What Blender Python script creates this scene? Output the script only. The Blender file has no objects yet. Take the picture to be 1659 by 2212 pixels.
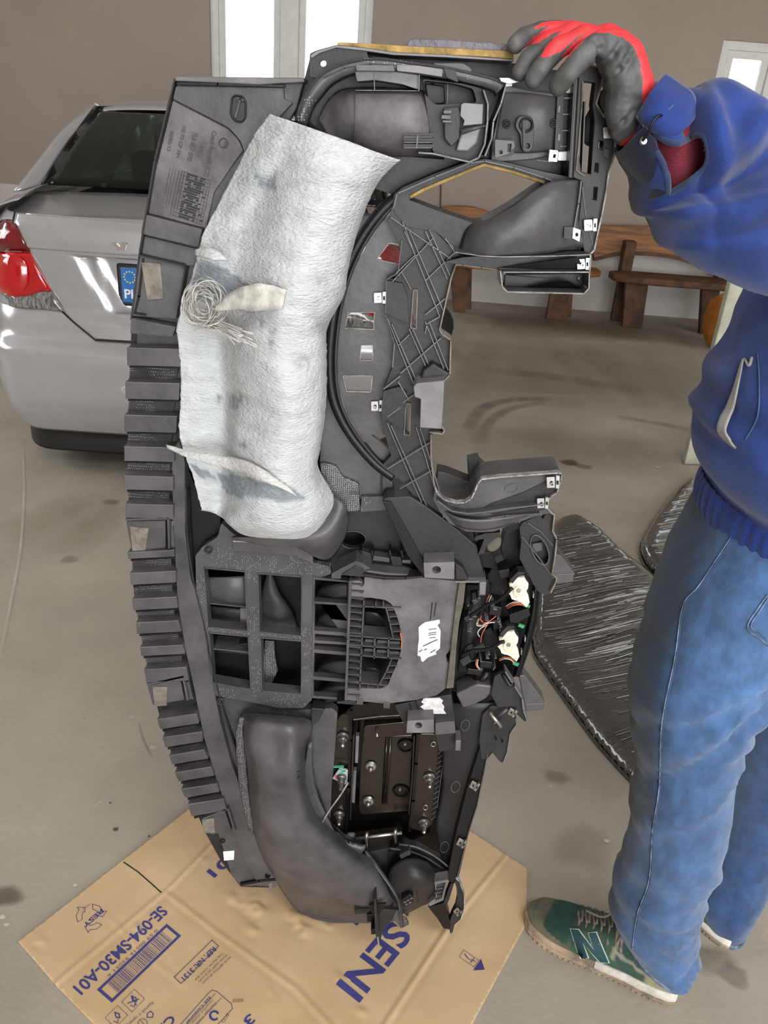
import bpy, bmesh, math, random
from mathutils import Vector, Matrix, noise
from mathutils.geometry import tessellate_polygon
random.seed(7)
SC = bpy.context.scene
COL = SC.collection
# ---------------- camera ----------------
FPX, PITCH, ROLL, CH = 1725.0, math.radians(26), math.radians(4.5), 1.43
CAM = Vector((0, 0, CH))
_F = Vector((0, math.cos(PITCH), -math.sin(PITCH)))
_U0 = Vector((0, math.sin(PITCH), math.cos(PITCH)))
_R0 = Vector((1, 0, 0))
_R = _R0*math.cos(ROLL) + _U0*math.sin(ROLL)
_U = _U0*math.cos(ROLL) - _R0*math.sin(ROLL)
cd = bpy.data.cameras.new('camera')
cd.sensor_fit = 'VERTICAL'; cd.sensor_height = 24.0; cd.lens = 24.0*FPX/2212.0
cd.clip_start = 0.05; cd.clip_end = 100
cam = bpy.data.objects.new('camera', cd); COL.objects.link(cam)
cam.matrix_world = Matrix(((_R.x, _U.x, -_F.x, 0), (_R.y, _U.y, -_F.y, 0), (_R.z, _U.z, -_F.z, CH), (0, 0, 0, 1)))
SC.camera = cam
# ---------------- world, lights, exposure ----------------
w = bpy.data.worlds.new('daylight'); SC.world = w; w.use_nodes = True
bg = w.node_tree.nodes['Background']; bg.inputs[0].default_value = (0.86, 0.95, 1.0, 1); bg.inputs[1].default_value = 2.6
def area(name, loc, target, sx, sy, power, color=(1, 1, 1)):
    l = bpy.data.lights.new(name, 'AREA'); l.shape = 'RECTANGLE'; l.size = sx; l.size_y = sy; l.energy = power; l.color = color
    o = bpy.data.objects.new(name, l); COL.objects.link(o); o.location = loc
    o.rotation_euler = (Vector(target)-Vector(loc)).to_track_quat('-Z', 'Y').to_euler()
    return o
area('gate_daylight', (1.6, -5.8, 1.35), (0.3, 2.2, 0.8), 4.6, 2.6, 330, (1, 0.99, 0.97))
area('overhead_fill', (0.9, -0.5, 2.95), (0.5, 0.6, 0.0), 2.6, 1.6, 105, (1, 0.99, 0.97))  # added overhead fill to brighten the near floor, no known roof opening
area('right_fill', (5.2, 3.2, 1.4), (0.5, 4.2, 0.6), 3.2, 2.0, 75, (0.97, 0.99, 1))  # added fill from the right, stands for no known opening
area('left_fill', (-4.45, 3.4, 1.9), (0.0, 4.6, 0.6), 3.0, 1.2, 75, (0.97, 0.99, 1))  # added fill from the left to brighten car and back wall
area('left_window_daylight', (-1.06, 7.35, 1.9), (-1.0, 3.5, 0.6), 1.1, 1.0, 14, (0.9, 0.96, 1))
SC.view_settings.view_transform = 'Standard'; SC.view_settings.look = 'None'
SC.view_settings.exposure = 0.12; SC.view_settings.gamma = 1; SC.view_settings.use_curve_mapping = False

# ---------------- helpers ----------------
def ray(x, y): return _F + _R*((x-829.5)/FPX) - _U*((y-1106)/FPX)
def ony(x, y, Y): d = ray(x, y); return CAM + d*(Y/d.y)
def onz(x, y, z=0.0): d = ray(x, y); return CAM + d*((z-CH)/d.z)
def proj(P):
    v = P-CAM; z = v.dot(_F); return 829.5+FPX*v.dot(_R)/z, 1106-FPX*v.dot(_U)/z
YD = 1.07
def D(x, y, h=0.0): return ony(x, y, YD-h)

def lin(c):
    c = c/255.0
    return c/12.92 if c <= 0.04045 else ((c+0.055)/1.055)**2.4
def rgb(c, k=1.0): return (lin(c[0])*k, lin(c[1])*k, lin(c[2])*k, 1)
MATS = {}
def mat(name, c, rough=0.5, metal=0.0, var=0.12, vs=12, bump=0.0, bs=60, spec=0.5, c2=None, dots=0, dotc=(190, 190, 190), dotscale=300,
        attr=False, stretch=None, emit=0, coat=0, aniso_bump=None, trans=0, vdet=4, speck=0, contrast=(0.35, 0.65), sheen=0):
    m = bpy.data.materials.new(name); m.use_nodes = True; nt = m.node_tree; N = nt.nodes; L = nt.links
    b = N['Principled BSDF']; b.inputs['Roughness'].default_value = rough; b.inputs['Metallic'].default_value = metal
    b.inputs['Specular IOR Level'].default_value = spec
    if coat: b.inputs['Coat Weight'].default_value = coat; b.inputs['Coat Roughness'].default_value = 0.08
    if trans: b.inputs['Transmission Weight'].default_value = trans
    if sheen: b.inputs['Sheen Weight'].default_value = sheen
    tc = N.new('ShaderNodeTexCoord'); mp = N.new('ShaderNodeMapping'); L.new(tc.outputs['Object'], mp.inputs[0])
    if stretch: mp.inputs['Scale'].default_value = stretch
    c2 = c2 or tuple(max(0, v*(1-2.2*var)) for v in c)
    n = N.new('ShaderNodeTexNoise'); n.inputs['Scale'].default_value = vs; n.inputs['Detail'].default_value = vdet; n.inputs['Roughness'].default_value = 0.6
    L.new(mp.outputs[0], n.inputs['Vector'])
    r = N.new('ShaderNodeValToRGB'); r.color_ramp.elements[0].color = rgb(c2); r.color_ramp.elements[1].color = rgb(c)
    r.color_ramp.elements[0].position = contrast[0]; r.color_ramp.elements[1].position = contrast[1]
    L.new(n.outputs['Fac'], r.inputs[0]); out = r.outputs[0]
    def mixc(fac, a, bcol):
        mx = N.new('ShaderNodeMix'); mx.data_type = 'RGBA'
        L.new(fac, mx.inputs[0]); L.new(a, mx.inputs[6])
        if isinstance(bcol, tuple): mx.inputs[7].default_value = bcol
        else: L.new(bcol, mx.inputs[7])
        return mx.outputs[2]
    if dots:
        v = N.new('ShaderNodeTexVoronoi'); v.inputs['Scale'].default_value = dotscale; v.inputs['Randomness'].default_value = 0.25
        L.new(tc.outputs['Object'], v.inputs['Vector'])
        lt = N.new('ShaderNodeMath'); lt.operation = 'LESS_THAN'; lt.inputs[1].default_value = 0.26; L.new(v.outputs['Distance'], lt.inputs[0])
        n2 = N.new('ShaderNodeTexNoise'); n2.inputs['Scale'].default_value = 22; L.new(tc.outputs['Object'], n2.inputs['Vector'])
        gt = N.new('ShaderNodeMath'); gt.operation = 'GREATER_THAN'; gt.inputs[1].default_value = 1-dots; L.new(n2.outputs['Fac'], gt.inputs[0])
        ml = N.new('ShaderNodeMath'); ml.operation = 'MULTIPLY'; L.new(lt.outputs[0], ml.inputs[0]); L.new(gt.outputs[0], ml.inputs[1])
        out = mixc(ml.outputs[0], out, rgb(dotc))
    if speck:
        n3 = N.new('ShaderNodeTexNoise'); n3.inputs['Scale'].default_value = speck; n3.inputs['Detail'].default_value = 5; n3.inputs['Roughness'].default_value = 0.75
        L.new(tc.outputs['Object'], n3.inputs['Vector'])
        r3 = N.new('ShaderNodeValToRGB'); r3.color_ramp.elements[0].position = 0.68; r3.color_ramp.elements[1].position = 0.74
        L.new(n3.outputs['Fac'], r3.inputs[0]); out = mixc(r3.outputs[0], out, rgb(dotc))
    if attr:
        a = N.new('ShaderNodeAttribute'); a.attribute_name = 'Col'
        mm = N.new('ShaderNodeMix'); mm.data_type = 'RGBA'; mm.blend_type = 'MULTIPLY'; mm.inputs[0].default_value = 1
        L.new(out, mm.inputs[6]); L.new(a.outputs['Color'], mm.inputs[7]); out = mm.outputs[2]
    L.new(out, b.inputs['Base Color'])
    if emit: b.inputs['Emission Strength'].default_value = emit; L.new(out, b.inputs['Emission Color'])
    if bump:
        nb = N.new('ShaderNodeTexNoise'); nb.inputs['Scale'].default_value = bs; nb.inputs['Detail'].default_value = 5
        if aniso_bump:
            m2 = N.new('ShaderNodeMapping'); m2.inputs['Scale'].default_value = aniso_bump[0]; m2.inputs['Rotation'].default_value = aniso_bump[1]
            L.new(tc.outputs['Object'], m2.inputs[0]); L.new(m2.outputs[0], nb.inputs['Vector'])
        else: L.new(mp.outputs[0], nb.inputs['Vector'])
        bp = N.new('ShaderNodeBump'); bp.inputs['Strength'].default_value = 1; bp.inputs['Distance'].default_value = bump
        L.new(nb.outputs['Fac'], bp.inputs['Height']); L.new(bp.outputs[0], b.inputs['Normal'])
    MATS[name] = m; return m

def base_of(parent):
    v = Vector((0, 0, 0)); p = parent
    while p: v += p.location; p = p.parent
    return v
def mesh(name, V, Fc, m, parent=None, smooth=False, bev=0.0, thick=0.0, off=-1, recalc=True, seg=2, sub=0):
    b = base_of(parent)
    me = bpy.data.meshes.new(name)
    me.from_pydata([tuple(Vector(v)-b) for v in V], [], Fc); me.update()
    if recalc:
        bm = bmesh.new(); bm.from_mesh(me); bmesh.ops.recalc_face_normals(bm, faces=bm.faces); bm.to_mesh(me); bm.free()
    if smooth: me.polygons.foreach_set('use_smooth', [True]*len(me.polygons))
    me.materials.append(MATS[m] if isinstance(m, str) else m)
    o = bpy.data.objects.new(name, me); COL.objects.link(o)
    if parent: o.parent = parent
    if thick: md = o.modifiers.new('solid', 'SOLIDIFY'); md.thickness = thick; md.offset = off
    if bev: md = o.modifiers.new('bevel', 'BEVEL'); md.width = bev; md.segments = seg; md.limit_method = 'ANGLE'; md.angle_limit = math.radians(35); md.harden_normals = False
    if sub: md = o.modifiers.new('sub', 'SUBSURF'); md.levels = sub; md.render_levels = sub
    return o
def empty(name, loc, label=None, cat=None, group=None):
    o = bpy.data.objects.new(name, None); COL.objects.link(o); o.location = loc; o.empty_display_size = 0.1
    if label: o['label'] = label
    if cat: o['category'] = cat
    if group: o['group'] = group
    return o
def tag(o, label=None, cat=None, group=None, kind=None):
    if label: o['label'] = label
    if cat: o['category'] = cat
    if group: o['group'] = group
    if kind: o['kind'] = kind
    return o
def rc(poly, r):
    """round the corners of a 2D polygon with radius r (px)"""
    out = []; n = len(poly)
    for i in range(n):
        p = Vector(poly[i]); a = Vector(poly[i-1]); c = Vector(poly[(i+1) % n])
        d1 = (a-p); d2 = (c-p); rr = min(r, d1.length*0.45, d2.length*0.45)
        if rr < 0.6: out.append(tuple(p)); continue
        s = p+d1.normalized()*rr; e = p+d2.normalized()*rr
        for k in range(4):
            t = k/3; out.append(tuple(s*(1-t)**2 + p*2*t*(1-t) + e*t*t))
    return out
def ell(cx, cy, rx, ry, rot=0, n=20):
    c, s = math.cos(math.radians(rot)), math.sin(math.radians(rot))
    return [(cx+rx*math.cos(t)*c-ry*math.sin(t)*s, cy+rx*math.cos(t)*s+ry*math.sin(t)*c) for t in [2*math.pi*i/n for i in range(n)]]
def prism3(name, outer, holes, shift, m, parent, bev=0.0, smooth=False, seg=2):
    """outer/holes: lists of 3D points in a plane; shift: extrusion vector; clean n-gon-free prism"""
    loops = [outer]+list(holes)
    V = [v for lp in loops for v in lp]; n = len(V)
    # tessellate in a local 2D frame
    o0 = outer[0]; zax = shift.normalized(); ref = Vector((0, 0, 1)) if abs(zax.z) < 0.9 else Vector((0, 1, 0))
    xa = ref.cross(zax).normalized(); ya = zax.cross(xa)
    L2 = [[Vector(((p-o0).dot(xa), (p-o0).dot(ya), 0)) for p in lp] for lp in loops]
    tris = tessellate_polygon(L2)
    Fc = [tuple(t) for t in tris] + [tuple(i+n for i in reversed(t)) for t in tris]
    k = 0
    for lp in loops:
        c = len(lp)
        for i in range(c): Fc.append((k+i, k+(i+1) % c, k+n+(i+1) % c, k+n+i))
        k += c
    o = mesh(name, V+[v+shift for v in V], Fc, m, parent, bev=0, smooth=False)
    me = o.data; bm = bmesh.new(); bm.from_mesh(me)
    bmesh.ops.dissolve_limit(bm, angle_limit=0.01, verts=bm.verts, edges=bm.edges)
    bm.to_mesh(me); bm.free()
    if bev:
        md = o.modifiers.new('bevel', 'BEVEL'); md.width = bev; md.segments = seg; md.limit_method = 'ANGLE'; md.angle_limit = math.radians(40)
    return o
DASH = None
def pr(name, poly, h1, h0, m, parent=None, holes=(), bev=0.0012, rnd=0, hr=0):
    parent = parent or DASH
    if rnd: poly = rc(poly, rnd)
    if hr: holes = [rc(h, hr) for h in holes]
    return prism3(name, [D(x, y, h1) for x, y in poly], [[D(x, y, h1) for x, y in hh] for hh in holes], Vector((0, h1-h0, 0)), m, parent, bev)
def cat(pts, n=4, closed=False):
    """catmull rom resample of a list of vectors"""
    P = [Vector(p) for p in pts]; out = []; c = len(P)
    if c < 3 and not closed:
        return [P[0].lerp(P[-1], t/n) for t in range(n+1)]
    rng = c if closed else c-1
    for i in range(rng):
        if closed: a, b, d, e = P[i-1], P[i], P[(i+1) % c], P[(i+2) % c]
        else: a, b, d, e = P[max(i-1, 0)], P[i], P[i+1], P[min(i+2, c-1)]
        for k in range(n):
            t = k/n; out.append(0.5*((2*b)+(d-a)*t+(2*a-5*b+4*d-e)*t*t+(3*b-3*d+e-a)*t**3))
    if not closed: out.append(P[-1])
    return out
def loft(name, rows, m, parent=None, nu=4, nv=4, thick=0.003, closed=False, disp=None, off=1, smooth=True):
    parent = parent or DASH
    R1 = [cat(r, nu, closed) for r in rows] if nu > 1 else [[Vector(p) for p in r] for r in rows]
    nc = len(R1[0])
    cols = [cat([R1[i][j] for i in range(len(R1))], nv) for j in range(nc)] if nv > 1 else [[R1[i][j] for i in range(len(R1))] for j in range(nc)]
    nr = len(cols[0]); V = []
    for i in range(nr):
        for j in range(nc):
            p = cols[j][i]
            if disp: p = p+disp(p, i/(nr-1), j/max(1, nc-1))
            V.append(p)
    Fc = []
    for i in range(nr-1):
        for j in range(nc if closed else nc-1):
            j2 = (j+1) % nc; Fc.append((i*nc+j, i*nc+j2, (i+1)*nc+j2, (i+1)*nc+j))
    return mesh(name, V, Fc, m, parent, smooth=smooth, thick=thick, off=off)
def dl(rows): return [[D(*p) for p in r] for r in rows]
def tubeVF(pts, r, n=6, closed=False, V=None, Fc=None, taper=None):
    V = [] if V is None else V; Fc = [] if Fc is None else Fc; k0 = len(V); c = len(pts)
    up = None
    for i, p in enumerate(pts):
        if closed: t = (pts[(i+1) % c]-pts[i-1])
        else: t = pts[min(i+1, c-1)]-pts[max(i-1, 0)]
        t = t.normalized() if t.length > 1e-9 else Vector((0, 0, 1))
        if up is None: up = t.orthogonal().normalized()
        up = (up - t*up.dot(t)); up = up.normalized() if up.length > 1e-6 else t.orthogonal().normalized()
        s = t.cross(up); rr = r*(taper(i/(c-1)) if taper else 1)
        for k in range(n):
            a = 2*math.pi*k/n; V.append(p+up*math.cos(a)*rr+s*math.sin(a)*rr)
    for i in range(c if closed else c-1):
        i2 = (i+1) % c
        for k in range(n): Fc.append((k0+i*n+k, k0+i*n+(k+1) % n, k0+i2*n+(k+1) % n, k0+i2*n+k))
    if not closed:
        Fc.append(tuple(k0+k for k in range(n))[::-1]); Fc.append(tuple(k0+(c-1)*n+k for k in range(n)))
    return V, Fc
def tube(name, pts, r, m, parent=None, n=6, closed=False, sm=0, taper=None):
    P = [Vector(p) for p in pts]
    if sm: P = cat(P, sm, closed)
    V, Fc = tubeVF(P, r, n, closed, taper=taper)
    return mesh(name, V, Fc, m, parent or DASH, smooth=True)
def tubes(name, lists, r, m, parent=None, n=6, sm=0, closed=False):
    V = []; Fc = []
    for pts in lists:
        P = [Vector(p) for p in pts]
        if sm: P = cat(P, sm, closed)
        tubeVF(P, r, n, closed, V, Fc)
    return mesh(name, V, Fc, m, parent or DASH, smooth=True)
def ribVF(pts, w, h1, h0, V, Fc):
    """thin wall along a pixel polyline; w in px"""
    for a, b in zip(pts[:-1], pts[1:]):
        dx, dy = b[0]-a[0], b[1]-a[1]; l = math.hypot(dx, dy) or 1; nx, ny = -dy/l*w/2, dx/l*w/2; ex, ey = dx/l*w*0.3, dy/l*w*0.3
        q = [(a[0]+nx-ex, a[1]+ny-ey), (b[0]+nx+ex, b[1]+ny+ey), (b[0]-nx+ex, b[1]-ny+ey), (a[0]-nx-ex, a[1]-ny-ey)]
        k = len(V); f = [D(x, y, h1) for x, y in q]; V += f+[p+Vector((0, h1-h0, 0)) for p in f]
        Fc += [(k, k+1, k+2, k+3), (k+7, k+6, k+5, k+4)]+[(k+i, k+(i+1) % 4, k+4+(i+1) % 4, k+4+i) for i in range(4)]
def rib(name, pts, w, h1, h0, m, parent=None):
    V, Fc = [], []; ribVF(pts, w, h1, h0, V, Fc); return mesh(name, V, Fc, m, parent or DASH)
def lathe(name, c, axis, prof, m, parent=None, n=20, smooth=True, bev=0):
    """prof: list of (distance along axis, radius)"""
    ax = Vector(axis).normalized(); u = ax.orthogonal().normalized(); v = ax.cross(u); V = []; Fc = []
    for d, r in prof:
        for k in range(n):
            a = 2*math.pi*k/n; V.append(Vector(c)+ax*d+(u*math.cos(a)+v*math.sin(a))*r)
    for i in range(len(prof)-1):
        for k in range(n): Fc.append((i*n+k, i*n+(k+1) % n, (i+1)*n+(k+1) % n, (i+1)*n+k))
    Fc.append(tuple(range(n))[::-1]); Fc.append(tuple((len(prof)-1)*n+k for k in range(n)))
    o = mesh(name, V, Fc, m, parent or DASH)
    if smooth:
        o.data.polygons.foreach_set('use_smooth', [True]*len(o.data.polygons))
        md = o.modifiers.new('es', 'EDGE_SPLIT'); md.split_angle = math.radians(35)
    return o
def boxVF(c, u, v, w, V, Fc):
    c = Vector(c); k = len(V)
    for sx, sy, sz in ((-1, -1, -1), (1, -1, -1), (1, 1, -1), (-1, 1, -1), (-1, -1, 1), (1, -1, 1), (1, 1, 1), (-1, 1, 1)):
        V.append(c+u*sx+v*sy+w*sz)
    Fc += [(k, k+3, k+2, k+1), (k+4, k+5, k+6, k+7), (k, k+1, k+5, k+4), (k+1, k+2, k+6, k+5), (k+2, k+3, k+7, k+6), (k+3, k, k+4, k+7)]
def box(name, lo, hi, m, parent=None, bev=0.0):
    V, Fc = [], []; lo = Vector(lo); hi = Vector(hi); c = (lo+hi)/2; d = (hi-lo)/2
    boxVF(c, Vector((d.x, 0, 0)), Vector((0, d.y, 0)), Vector((0, 0, d.z)), V, Fc)
    return mesh(name, V, Fc, m, parent, bev=bev)
FONTC = {}
def textVF(s, bold=False):
    cu = bpy.data.curves.new('t', 'FONT'); cu.body = s; cu.resolution_u = 3; cu.size = 1.0
    if bold: cu.offset = 0.022
    o = bpy.data.objects.new('t', cu); COL.objects.link(o)
    dg = bpy.context.evaluated_depsgraph_get(); me = bpy.data.meshes.new_from_object(o.evaluated_get(dg))
    V = [v.co.copy() for v in me.vertices]; Fc = [tuple(p.vertices) for p in me.polygons]
    bpy.data.objects.remove(o); bpy.data.curves.remove(cu); bpy.data.meshes.remove(me)
    return V, Fc
def text(name, s, p0, p1, up, m, parent, bold=False, hscale=1.0, thick=0.0, place=None, height=None):
    """text fitted from p0 to p1 (baseline), letters growing towards up"""
    V, Fc = textVF(s, bold); x0 = min(v.x for v in V); x1 = max(v.x for v in V); L = (p1-p0).length
    k = L/(x1-x0); xd = (p1-p0).normalized(); up = (up-xd*up.dot(xd)).normalized(); ky = (height/0.7 if height else k*hscale)
    W = []
    for v in V:
        q = p0+xd*(v.x-x0)*k+up*v.y*ky
        W.append(place(q) if place else q)
    return mesh(name, W, Fc, m, parent, thick=thick, off=1, recalc=False)
def inpoly(x, y, poly):
    c = False; n = len(poly)
    for i in range(n):
        x1, y1 = poly[i]; x2, y2 = poly[i-1]
        if (y1 > y) != (y2 > y) and x < (x2-x1)*(y-y1)/(y2-y1)+x1: c = not c
    return c
def paint(o, fn):
    """colour attribute 'Col' from fn(world point)"""
    me = o.data; a = me.color_attributes.new('Col', 'FLOAT_COLOR', 'POINT'); b = base_of(o.parent)+o.location
    for i, v in enumerate(me.vertices):
        c = fn(v.co+b); a.data[i].color = (c[0], c[1], c[2], 1)
def realize(o):
    dg = bpy.context.evaluated_depsgraph_get(); me = bpy.data.meshes.new_from_object(o.evaluated_get(dg)); me.name = o.name
    old = o.data; o.modifiers.clear(); o.data = me; bpy.data.meshes.remove(old); return o
def capsules(name, segs, m, parent, voxel=0.0025, smooth=4):
    V, Fc = [], []
    for a, ra, b, rb in segs:
        a, b = Vector(a), Vector(b); L = (b-a).length; n = max(2, int(L/(min(ra, rb)*0.35)))
        for i in range(n+1):
            t = i/n; c = a.lerp(b, t); r = ra+(rb-ra)*t; k = len(V); nu, nv = 12, 7
            V.append(c+Vector((0, 0, r)))
            for q in range(1, nv):
                ph = math.pi*q/nv
                for u in range(nu):
                    th = 2*math.pi*u/nu; V.append(c+Vector((math.sin(ph)*math.cos(th), math.sin(ph)*math.sin(th), math.cos(ph)))*r)
            V.append(c-Vector((0, 0, r))); e = len(V)-1
            for u in range(nu):
                Fc.append((k, k+1+u, k+1+(u+1) % nu)); Fc.append((e, e-nu+(u+1) % nu, e-nu+u))
                for q in range(nv-2):
                    r0 = k+1+q*nu; Fc.append((r0+u, r0+nu+u, r0+nu+(u+1) % nu, r0+(u+1) % nu))
    o = mesh(name, V, Fc, m, parent, smooth=True, recalc=False)
    md = o.modifiers.new('r', 'REMESH'); md.mode = 'VOXEL'; md.voxel_size = voxel; md.use_smooth_shade = True
    if smooth: s = o.modifiers.new('s', 'SMOOTH'); s.iterations = smooth; s.factor = 0.6
    realize(o); o.data.polygons.foreach_set('use_smooth', [True]*len(o.data.polygons)); return o
def nz(p, s, seed=0): return noise.noise(Vector((p.x*s+seed, p.y*s+seed*1.7, p.z*s-seed)))

# ---------------- materials ----------------
mat('plastic', (84, 82, 86), 0.42, spec=0.42, var=0.14, vs=11, bump=0.0005, bs=90, speck=60, dotc=(120, 120, 124))
mat('plastic_dark', (48, 47, 50), 0.46, spec=0.35, var=0.15, vs=9, bump=0.0004, bs=90)
mat('plastic_black', (20, 20, 23), 0.40, spec=0.35, var=0.1, vs=9, bump=0.0003, bs=90)
mat('plastic_light', (116, 114, 118), 0.42, var=0.12, vs=14, bump=0.0005, bs=70)
mat('weld_dots', (72, 71, 74), 0.42, var=0.12, vs=10, dots=0.72, dotc=(170, 170, 172), dotscale=360, bump=0.0004, bs=90)
mat('plastic_dots', (76, 75, 79), 0.42, var=0.12, vs=10, dots=0.50, dotc=(160, 160, 162), dotscale=330, bump=0.0004, bs=90)
mat('plastic_grain', (108, 104, 110), 0.48, spec=0.35, var=0.14, vs=20, bump=0.0006, bs=120, speck=75, dotc=(80, 76, 80))
mat('worn_edge', (165, 163, 163), 0.55, var=0.25, vs=70, c2=(95, 94, 94))
mat('leather', (92, 86, 98), 0.4, var=0.1, bump=0.002, bs=140)
mat('foam_yellow', (178, 148, 92), 0.95, var=0.15, vs=60, bump=0.001, bs=200)
mat('foam_brown', (96, 92, 82), 0.95, var=0.1, vs=40, bump=0.001, bs=150)
mat('felt_tape', (128, 122, 114), 0.95, var=0.12, vs=60, bump=0.0008, bs=250)
mat('sticker_white', (240, 240, 240), 0.6, var=0.02)
mat('paper_torn', (212, 210, 212), 0.9, var=0.08, vs=80, bump=0.0006, bs=120)
mat('metal_bright', (215, 215, 218), 0.28, metal=0.85, var=0.08)
mat('metal_zinc', (190, 188, 184), 0.32, metal=0.9, var=0.12, vs=60)
mat('metal_black', (62, 56, 50), 0.16, metal=0.6, var=0.08, vs=5, spec=0.6)
mat('metal_black2', (22, 21, 21), 0.14, metal=0.3, var=0.1, vs=5)
mat('cam_cream', (236, 228, 205), 0.45, var=0.05)
mat('wire_orange', (205, 112, 74), 0.5, var=0.05)
mat('wire_white', (220, 214, 208), 0.5, var=0.05)
mat('board_green', (60, 150, 100), 0.4, var=0.1)
mat('mark_green', (70, 170, 140), 0.6, var=0.05)
mat('mark_red', (205, 60, 90), 0.6, var=0.05)
mat('tag_silver', (185, 190, 196), 0.35, metal=0.4, var=0.08)
mat('orange_pen', (216, 110, 60), 0.6, var=0.05)
mat('emboss', (60, 58, 62), 0.5, var=0.08)
mat('fleece', (200, 203, 207), 0.95, var=0.07, vs=34, stretch=(1, 1, 2.6), bump=0.0035, bs=150, attr=True, spec=0.15, c2=(176, 179, 184), contrast=(0.25, 0.7))
mat('fleece_fibre', (206, 205, 200), 0.9, var=0.1, vs=60, spec=0.2)
# room
mat('floor', (178, 171, 158), 0.62, var=0.09, vs=1.6, bump=0.0012, bs=70, vdet=8, speck=9, dotc=(128, 121, 110), contrast=(0.25, 0.75))
mat('wall_beige', (164, 151, 140), 0.9, var=0.02, vs=1.2, bump=0.0004, bs=50)
mat('wall_dado', (206, 200, 196), 0.9, var=0.03, vs=1.2, bump=0.0004, bs=50)
mat('ceiling', (215, 210, 204), 0.9, var=0.02)
mat('window_frame', (222, 222, 216), 0.4, var=0.02)
mat('cardboard', (201, 174, 138), 0.85, var=0.035, vs=6, bump=0.0003, bs=90, stretch=None, c2=(190, 162, 124))
mat('card_edge', (214, 186, 146), 0.9, var=0.06)
mat('ink_blue', (62, 62, 128), 0.7, var=0.05)
mat('ink_thin', (104, 84, 96), 0.8, var=0.05)
mat('rub', (168, 138, 98), 0.9, var=0.05)
# car
mat('car_paint', (190, 191, 196), 0.26, metal=0.55, var=0.01, coat=0.5)
mat('car_gap', (20, 20, 20), 0.5, var=0)
mat('car_glass', (24, 30, 26), 0.05, var=0, spec=0.6)
mat('car_valance', (26, 26, 27), 0.45, var=0.1)
mat('tyre', (24, 24, 24), 0.8, var=0.1)
mat('light_red', (190, 14, 22), 0.12, var=0.05, vs=30, coat=1.0)
mat('light_red_dark', (120, 10, 20), 0.12, var=0.1, vs=30, coat=1.0)
mat('light_clear', (150, 150, 148), 0.15, var=0.25, vs=120, stretch=(1, 1, 0.1), coat=1.0, c2=(60, 60, 60))
mat('plate_white', (238, 240, 240), 0.4, var=0.01)
mat('plate_blue', (30, 110, 190), 0.4, var=0.02)
mat('plate_star', (190, 200, 150), 0.4, var=0.02)
mat('chrome', (225, 225, 228), 0.12, metal=1, var=0.02)
mat('seat_cloth', (52, 54, 50), 0.9, var=0.1)
# wood etc.
mat('wood', (160, 102, 48), 0.5, var=0.16, vs=5, stretch=(0.6, 2, 6), bump=0.0008, bs=30)
mat('wood_dark', (104, 68, 42), 0.7, var=0.2, vs=8, stretch=(1, 1, 1), bump=0.003, bs=40)
mat('drum_orange', (196, 120, 40), 0.5, var=0.08)
mat('panel_white', (186, 186, 168), 0.8, var=0.06, bump=0.002, bs=30)
mat('wrap_dark', (44, 44, 43), 0.13, var=0.3, vs=5, bump=0.010, bs=5, aniso_bump=((0.7, 12, 4), (0, 0, 0.42)), spec=0.9, stretch=(0.5, 6, 3), c2=(30, 30, 29), coat=1.0)
mat('film_glint', (225, 227, 230), 0.10, var=0.1, spec=1.0)
mat('film_glint_grey', (120, 120, 118), 0.10, var=0.1, spec=1.0)
# clothes
mat('denim', (70, 100, 142), 0.9, var=0.1, vs=24, bump=0.0008, bs=420, attr=True, stretch=(1.6, 1.6, 1), sheen=0.3, spec=0.2)
mat('denim_hem', (120, 140, 168), 0.9, var=0.2, vs=60, bump=0.0008, bs=300)
mat('thread_blue', (66, 88, 128), 0.9, var=0.1)
mat('jacket', (39, 64, 136), 0.85, var=0.12, vs=9, bump=0.0006, bs=260, attr=True, spec=0.2, sheen=0.2)
mat('jacket_lining', (156, 154, 150), 0.95, var=0.08)
mat('maroon_knit', (146, 44, 66), 0.95, var=0.15, vs=6, bump=0.0030, bs=60, aniso_bump=((2, 2, 16), (0, 0.9, 0)))
mat('glove', (255, 255, 255), 0.62, var=0.06, vs=30, bump=0.0007, bs=130, attr=True)
mat('shoe_upper', (255, 255, 255), 0.85, var=0.08, vs=30, bump=0.0006, bs=400, attr=True)
mat('shoe_white', (226, 220, 210), 0.7, var=0.1, vs=20)
mat('shoe_tan', (172, 150, 128), 0.85, var=0.15, vs=20)
mat('lace_grey', (142, 132, 122), 0.95, var=0.15, vs=150)
mat('logo_teal', (38, 78, 84), 0.6, var=0.1)
mat('logo_edge', (205, 210, 205), 0.6, var=0.05)
mat('skin', (196, 150, 126), 0.6, var=0.05)
mat('hair', (60, 46, 38), 0.8, var=0.2, vs=40)
mat('wall_cable', (90, 70, 60), 0.7, var=0.1)

def stain_shadow_mat(name, c):
    m = bpy.data.materials.new(name); m.use_nodes = True; N = m.node_tree.nodes; L = m.node_tree.links; b = N['Principled BSDF']
    b.inputs['Base Color'].default_value = rgb(c); b.inputs['Roughness'].default_value = 0.6
    a = N.new('ShaderNodeAttribute'); a.attribute_name = 'Col'; L.new(a.outputs['Fac'], b.inputs['Alpha']); MATS[name] = m
stain_shadow_mat('stain_shadow_dark', (70, 64, 56)); stain_shadow_mat('stain_light', (205, 200, 190)); stain_shadow_mat('stain_wet', (98, 92, 80)); stain_shadow_mat('stain_brown', (122, 100, 74))
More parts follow.
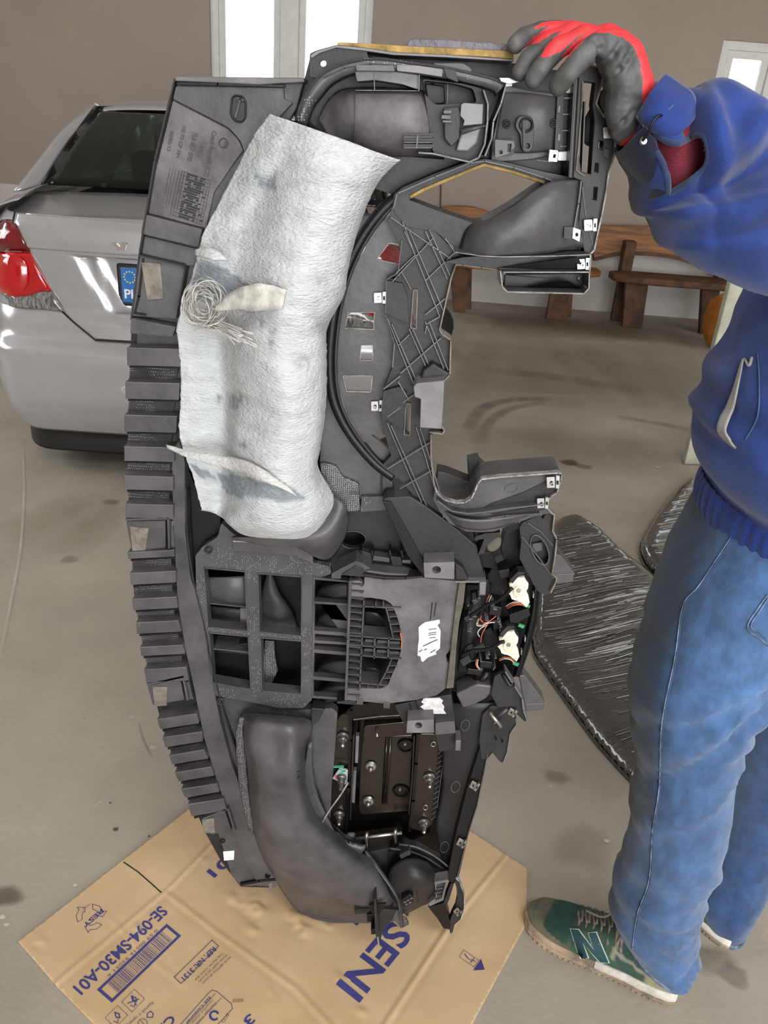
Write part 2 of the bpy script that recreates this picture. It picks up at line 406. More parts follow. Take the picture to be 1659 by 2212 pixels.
# ================= room =================
X0, X1, Y0, Y1, ZC = -4.6, 5.4, -6.2, 7.5, 3.0
o = box('floor', (X0, Y0-2, -0.1), (X1, Y1, 0), 'floor'); tag(o, kind='structure'); FLOOR = o
def stain_shadow(pts, rad, m, a=.6, z=.0006, seed=1):
    """soft stains and a painted shoe shadow: fans of quads along a path, opacity fading outwards"""
    V, Fc, A = [], [], []
    if len(pts) == 1:
        c = onz(*pts[0], 0); n = 22; V.append(c+Vector((0, 0, z))); A.append(a)
        for k, f in ((1, .55), (2, 1.0)):
            for i in range(n):
                t = 2*math.pi*i/n; r = rad*f*(1+.35*noise.noise(Vector((math.cos(t)*1.3+seed, math.sin(t)*1.3, seed)))); V.append(c+Vector((math.cos(t)*r, math.sin(t)*r*.8, z))); A.append(a*.85 if k == 1 else 0)
        for i in range(n):
            Fc.append((0, 1+i, 1+(i+1) % n)); Fc.append((1+i, 1+n+i, 1+n+(i+1) % n, 1+(i+1) % n))
    else:
        P = cat([onz(x, y, 0) for x, y in pts], 6)
        for i, p in enumerate(P):
            d = (P[min(i+1, len(P)-1)]-P[max(i-1, 0)]).normalized(); s = Vector((-d.y, d.x, 0)); e = math.sin(math.pi*i/(len(P)-1))**.5*(.7+.5*nz(p, 12, seed))
            for k, f, al in ((0, -1, 0), (1, -.4, a*e), (2, .4, a*e), (3, 1, 0)): V.append(p+s*rad*f+Vector((0, 0, z))); A.append(max(0, al))
        for i in range(len(P)-1):
            for k in range(3): Fc.append((i*4+k, i*4+k+1, (i+1)*4+k+1, (i+1)*4+k))
    o = mesh('floor_stain_shadow', V, Fc, m, FLOOR, recalc=False); at = o.data.color_attributes.new('Col', 'FLOAT_COLOR', 'POINT')
    for i, v in enumerate(A): at.data[i].color = (v, v, v, 1)
for i, (p, r, m, a) in enumerate((
    ([(1232, 1000)], .055, 'stain_shadow_dark', .75), ([(1262, 1008)], .05, 'stain_shadow_dark', .35), ([(1585, 2108)], .035, 'stain_wet', .9), ([(1545, 2075)], .05, 'stain_wet', .4), ([(15, 1937)], .035, 'stain_shadow_dark', .5),
    ([(250, 1792)], .008, 'stain_shadow_dark', .9), ([(238, 1735)], .004, 'stain_shadow_dark', .9), ([(322, 1807)], .004, 'stain_shadow_dark', .9), ([(162, 1913)], .006, 'stain_light', .9), ([(5, 1982)], .008, 'stain_light', .9), ([(14, 1998)], .007, 'stain_light', .8),
    ([(285, 1550)], .010, 'stain_light', .6), ([(330, 1615)], .012, 'stain_light', .6), ([(240, 1085)], .04, 'stain_shadow_dark', .3), ([(150, 1210)], .04, 'stain_shadow_dark', .25), ([(1255, 1830)], .09, 'stain_shadow_dark', .15), ([(1200, 1680)], .04, 'stain_shadow_dark', .25), ([(1310, 1818)], .009, 'stain_light', .8), ([(1190, 1700)], .012, 'stain_light', .4),  # the largest dark spot here paints the shoe's soft cast shadow
    ([(1330, 900), (1420, 915), (1500, 930)], .05, 'stain_shadow_dark', .3), ([(1010, 930), (1040, 885), (1100, 865), (1190, 862)], .05, 'stain_shadow_dark', .42), ([(1035, 960), (1055, 915), (1100, 885), (1180, 868)], .04, 'stain_shadow_dark', .32), ([(1100, 740), (1200, 760), (1330, 770), (1480, 800)], .16, 'stain_light', .22), ([(1040, 800), (1200, 815), (1400, 850)], .10, 'stain_shadow_dark', .22), ([(1050, 690), (1200, 700), (1400, 725), (1520, 740)], .30, 'stain_shadow_dark', .30),
    ([(990, 780), (1150, 800), (1350, 810), (1560, 830)], .9, 'stain_brown', .42), ([(1000, 700), (1200, 705), (1500, 730)], .5, 'stain_brown', .4), ([(1010, 960), (1200, 970), (1480, 990)], .35, 'stain_brown', .28), ([(1000, 850), (1150, 855), (1330, 860), (1500, 880)], .05, 'stain_light', .2), ([(60, 1100), (160, 1130), (260, 1140)], .25, 'stain_brown', .22), ([(48, 950), (52, 1050), (45, 1180), (20, 1320), (0, 1420)], .006, 'stain_light', .75), ([(300, 1560), (310, 1600), (330, 1640)], .004, 'stain_shadow_dark', .4), ([(200, 1750), (215, 1735), (222, 1738)], .003, 'stain_light', .8), ([(1640, 2150)], .12, 'stain_light', .25), ([(1220, 2160)], .15, 'stain_light', .25), ([(100, 1700)], .2, 'stain_light', .15), ([(180, 1350)], .2, 'stain_light', .12), ([(1420, 1010)], .02, 'stain_light', .5), ([(1312, 1000)], .01, 'stain_light', .6), ([(1122, 985)], .008, 'stain_light', .6))): stain_shadow(p, r, m, a, .0005+.0001*i, i*3.1)
DADO = 0.70
def vwall(name, a, b, z0, z1, m, holes=()):
    """upright wall slab between plan points a and b, thickness going outwards"""
    a = Vector(a); b = Vector(b); d = (b-a).normalized(); nrm = Vector((d.y, -d.x, 0))
    P = lambda s, z: a+d*s+Vector((0, 0, z))
    L = (b-a).length
    return prism3(name, [P(0, z0), P(L, z0), P(L, z1), P(0, z1)], [[P(s0, h0), P(s1, h0), P(s1, h1), P(s0, h1)] for s0, s1, h0, h1 in holes], nrm*-0.25, m, None)
W1 = (-1.72, -0.40, 1.15, 2.55); W2 = (2.42, 3.45, 1.15, 2.21)
tag(vwall('wall_back', (X0, Y1, 0), (X1, Y1, 0), DADO, ZC, 'wall_beige', [(w[0]-X0, w[1]-X0, w[2], w[3]) for w in (W1, W2)]), kind='structure')
tag(box('trim_1', (X0, Y1-0.003, 0.0), (X1, Y1+0.25, DADO), 'wall_dado'), kind='structure')
tag(box('wall_left', (X0-0.25, Y0, 0), (X0, Y1, ZC), 'wall_beige'), kind='structure')
tag(box('wall_right', (X1, Y0, 0), (X1+0.25, Y1, ZC), 'wall_beige'), kind='structure')
tag(box('ceiling', (X0, Y0, ZC), (X1, Y1, ZC+0.2), 'ceiling'), kind='structure')
tag(vwall('wall_front', (X0, Y0, 0), (X1, Y0, 0), -0.05, ZC, 'wall_beige', [(3.4, 9.0, 0.0, 2.7)]), kind='structure')
gm = bpy.data.materials.new('window_glass'); gm.use_nodes = True
_b = gm.node_tree.nodes['Principled BSDF']; _b.inputs['Base Color'].default_value = (0.93, 0.97, 0.97, 1); _b.inputs['Roughness'].default_value = 0.12
_b.inputs['Transmission Weight'].default_value = 1.0; _b.inputs['IOR'].default_value = 1.02
MATS['window_glass'] = gm
def window(name, x0, x1, z0, z1, splits):
    y = Y1+0.03; r = empty(name, ((x0+x1)/2, y, z0)); tag(r, kind='structure')
    f = 0.065; P = lambda x, z: Vector((x, y, z))
    prism3('window_frame', [P(x0, z0), P(x1, z0), P(x1, z1), P(x0, z1)], [[P(x0+f, z0+f), P(x1-f, z0+f), P(x1-f, z1-f), P(x0+f, z1-f)]], Vector((0, 0.08, 0)), 'window_frame', r, 0.004)
    xs = [x0+f]+splits+[x1-f]
    for s in splits:
        box('mullion', (s-0.075, y-0.012, z0+f), (s+0.075, y+0.075, z1-f), 'window_frame', r, 0.006)
    for i in range(len(xs)-1):
        a = xs[i]+(0.075 if i else 0); b = xs[i+1]-(0.075 if i < len(xs)-2 else 0); g = 0.055
        q = [P(a, z0+f), P(b, z0+f), P(b, z1-f), P(a, z1-f)]; q2 = [P(a+g, z0+f+g), P(b-g, z0+f+g), P(b-g, z1-f-g), P(a+g, z1-f-g)]
        prism3('sash', [v+Vector((0, 0.01, 0)) for v in q], [[v+Vector((0, 0.01, 0)) for v in q2]], Vector((0, 0.05, 0)), 'window_frame', r, 0.004)
        box('pane', (a+g-0.005, y+0.03, z0+f+g-0.005), (b-g+0.005, y+0.036, z1-f-g+0.005), 'window_glass', r)
    box('window_sill', (x0-0.04, Y1-0.12, z0-0.035), (x1+0.04, y+0.02, z0), 'window_frame', r, 0.005)
window('window_1', W1[0], W1[1], W1[2], W1[3], [-1.075])
window('window_2', W2[0], W2[1], W2[2], W2[3], [2.91])
# bright hazy outdoors behind the windows: pale screen of a neighbour's rendered wall is left to the sky
tag(mesh('wall_cable', *tubeVF([ony(951, 300, 7.492), ony(952, 420, 7.492), ony(950, 475, 7.492)], 0.006, 5), 'wall_cable'), 'thin brown cable hanging down the beige wall above the bench', 'cable')

# ================= benches =================
def board(name, top, bot, Y, th, m, parent, bev=0.012, tm=None):
    P = cat([ony(x, y, Y) for x, y in top], 4)+cat([ony(x, y, Y) for x, y in bot], 4)[::-1]
    P = [p+Vector((0, 0, 0.006*nz(p, 9))) for p in P]
    return prism3(name, P, [], Vector((0, th, 0)), m, parent, bev)
def hb(name, xa, xb, ya, yb, z, th, m, parent):
    """horizontal live edge seat plank"""
    n = 14; F1 = []; B1 = []
    for i in range(n+1):
        t = i/n; x = xa+(xb-xa)*t; r = min(1, t*6, (1-t)*6)**0.5
        F1.append(Vector((x, ya+0.03*nz(Vector((x, 0, 0)), 3)+(1-r)*0.10, z))); B1.append(Vector((x, yb-(1-r)*0.1, z)))
    return prism3(name, F1+B1[::-1], [], Vector((0, 0, -th)), m, parent, 0.01)
b1 = empty('wooden_bench', (1.05, 7.1, 0), 'rustic wooden bench with rounded low backrest seen through the dashboard openings', 'bench', None)
def seatz(px, py, Y): return ony(px, py, Y)
hb('seat', 0.35, 1.66, 6.86, 7.22, 0.435, 0.05, 'wood', b1)
board('backrest', [(905, 470), (960, 448), (1010, 446), (1060, 458), (1130, 490), (1200, 520)], [(905, 505), (960, 507), (1060, 520), (1130, 540), (1200, 545)], 7.38, 0.05, 'wood', b1)
for (pa, pb) in (((968, 1012), (978, 1005)), ((1195, 1235), (1178, 1222))):
    for k, Y in ((0, 6.98), (1, 7.16)):
        t0 = ony(pa[0]+k*4, 600, Y); t1 = ony(pa[1]+k*4, 600, Y); q0 = ony(pb[0]+k*10, 690, Y); q1 = ony(pb[1]+k*10, 690, Y)
        V = [Vector((t0.x, Y, 0.39)), Vector((t1.x, Y, 0.39)), Vector((q1.x, Y-0.02, 0)), Vector((q0.x, Y-0.02, 0))]
        prism3('leg', V, [], Vector((0, 0.05, 0)), 'wood_dark', b1, 0.006)
for x in (0.6, 1.46):
    box('back_post', (x, 7.2, 0.40), (x+0.08, 7.38, 0.62), 'wood_dark', b1, 0.006)
b2 = empty('wooden_bench', (2.4, 7.1, 0), 'rustic wooden bench with long brown backrest, right one, beside the orange drum', 'bench', None)
hb('seat', 1.76, 3.2, 6.84, 7.22, 0.42, 0.055, 'wood_dark', b2)
board('backrest', [(1283, 486), (1300, 487), (1380, 489), (1440, 490), (1520, 505), (1640, 520)], [(1283, 556), (1287, 558), (1340, 546), (1420, 549), (1480, 560), (1560, 585), (1640, 590)], 7.32, 0.055, 'wood', b2)
board('backrest_bark', [(1283, 553), (1287, 556), (1340, 543), (1420, 546), (1480, 557), (1560, 582), (1640, 587)], [(1283, 561), (1287, 564), (1340, 552), (1420, 554), (1480, 566), (1560, 591), (1640, 596)], 7.315, 0.055, 'wood_dark', b2)
for px0, px1, qx0, qx1 in ((1343, 1366, 1345, 1366), (1555, 1580, 1560, 1585)):
    a = ony(px0, 560, 7.25); b = ony(px1, 560, 7.25)
    box('back_post', (a.x, 7.2, 0.40), (b.x, 7.32, 0.66), 'wood_dark', b2, 0.006)
for top, bot, Y in (((1335, 1375), (1318, 1350), 7.15), ((1352, 1402), (1345, 1388), 6.92), ((1520, 1560), (1515, 1550), 6.9)):
    t0, t1 = ony(top[0], 610, Y), ony(top[1], 610, Y); q0, q1 = ony(bot[0], 690, Y), ony(bot[1], 690, Y)
    V = [Vector((t0.x, Y, 0.37)), Vector((t1.x, Y, 0.37)), Vector((q1.x, Y-0.04, 0)), Vector((q0.x, Y-0.04, 0))]
    prism3('leg', V, [], Vector((0, 0.06, 0)), 'wood_dark', b2, 0.006)
# orange drum
dc = Vector((2.50, 6.35, 0.215))
dr = empty('orange_drum', (2.50, 6.35, 0), 'orange round drum with black side standing at the wall end of the bench', 'drum')
ax = Vector((1, 0.15, 0)).normalized()
lathe('drum_body', dc-ax*0.06, ax, [(0, 0.13), (0.02, 0.19), (0.07, 0.215), (0.14, 0.215)], 'drum_orange', dr, 28)
lathe('black_side', dc+ax*0.081, ax, [(0, 0.208), (0.02, 0.214), (0.09, 0.205), (0.11, 0.15)], 'car_valance', dr, 28)
# white leaning panel behind the person
q = [onz(1478, 1004, 0.0), onz(1700, 1012, 0.0)]
top = [ony(1583, 592, 3.75), ony(1700, 600, 3.75)]
wp = prism3('white_panel', [q[0], q[1], top[1], ony(1606, 601, 3.75), top[0]], [], Vector((0.0, 0.05, 0.01)), 'panel_white', None, 0.006)
tag(wp, 'off-white foam panel standing on the floor behind the blue jacket', 'panel')
tag(mesh('black_ball', *(lambda c, r: ([c+Vector((math.sin(p)*math.cos(t), math.sin(p)*math.sin(t), math.cos(p)))*r for p in [math.pi*i/10 for i in range(1, 10)] for t in [2*math.pi*j/14 for j in range(14)]],
    [(i*14+j, i*14+(j+1) % 14, (i+1)*14+(j+1) % 14, (i+1)*14+j) for i in range(8) for j in range(14)]+[tuple(range(14))[::-1], tuple(8*14+j for j in range(14))]))(onz(925, 752)+Vector((0, 0, 0.16)), 0.165), 'tyre', smooth=True),
    'black round rubber thing on the floor, peeking out beside the dashboard brace', 'ball')

# ================= cardboard sheet =================
CB = [(40, 2037), (409, 1750), (656, 1558), (1138, 1879), (1136, 1998), (1021, 2212), (950, 2330), (300, 2330), (200, 2212), (120, 2130)]
P3 = [onz(x, y, 0) for x, y in CB]
creases = [([(120, 2128), (366, 1923), (455, 1831), (560, 1740)], 0.0035), ([(363, 1935), (474, 2020), (640, 2140), (708, 2212), (800, 2330)], 0.003), ([(1095, 1850), (980, 1990), (835, 2212), (760, 2330)], 0.004),
           ([(240, 1990), (320, 2070), (400, 2130)], 0.001)]
CR = [([onz(x, y, 0) for x, y in pts], h) for pts, h in creases]
dents = [((553, 1962), 30, .006), ((505, 1945), 18, .004), ((640, 1985), 22, .006), ((655, 2010), 20, .005), ((705, 2000), 14, .004), ((545, 2010), 16, .004), ((440, 1862), 12, .003), ((585, 2145), 10, .003), ((300, 2010), 18, .002), ((735, 2115), 14, .003), ((780, 2190), 12, .004), ((90, 2035), 16, .003)]
DT = [(onz(x, y, 0), r*0.00085, h) for (x, y), r, h in dents]
def segd(p, a, b):
    ab = b-a; t = max(0, min(1, (p-a).dot(ab)/ab.length_squared)); return (p-(a+ab*t)).length
def cbz(p):
    p = Vector((p.x, p.y, 0)); z = 0.0045+0.0022*nz(p, 5, 3)+0.0008*nz(p, 22, 5)
    for pts, h in CR:
        d = min(segd(p, a, b) for a, b in zip(pts[:-1], pts[1:])); z += h*(.7*math.exp(-(d/0.0035)**2)-0.35*math.exp(-((d-0.008)/0.005)**2))
    for c, r, h in DT:
        d = (p-c).length; z += .7*h*math.exp(-(d/r)**2)*math.cos(((p.x-c.x)*1.4+(p.y-c.y)*2.2)/r+nz(p, 60)*2)
    return max(z, 0.0015)
bm = bmesh.new(); vs = [bm.verts.new(p) for p in P3]; bm.faces.new(vs)
xs = [p.x for p in P3]; ys = [p.y for p in P3]
def cuts(lo, hi, st, no):
    t = lo+st
    while t < hi:
        bmesh.ops.bisect_plane(bm, geom=bm.verts[:]+bm.edges[:]+bm.faces[:], plane_co=no*t, plane_no=no); t += st
cuts(min(xs), max(xs), 0.005, Vector((1, 0, 0))); cuts(min(ys), max(ys), 0.005, Vector((0, 1, 0)))
me_v = [v.co.copy() for v in bm.verts]; bm.verts.index_update(); fcs = [tuple(v.index for v in f.verts) for f in bm.faces]; bm.free()
cbroot = empty('cardboard_sheet', (0.0, 1.1, 0), 'flattened brown cardboard box sheet on the floor under the dashboard, printed blue', 'cardboard')
sheet = mesh('sheet', [Vector((v.x, v.y, cbz(v))) for v in me_v], fcs, 'cardboard', cbroot, smooth=True, thick=0.0035, off=-1)
if sheet.data.polygons[0].normal.z < 0: sheet.data.flip_normals()
def onc(q): return Vector((q.x, q.y, cbz(q)+0.0006))
G = lambda x, y: onz(x, y, 0.004)
def ctext(name, s, a, b, m='ink_blue', bold=True, height=None, flip=False):
    A, B = G(*a), G(*b); d = (B-A).normalized(); up = Vector((-d.y, d.x, 0))
    return text(name, s, A, B, up, m, cbroot, bold, place=onc, height=height)
ctext('print_text', 'SE-094-SM30-A01', (346, 1958), (157, 2134), height=0.024)
ctext('print_text', 'A01', (520, 1822), (446, 1884), height=0.024)
# big word
A, B = G(840, 1992), G(727, 2126)
ctext('print_text', 'SENI', (845, 1990), (727, 2128), height=0.053)
def cline(name, pts, w, m='ink_blue', closed=False):
    Q = [G(*p) for p in pts]
    if closed: Q.append(Q[0])
    V, Fc = [], []
    for a, b in zip(Q[:-1], Q[1:]):
        d = (b-a); L = d.length; n = max(1, int(L/0.008)); d.normalize(); s = Vector((-d.y, d.x, 0))*w/2
        a2, b2 = a-d*w/2, b+d*w/2
        for i in range(n):
            k = len(V); p, q2 = a2.lerp(b2, i/n), a2.lerp(b2, (i+1)/n)
            V += [onc(p-s), onc(q2-s), onc(q2+s), onc(p+s)]; Fc.append((k, k+1, k+2, k+3))
    return mesh(name, V, Fc, m, cbroot, recalc=False)
def cq(name, pts, m='ink_blue'):
    Q = [onc(G(*p)) for p in pts]; return mesh(name, Q, [tuple(range(len(Q)))], m, cbroot, recalc=False)
cline('print_bar', [(770, 1994), (756, 1984)], 0.009); cline('print_bar', [(876, 1976), (868, 1992)], 0.009)
# barcode frame + bars
bc = [(360, 2000), (387, 2022), (242, 2162), (214, 2138)]
cline('barcode_frame', bc, 0.0052, closed=True)
V, Fc = [], []; random.seed(3); t = 0.09
Pa, Pb, Pc, Pd = [G(*p) for p in bc]
while t < 0.9:
    wd = random.choice([0.003, 0.004, 0.006, 0.009])
    for s0, s1 in ((0.10, 0.5), (0.5, 0.88)):
        k = len(V)
        a0, a1 = Pa.lerp(Pd, t), Pa.lerp(Pd, t+wd); c0, c1 = Pb.lerp(Pc, t), Pb.lerp(Pc, t+wd)
        V += [onc(a0.lerp(c0, s0)), onc(a1.lerp(c1, s0)), onc(a1.lerp(c1, s1)), onc(a0.lerp(c0, s1))]; Fc.append((k, k+1, k+2, k+3))
    t += wd+random.choice([0.006, 0.008, 0.013])
mesh('barcode_bars', V, Fc, 'ink_blue', cbroot, recalc=False)
ctext('print_text', '0 59 00516 93051 6', (337, 2008), (231, 2108), 'ink_thin', False, height=0.006)
ctext('print_text', 'REF. NR: 3131', (460, 2045), (391, 2112), 'ink_blue', True, height=0.0105)
cline('print_frame', [(458, 2031), (472, 2044), (391, 2125), (376, 2111)], 0.0016, 'ink_thin', True)
for i, s in enumerate(('POW 0877222 (Kuwait)', 'POW 5509 2018 (UE)', 'Trade Mark No. 15.25.31.3024')):
    ctext('small_print', s, (496-i*8, 2066-i*4), (436-i*8, 2124-i*4), 'ink_thin', False, height=0.0042)
# recycling triangle with RESY
def arrow3(cx, cy, R):
    import cmath
    for k in range(3):
        a0 = math.radians(120*k+200)
        pts = [(cx+R*math.cos(a0+da)*rr, cy+R*0.92*math.sin(a0+da)*rr) for da, rr in ((-0.75, 0.98), (-0.25, 1.02), (0.25, 0.98), (0.32, 1.2), (0.72, 0.82), (0.40, 0.55), (0.30, 0.66), (-0.2, 0.62), (-0.62, 0.60))]
        cline('recycling_arrow', pts, 0.0011, 'ink_blue', True)
arrow3(196, 1982, 31)
ctext('print_text', 'RESY', (218, 1965), (178, 1999), 'ink_blue', True, height=0.010)
ctext('print_text', '25503', (193, 1953), (178, 1964), 'ink_thin', False, height=0.004)
# handling pictograms
for cx, cy, s in ((288, 2161, 1), (252, 2196, 0)):
    cline('pictogram_frame', [(cx+2, cy-24), (cx+24, cy-3), (cx-3, cy+25), (cx-25, cy+3)], 0.0009, 'ink_thin', True)
    cline('pictogram', [(cx-4, cy-9), (cx+5, cy-6), (cx+7, cy+2), (cx-1, cy+2)], 0.0018, 'ink_blue', True)
    cline('pictogram', [(cx+4, cy+3), (cx+2, cy+14), (cx-6, cy+10)], 0.0014, 'ink_thin')
    if s: cline('pictogram', [(cx-12, cy+6), (cx+12, cy-3)], 0.0018); cline('pictogram', [(cx-3, cy-10), (cx+6, cy+10)], 0.0018)
ctext('small_print', 'Xpanith o opnany', (330, 2162), (272, 2215), 'ink_thin', False, height=0.006)
cline('recycling_arrow', [(318, 2190), (325, 2184), (331, 2190), (329, 2198), (318, 2198)], 0.0016, 'ink_blue', True)
cline('warning_circle', ell(308, 2210, 10, 9), 0.001, 'ink_thin', True)
cline('warning_circle', [(302, 2203), (315, 2217)], 0.001, 'ink_thin')
ctext('print_text', 'CE', (368, 2192), (338, 2222), 'ink_blue', True, height=0.016)
cline('label_frame', [(388, 2216), (450, 2147), (458, 2140), (468, 2142), (500, 2170), (502, 2180), (480, 2205), (470, 2214)], 0.0014, 'ink_thin')
cline('label_line', [(466, 2146), (404, 2216)], 0.001, 'ink_thin'); cline('label_line', [(478, 2157), (424, 2216)], 0.001, 'ink_thin')
for i, s in enumerate(('EEE Consumer', 'recycled material', 'Package made of')):
    ctext('small_print', s, (452+i*6, 2154+i*6), (400+i*6, 2212+i*6), 'ink_blue' if i == 0 else 'ink_thin', i == 0, height=0.0048)
cline('print_ring', ell(463, 2195, 9, 9)[3:19], 0.0036)
ctext('small_print', 'ECO', (490, 2190), (478, 2208), 'ink_thin', False, height=0.006)
ctext('print_text', '3', (540, 2190), (524, 2204), 'ink_blue', True, height=0.017)
# arrow symbol, boxed figure
cline('pictogram_frame', [(1001, 2053), (1034, 2075), (1024, 2090), (992, 2068)], 0.001, 'ink_thin', True)
cline('pictogram', [(1004, 2062), (1010, 2070)], 0.002); cline('pictogram', [(1012, 2072), (1026, 2078)], 0.0015); cline('pictogram', [(1016, 2080), (1024, 2071)], 0.0015)
cq('arrow_mark', [(1039, 2072), (1047, 2096), (1022, 2097)])
cline('cut_slot', [(268, 1864), (300, 1886), (348, 1929)], 0.0026, 'car_gap')
cline('rub_mark', [(506, 2163), (522, 2162)], 0.006, 'rub')

# ================= shrink wrapped packages =================
def package(name, poly, z1, label, seed):
    r = empty(name, onz(*poly[0], 0), label, 'package')
    base = r.location
    P = [onz(x, y, z1) for x, y in rc(poly, 26)]
    c = sum(P, Vector())/len(P)
    bm = bmesh.new(); vs = [bm.verts.new((p.x, p.y, 0)) for p in P]; bm.faces.new(vs)
    for ax_, lo, hi in ((Vector((1, 0, 0)), min(p.x for p in P), max(p.x for p in P)), (Vector((0, 1, 0)), min(p.y for p in P), max(p.y for p in P))):
        t = lo+0.011
        while t < hi:
            bmesh.ops.bisect_plane(bm, geom=bm.verts[:]+bm.edges[:]+bm.faces[:], plane_co=ax_*t, plane_no=ax_); t += 0.011
    bm.verts.index_update(); Q = [Vector((p.x, p.y, 0)) for p in P]
    V = []
    for v in bm.verts:
        p = v.co; d = min(segd(p, Q[i-1], Q[i]) for i in range(len(Q))); e = min(1, d/0.06)
        st = p.x*0.42-p.y*0.9
        wr = 0.0036*noise.noise(Vector((st*26+seed, (p.x*0.9+p.y*0.42)*2.5, seed)))+0.0010*noise.noise(Vector((st*60, (p.x*0.9+p.y*0.42)*4, seed+3)))+0.010*nz(p, 4, seed)
        z = z1*(0.25+0.75*math.sqrt(max(0, 1-(1-e)**2)))+wr*(0.4+0.6*e)
        V.append(Vector((p.x, p.y, max(z, 0.004))))
    Fc = [tuple(v.index for v in f.verts) for f in bm.faces]; bm.free()
    o = mesh('wrapped_panel', V, Fc, 'wrap_dark', r, smooth=True, thick=0.004, off=-1)
    if o.data.polygons[0].normal.z < 0: o.data.flip_normals()
    n = len(P); mesh('panel_side', [Vector((p.x, p.y, z1*0.3)) for p in P]+[Vector((p.x, p.y, 0)) for p in P], [(i, (i+1) % n, n+(i+1) % n, n+i) for i in range(n)], 'wrap_dark', r)
    # raised film creases, coloured white and grey to paint the wrap's glints
    random.seed(seed); L = []
    d = Vector((0.906, 0.423, 0)); s = Vector((-0.423, 0.906, 0))
    tries = 0
    while len(L) < 280 and tries < 5000:
        tries += 1
        a = c+d*random.uniform(-0.5, 0.5)+s*random.uniform(-0.6, 0.6); ln = random.uniform(0.08, 0.42)*random.random()**.5
        b = a+d*ln+s*random.uniform(-0.012, 0.012)*ln*6
        ok = True
        for q_ in (a, b):
            q2 = Vector((q_.x, q_.y, 0)); inside = inpoly(q2.x, q2.y, [(k.x, k.y) for k in Q]); dd = min(segd(q2, Q[i-1], Q[i]) for i in range(n))
            if not inside or dd < 0.03: ok = False
        if not ok: continue
        L.append([Vector((p_.x, p_.y, z1+0.010*nz(Vector((p_.x, p_.y, 0)), 4, seed)+0.0012)) for p_ in [a.lerp(b, k/5) for k in range(6)]])
    for i_, (rr, mm) in enumerate(((.0009, 'film_glint'), (.0004, 'film_glint'), (.0008, 'film_glint_grey'), (.0012, 'film_glint_grey'))):
        o = tubes('film_crease_glint', L[i_::4], rr, mm, r, 5); tag(o, kind='stuff')
    return r
package('wrapped_package', [(1150, 1385), (1165, 1200), (1195, 1112), (1245, 1098), (1300, 1128), (1350, 1178), (1440, 1248), (1520, 1330), (1560, 1480), (1500, 1640), (1400, 1690), (1345, 1635), (1290, 1575)], 0.05,
        'large dark flat package in clear shrink wrap lying on the floor behind the jeans', 11)
package('wrapped_package', [(1382, 1160), (1425, 1090), (1470, 1035), (1530, 1000), (1640, 1000), (1660, 1120), (1560, 1250), (1445, 1235), (1400, 1205)], 0.06,
        'smaller shrink wrapped package at the hem of the blue jacket, half hidden', 23)
# ================= silver car =================
XC = -0.76
car = empty('silver_car', (XC-.6, 3.05, 0), 'silver saloon car parked rear-on beside the dashboard, with red tail lights', 'car')
def interp(z, T):
    if z <= T[0][0]: return T[0][1]
    for (a, b), (c, d) in zip(T[:-1], T[1:]):
        if z <= c:
            t = (z-a)/(c-a); return b+(d-b)*t
    return T[-1][1]
RZ = [(.18, 3.03), (.245, 2.985), (.30, 2.955), (.36, 2.935), (.52, 2.925), (.555, 2.93), (.60, 2.985), (.66, 3.0), (.70, 3.025), (.90, 3.035), (.93, 3.03), (1.0, 3.045), (1.03, 3.07)]
WZ = [(.18, .81), (.3, .85), (.5, .87), (.8, .87), (.95, .85), (1.03, .80)]
def dy(c):
    c = abs(c); k = max(0, (c-.80)/.20); return .05*c*c+.34*(1-math.sqrt(max(0, 1-min(k, 1)**2)))
def rp(c, z, off=0.0): return Vector((XC+c*interp(z, WZ), interp(z, RZ)+dy(c)-off, z))
CS = [-1, -.985, -.96, -.92, -.87, -.8, -.7, -.55, -.35, -.15, 0, .15, .35, .55, .7, .8, .87, .92, .96, .985, 1]
def shell(name, zs, m, cs=CS, side=True, off=0.0, fn=None):
    rows = []
    for z in zs:
        r = [rp(c, z, off) for c in cs]
        if side:
            W = interp(z, WZ); y1 = interp(z, RZ)+dy(1)
            L = [Vector((XC-W-0.01*math.sin(i*0.5), y1+(6.9-y1)*i/8, z)) for i in range(8, 0, -1)]; Rr = [Vector((2*XC-v.x, v.y, v.z)) for v in L[::-1]]
            r = L+r+Rr
        if fn: r = [fn(v) for v in r]
        rows.append(r)
    return loft(name, rows, m, car, nu=2, nv=3, thick=0.004, off=-1)
shell('bumper', [.20, .245, .30, .36, .44, .52, .555, .575, .60, .66, .70], 'car_paint')
def halfbody(s):
    rows = []
    for z in [.695, .75, .82, .90, .96, 1.0, 1.03]:
        W = interp(z, WZ); y1 = interp(z, RZ)+dy(1)
        r = [rp(s*c, z) for c in (.58, .66, .74, .8, .87, .92, .96, .985, 1)]+[Vector((XC+s*(W+0.01*math.sin(i*0.5)), y1+(6.9-y1)*i/8, z)) for i in range(1, 9)]
        rows.append(r)
    loft('rear_body', rows, 'car_paint', car, nu=2, nv=3, thick=0.004, off=-1)
halfbody(-1); halfbody(1)
shell('valance', [.10, .14, .18, .215], 'car_valance', off=-0.02)
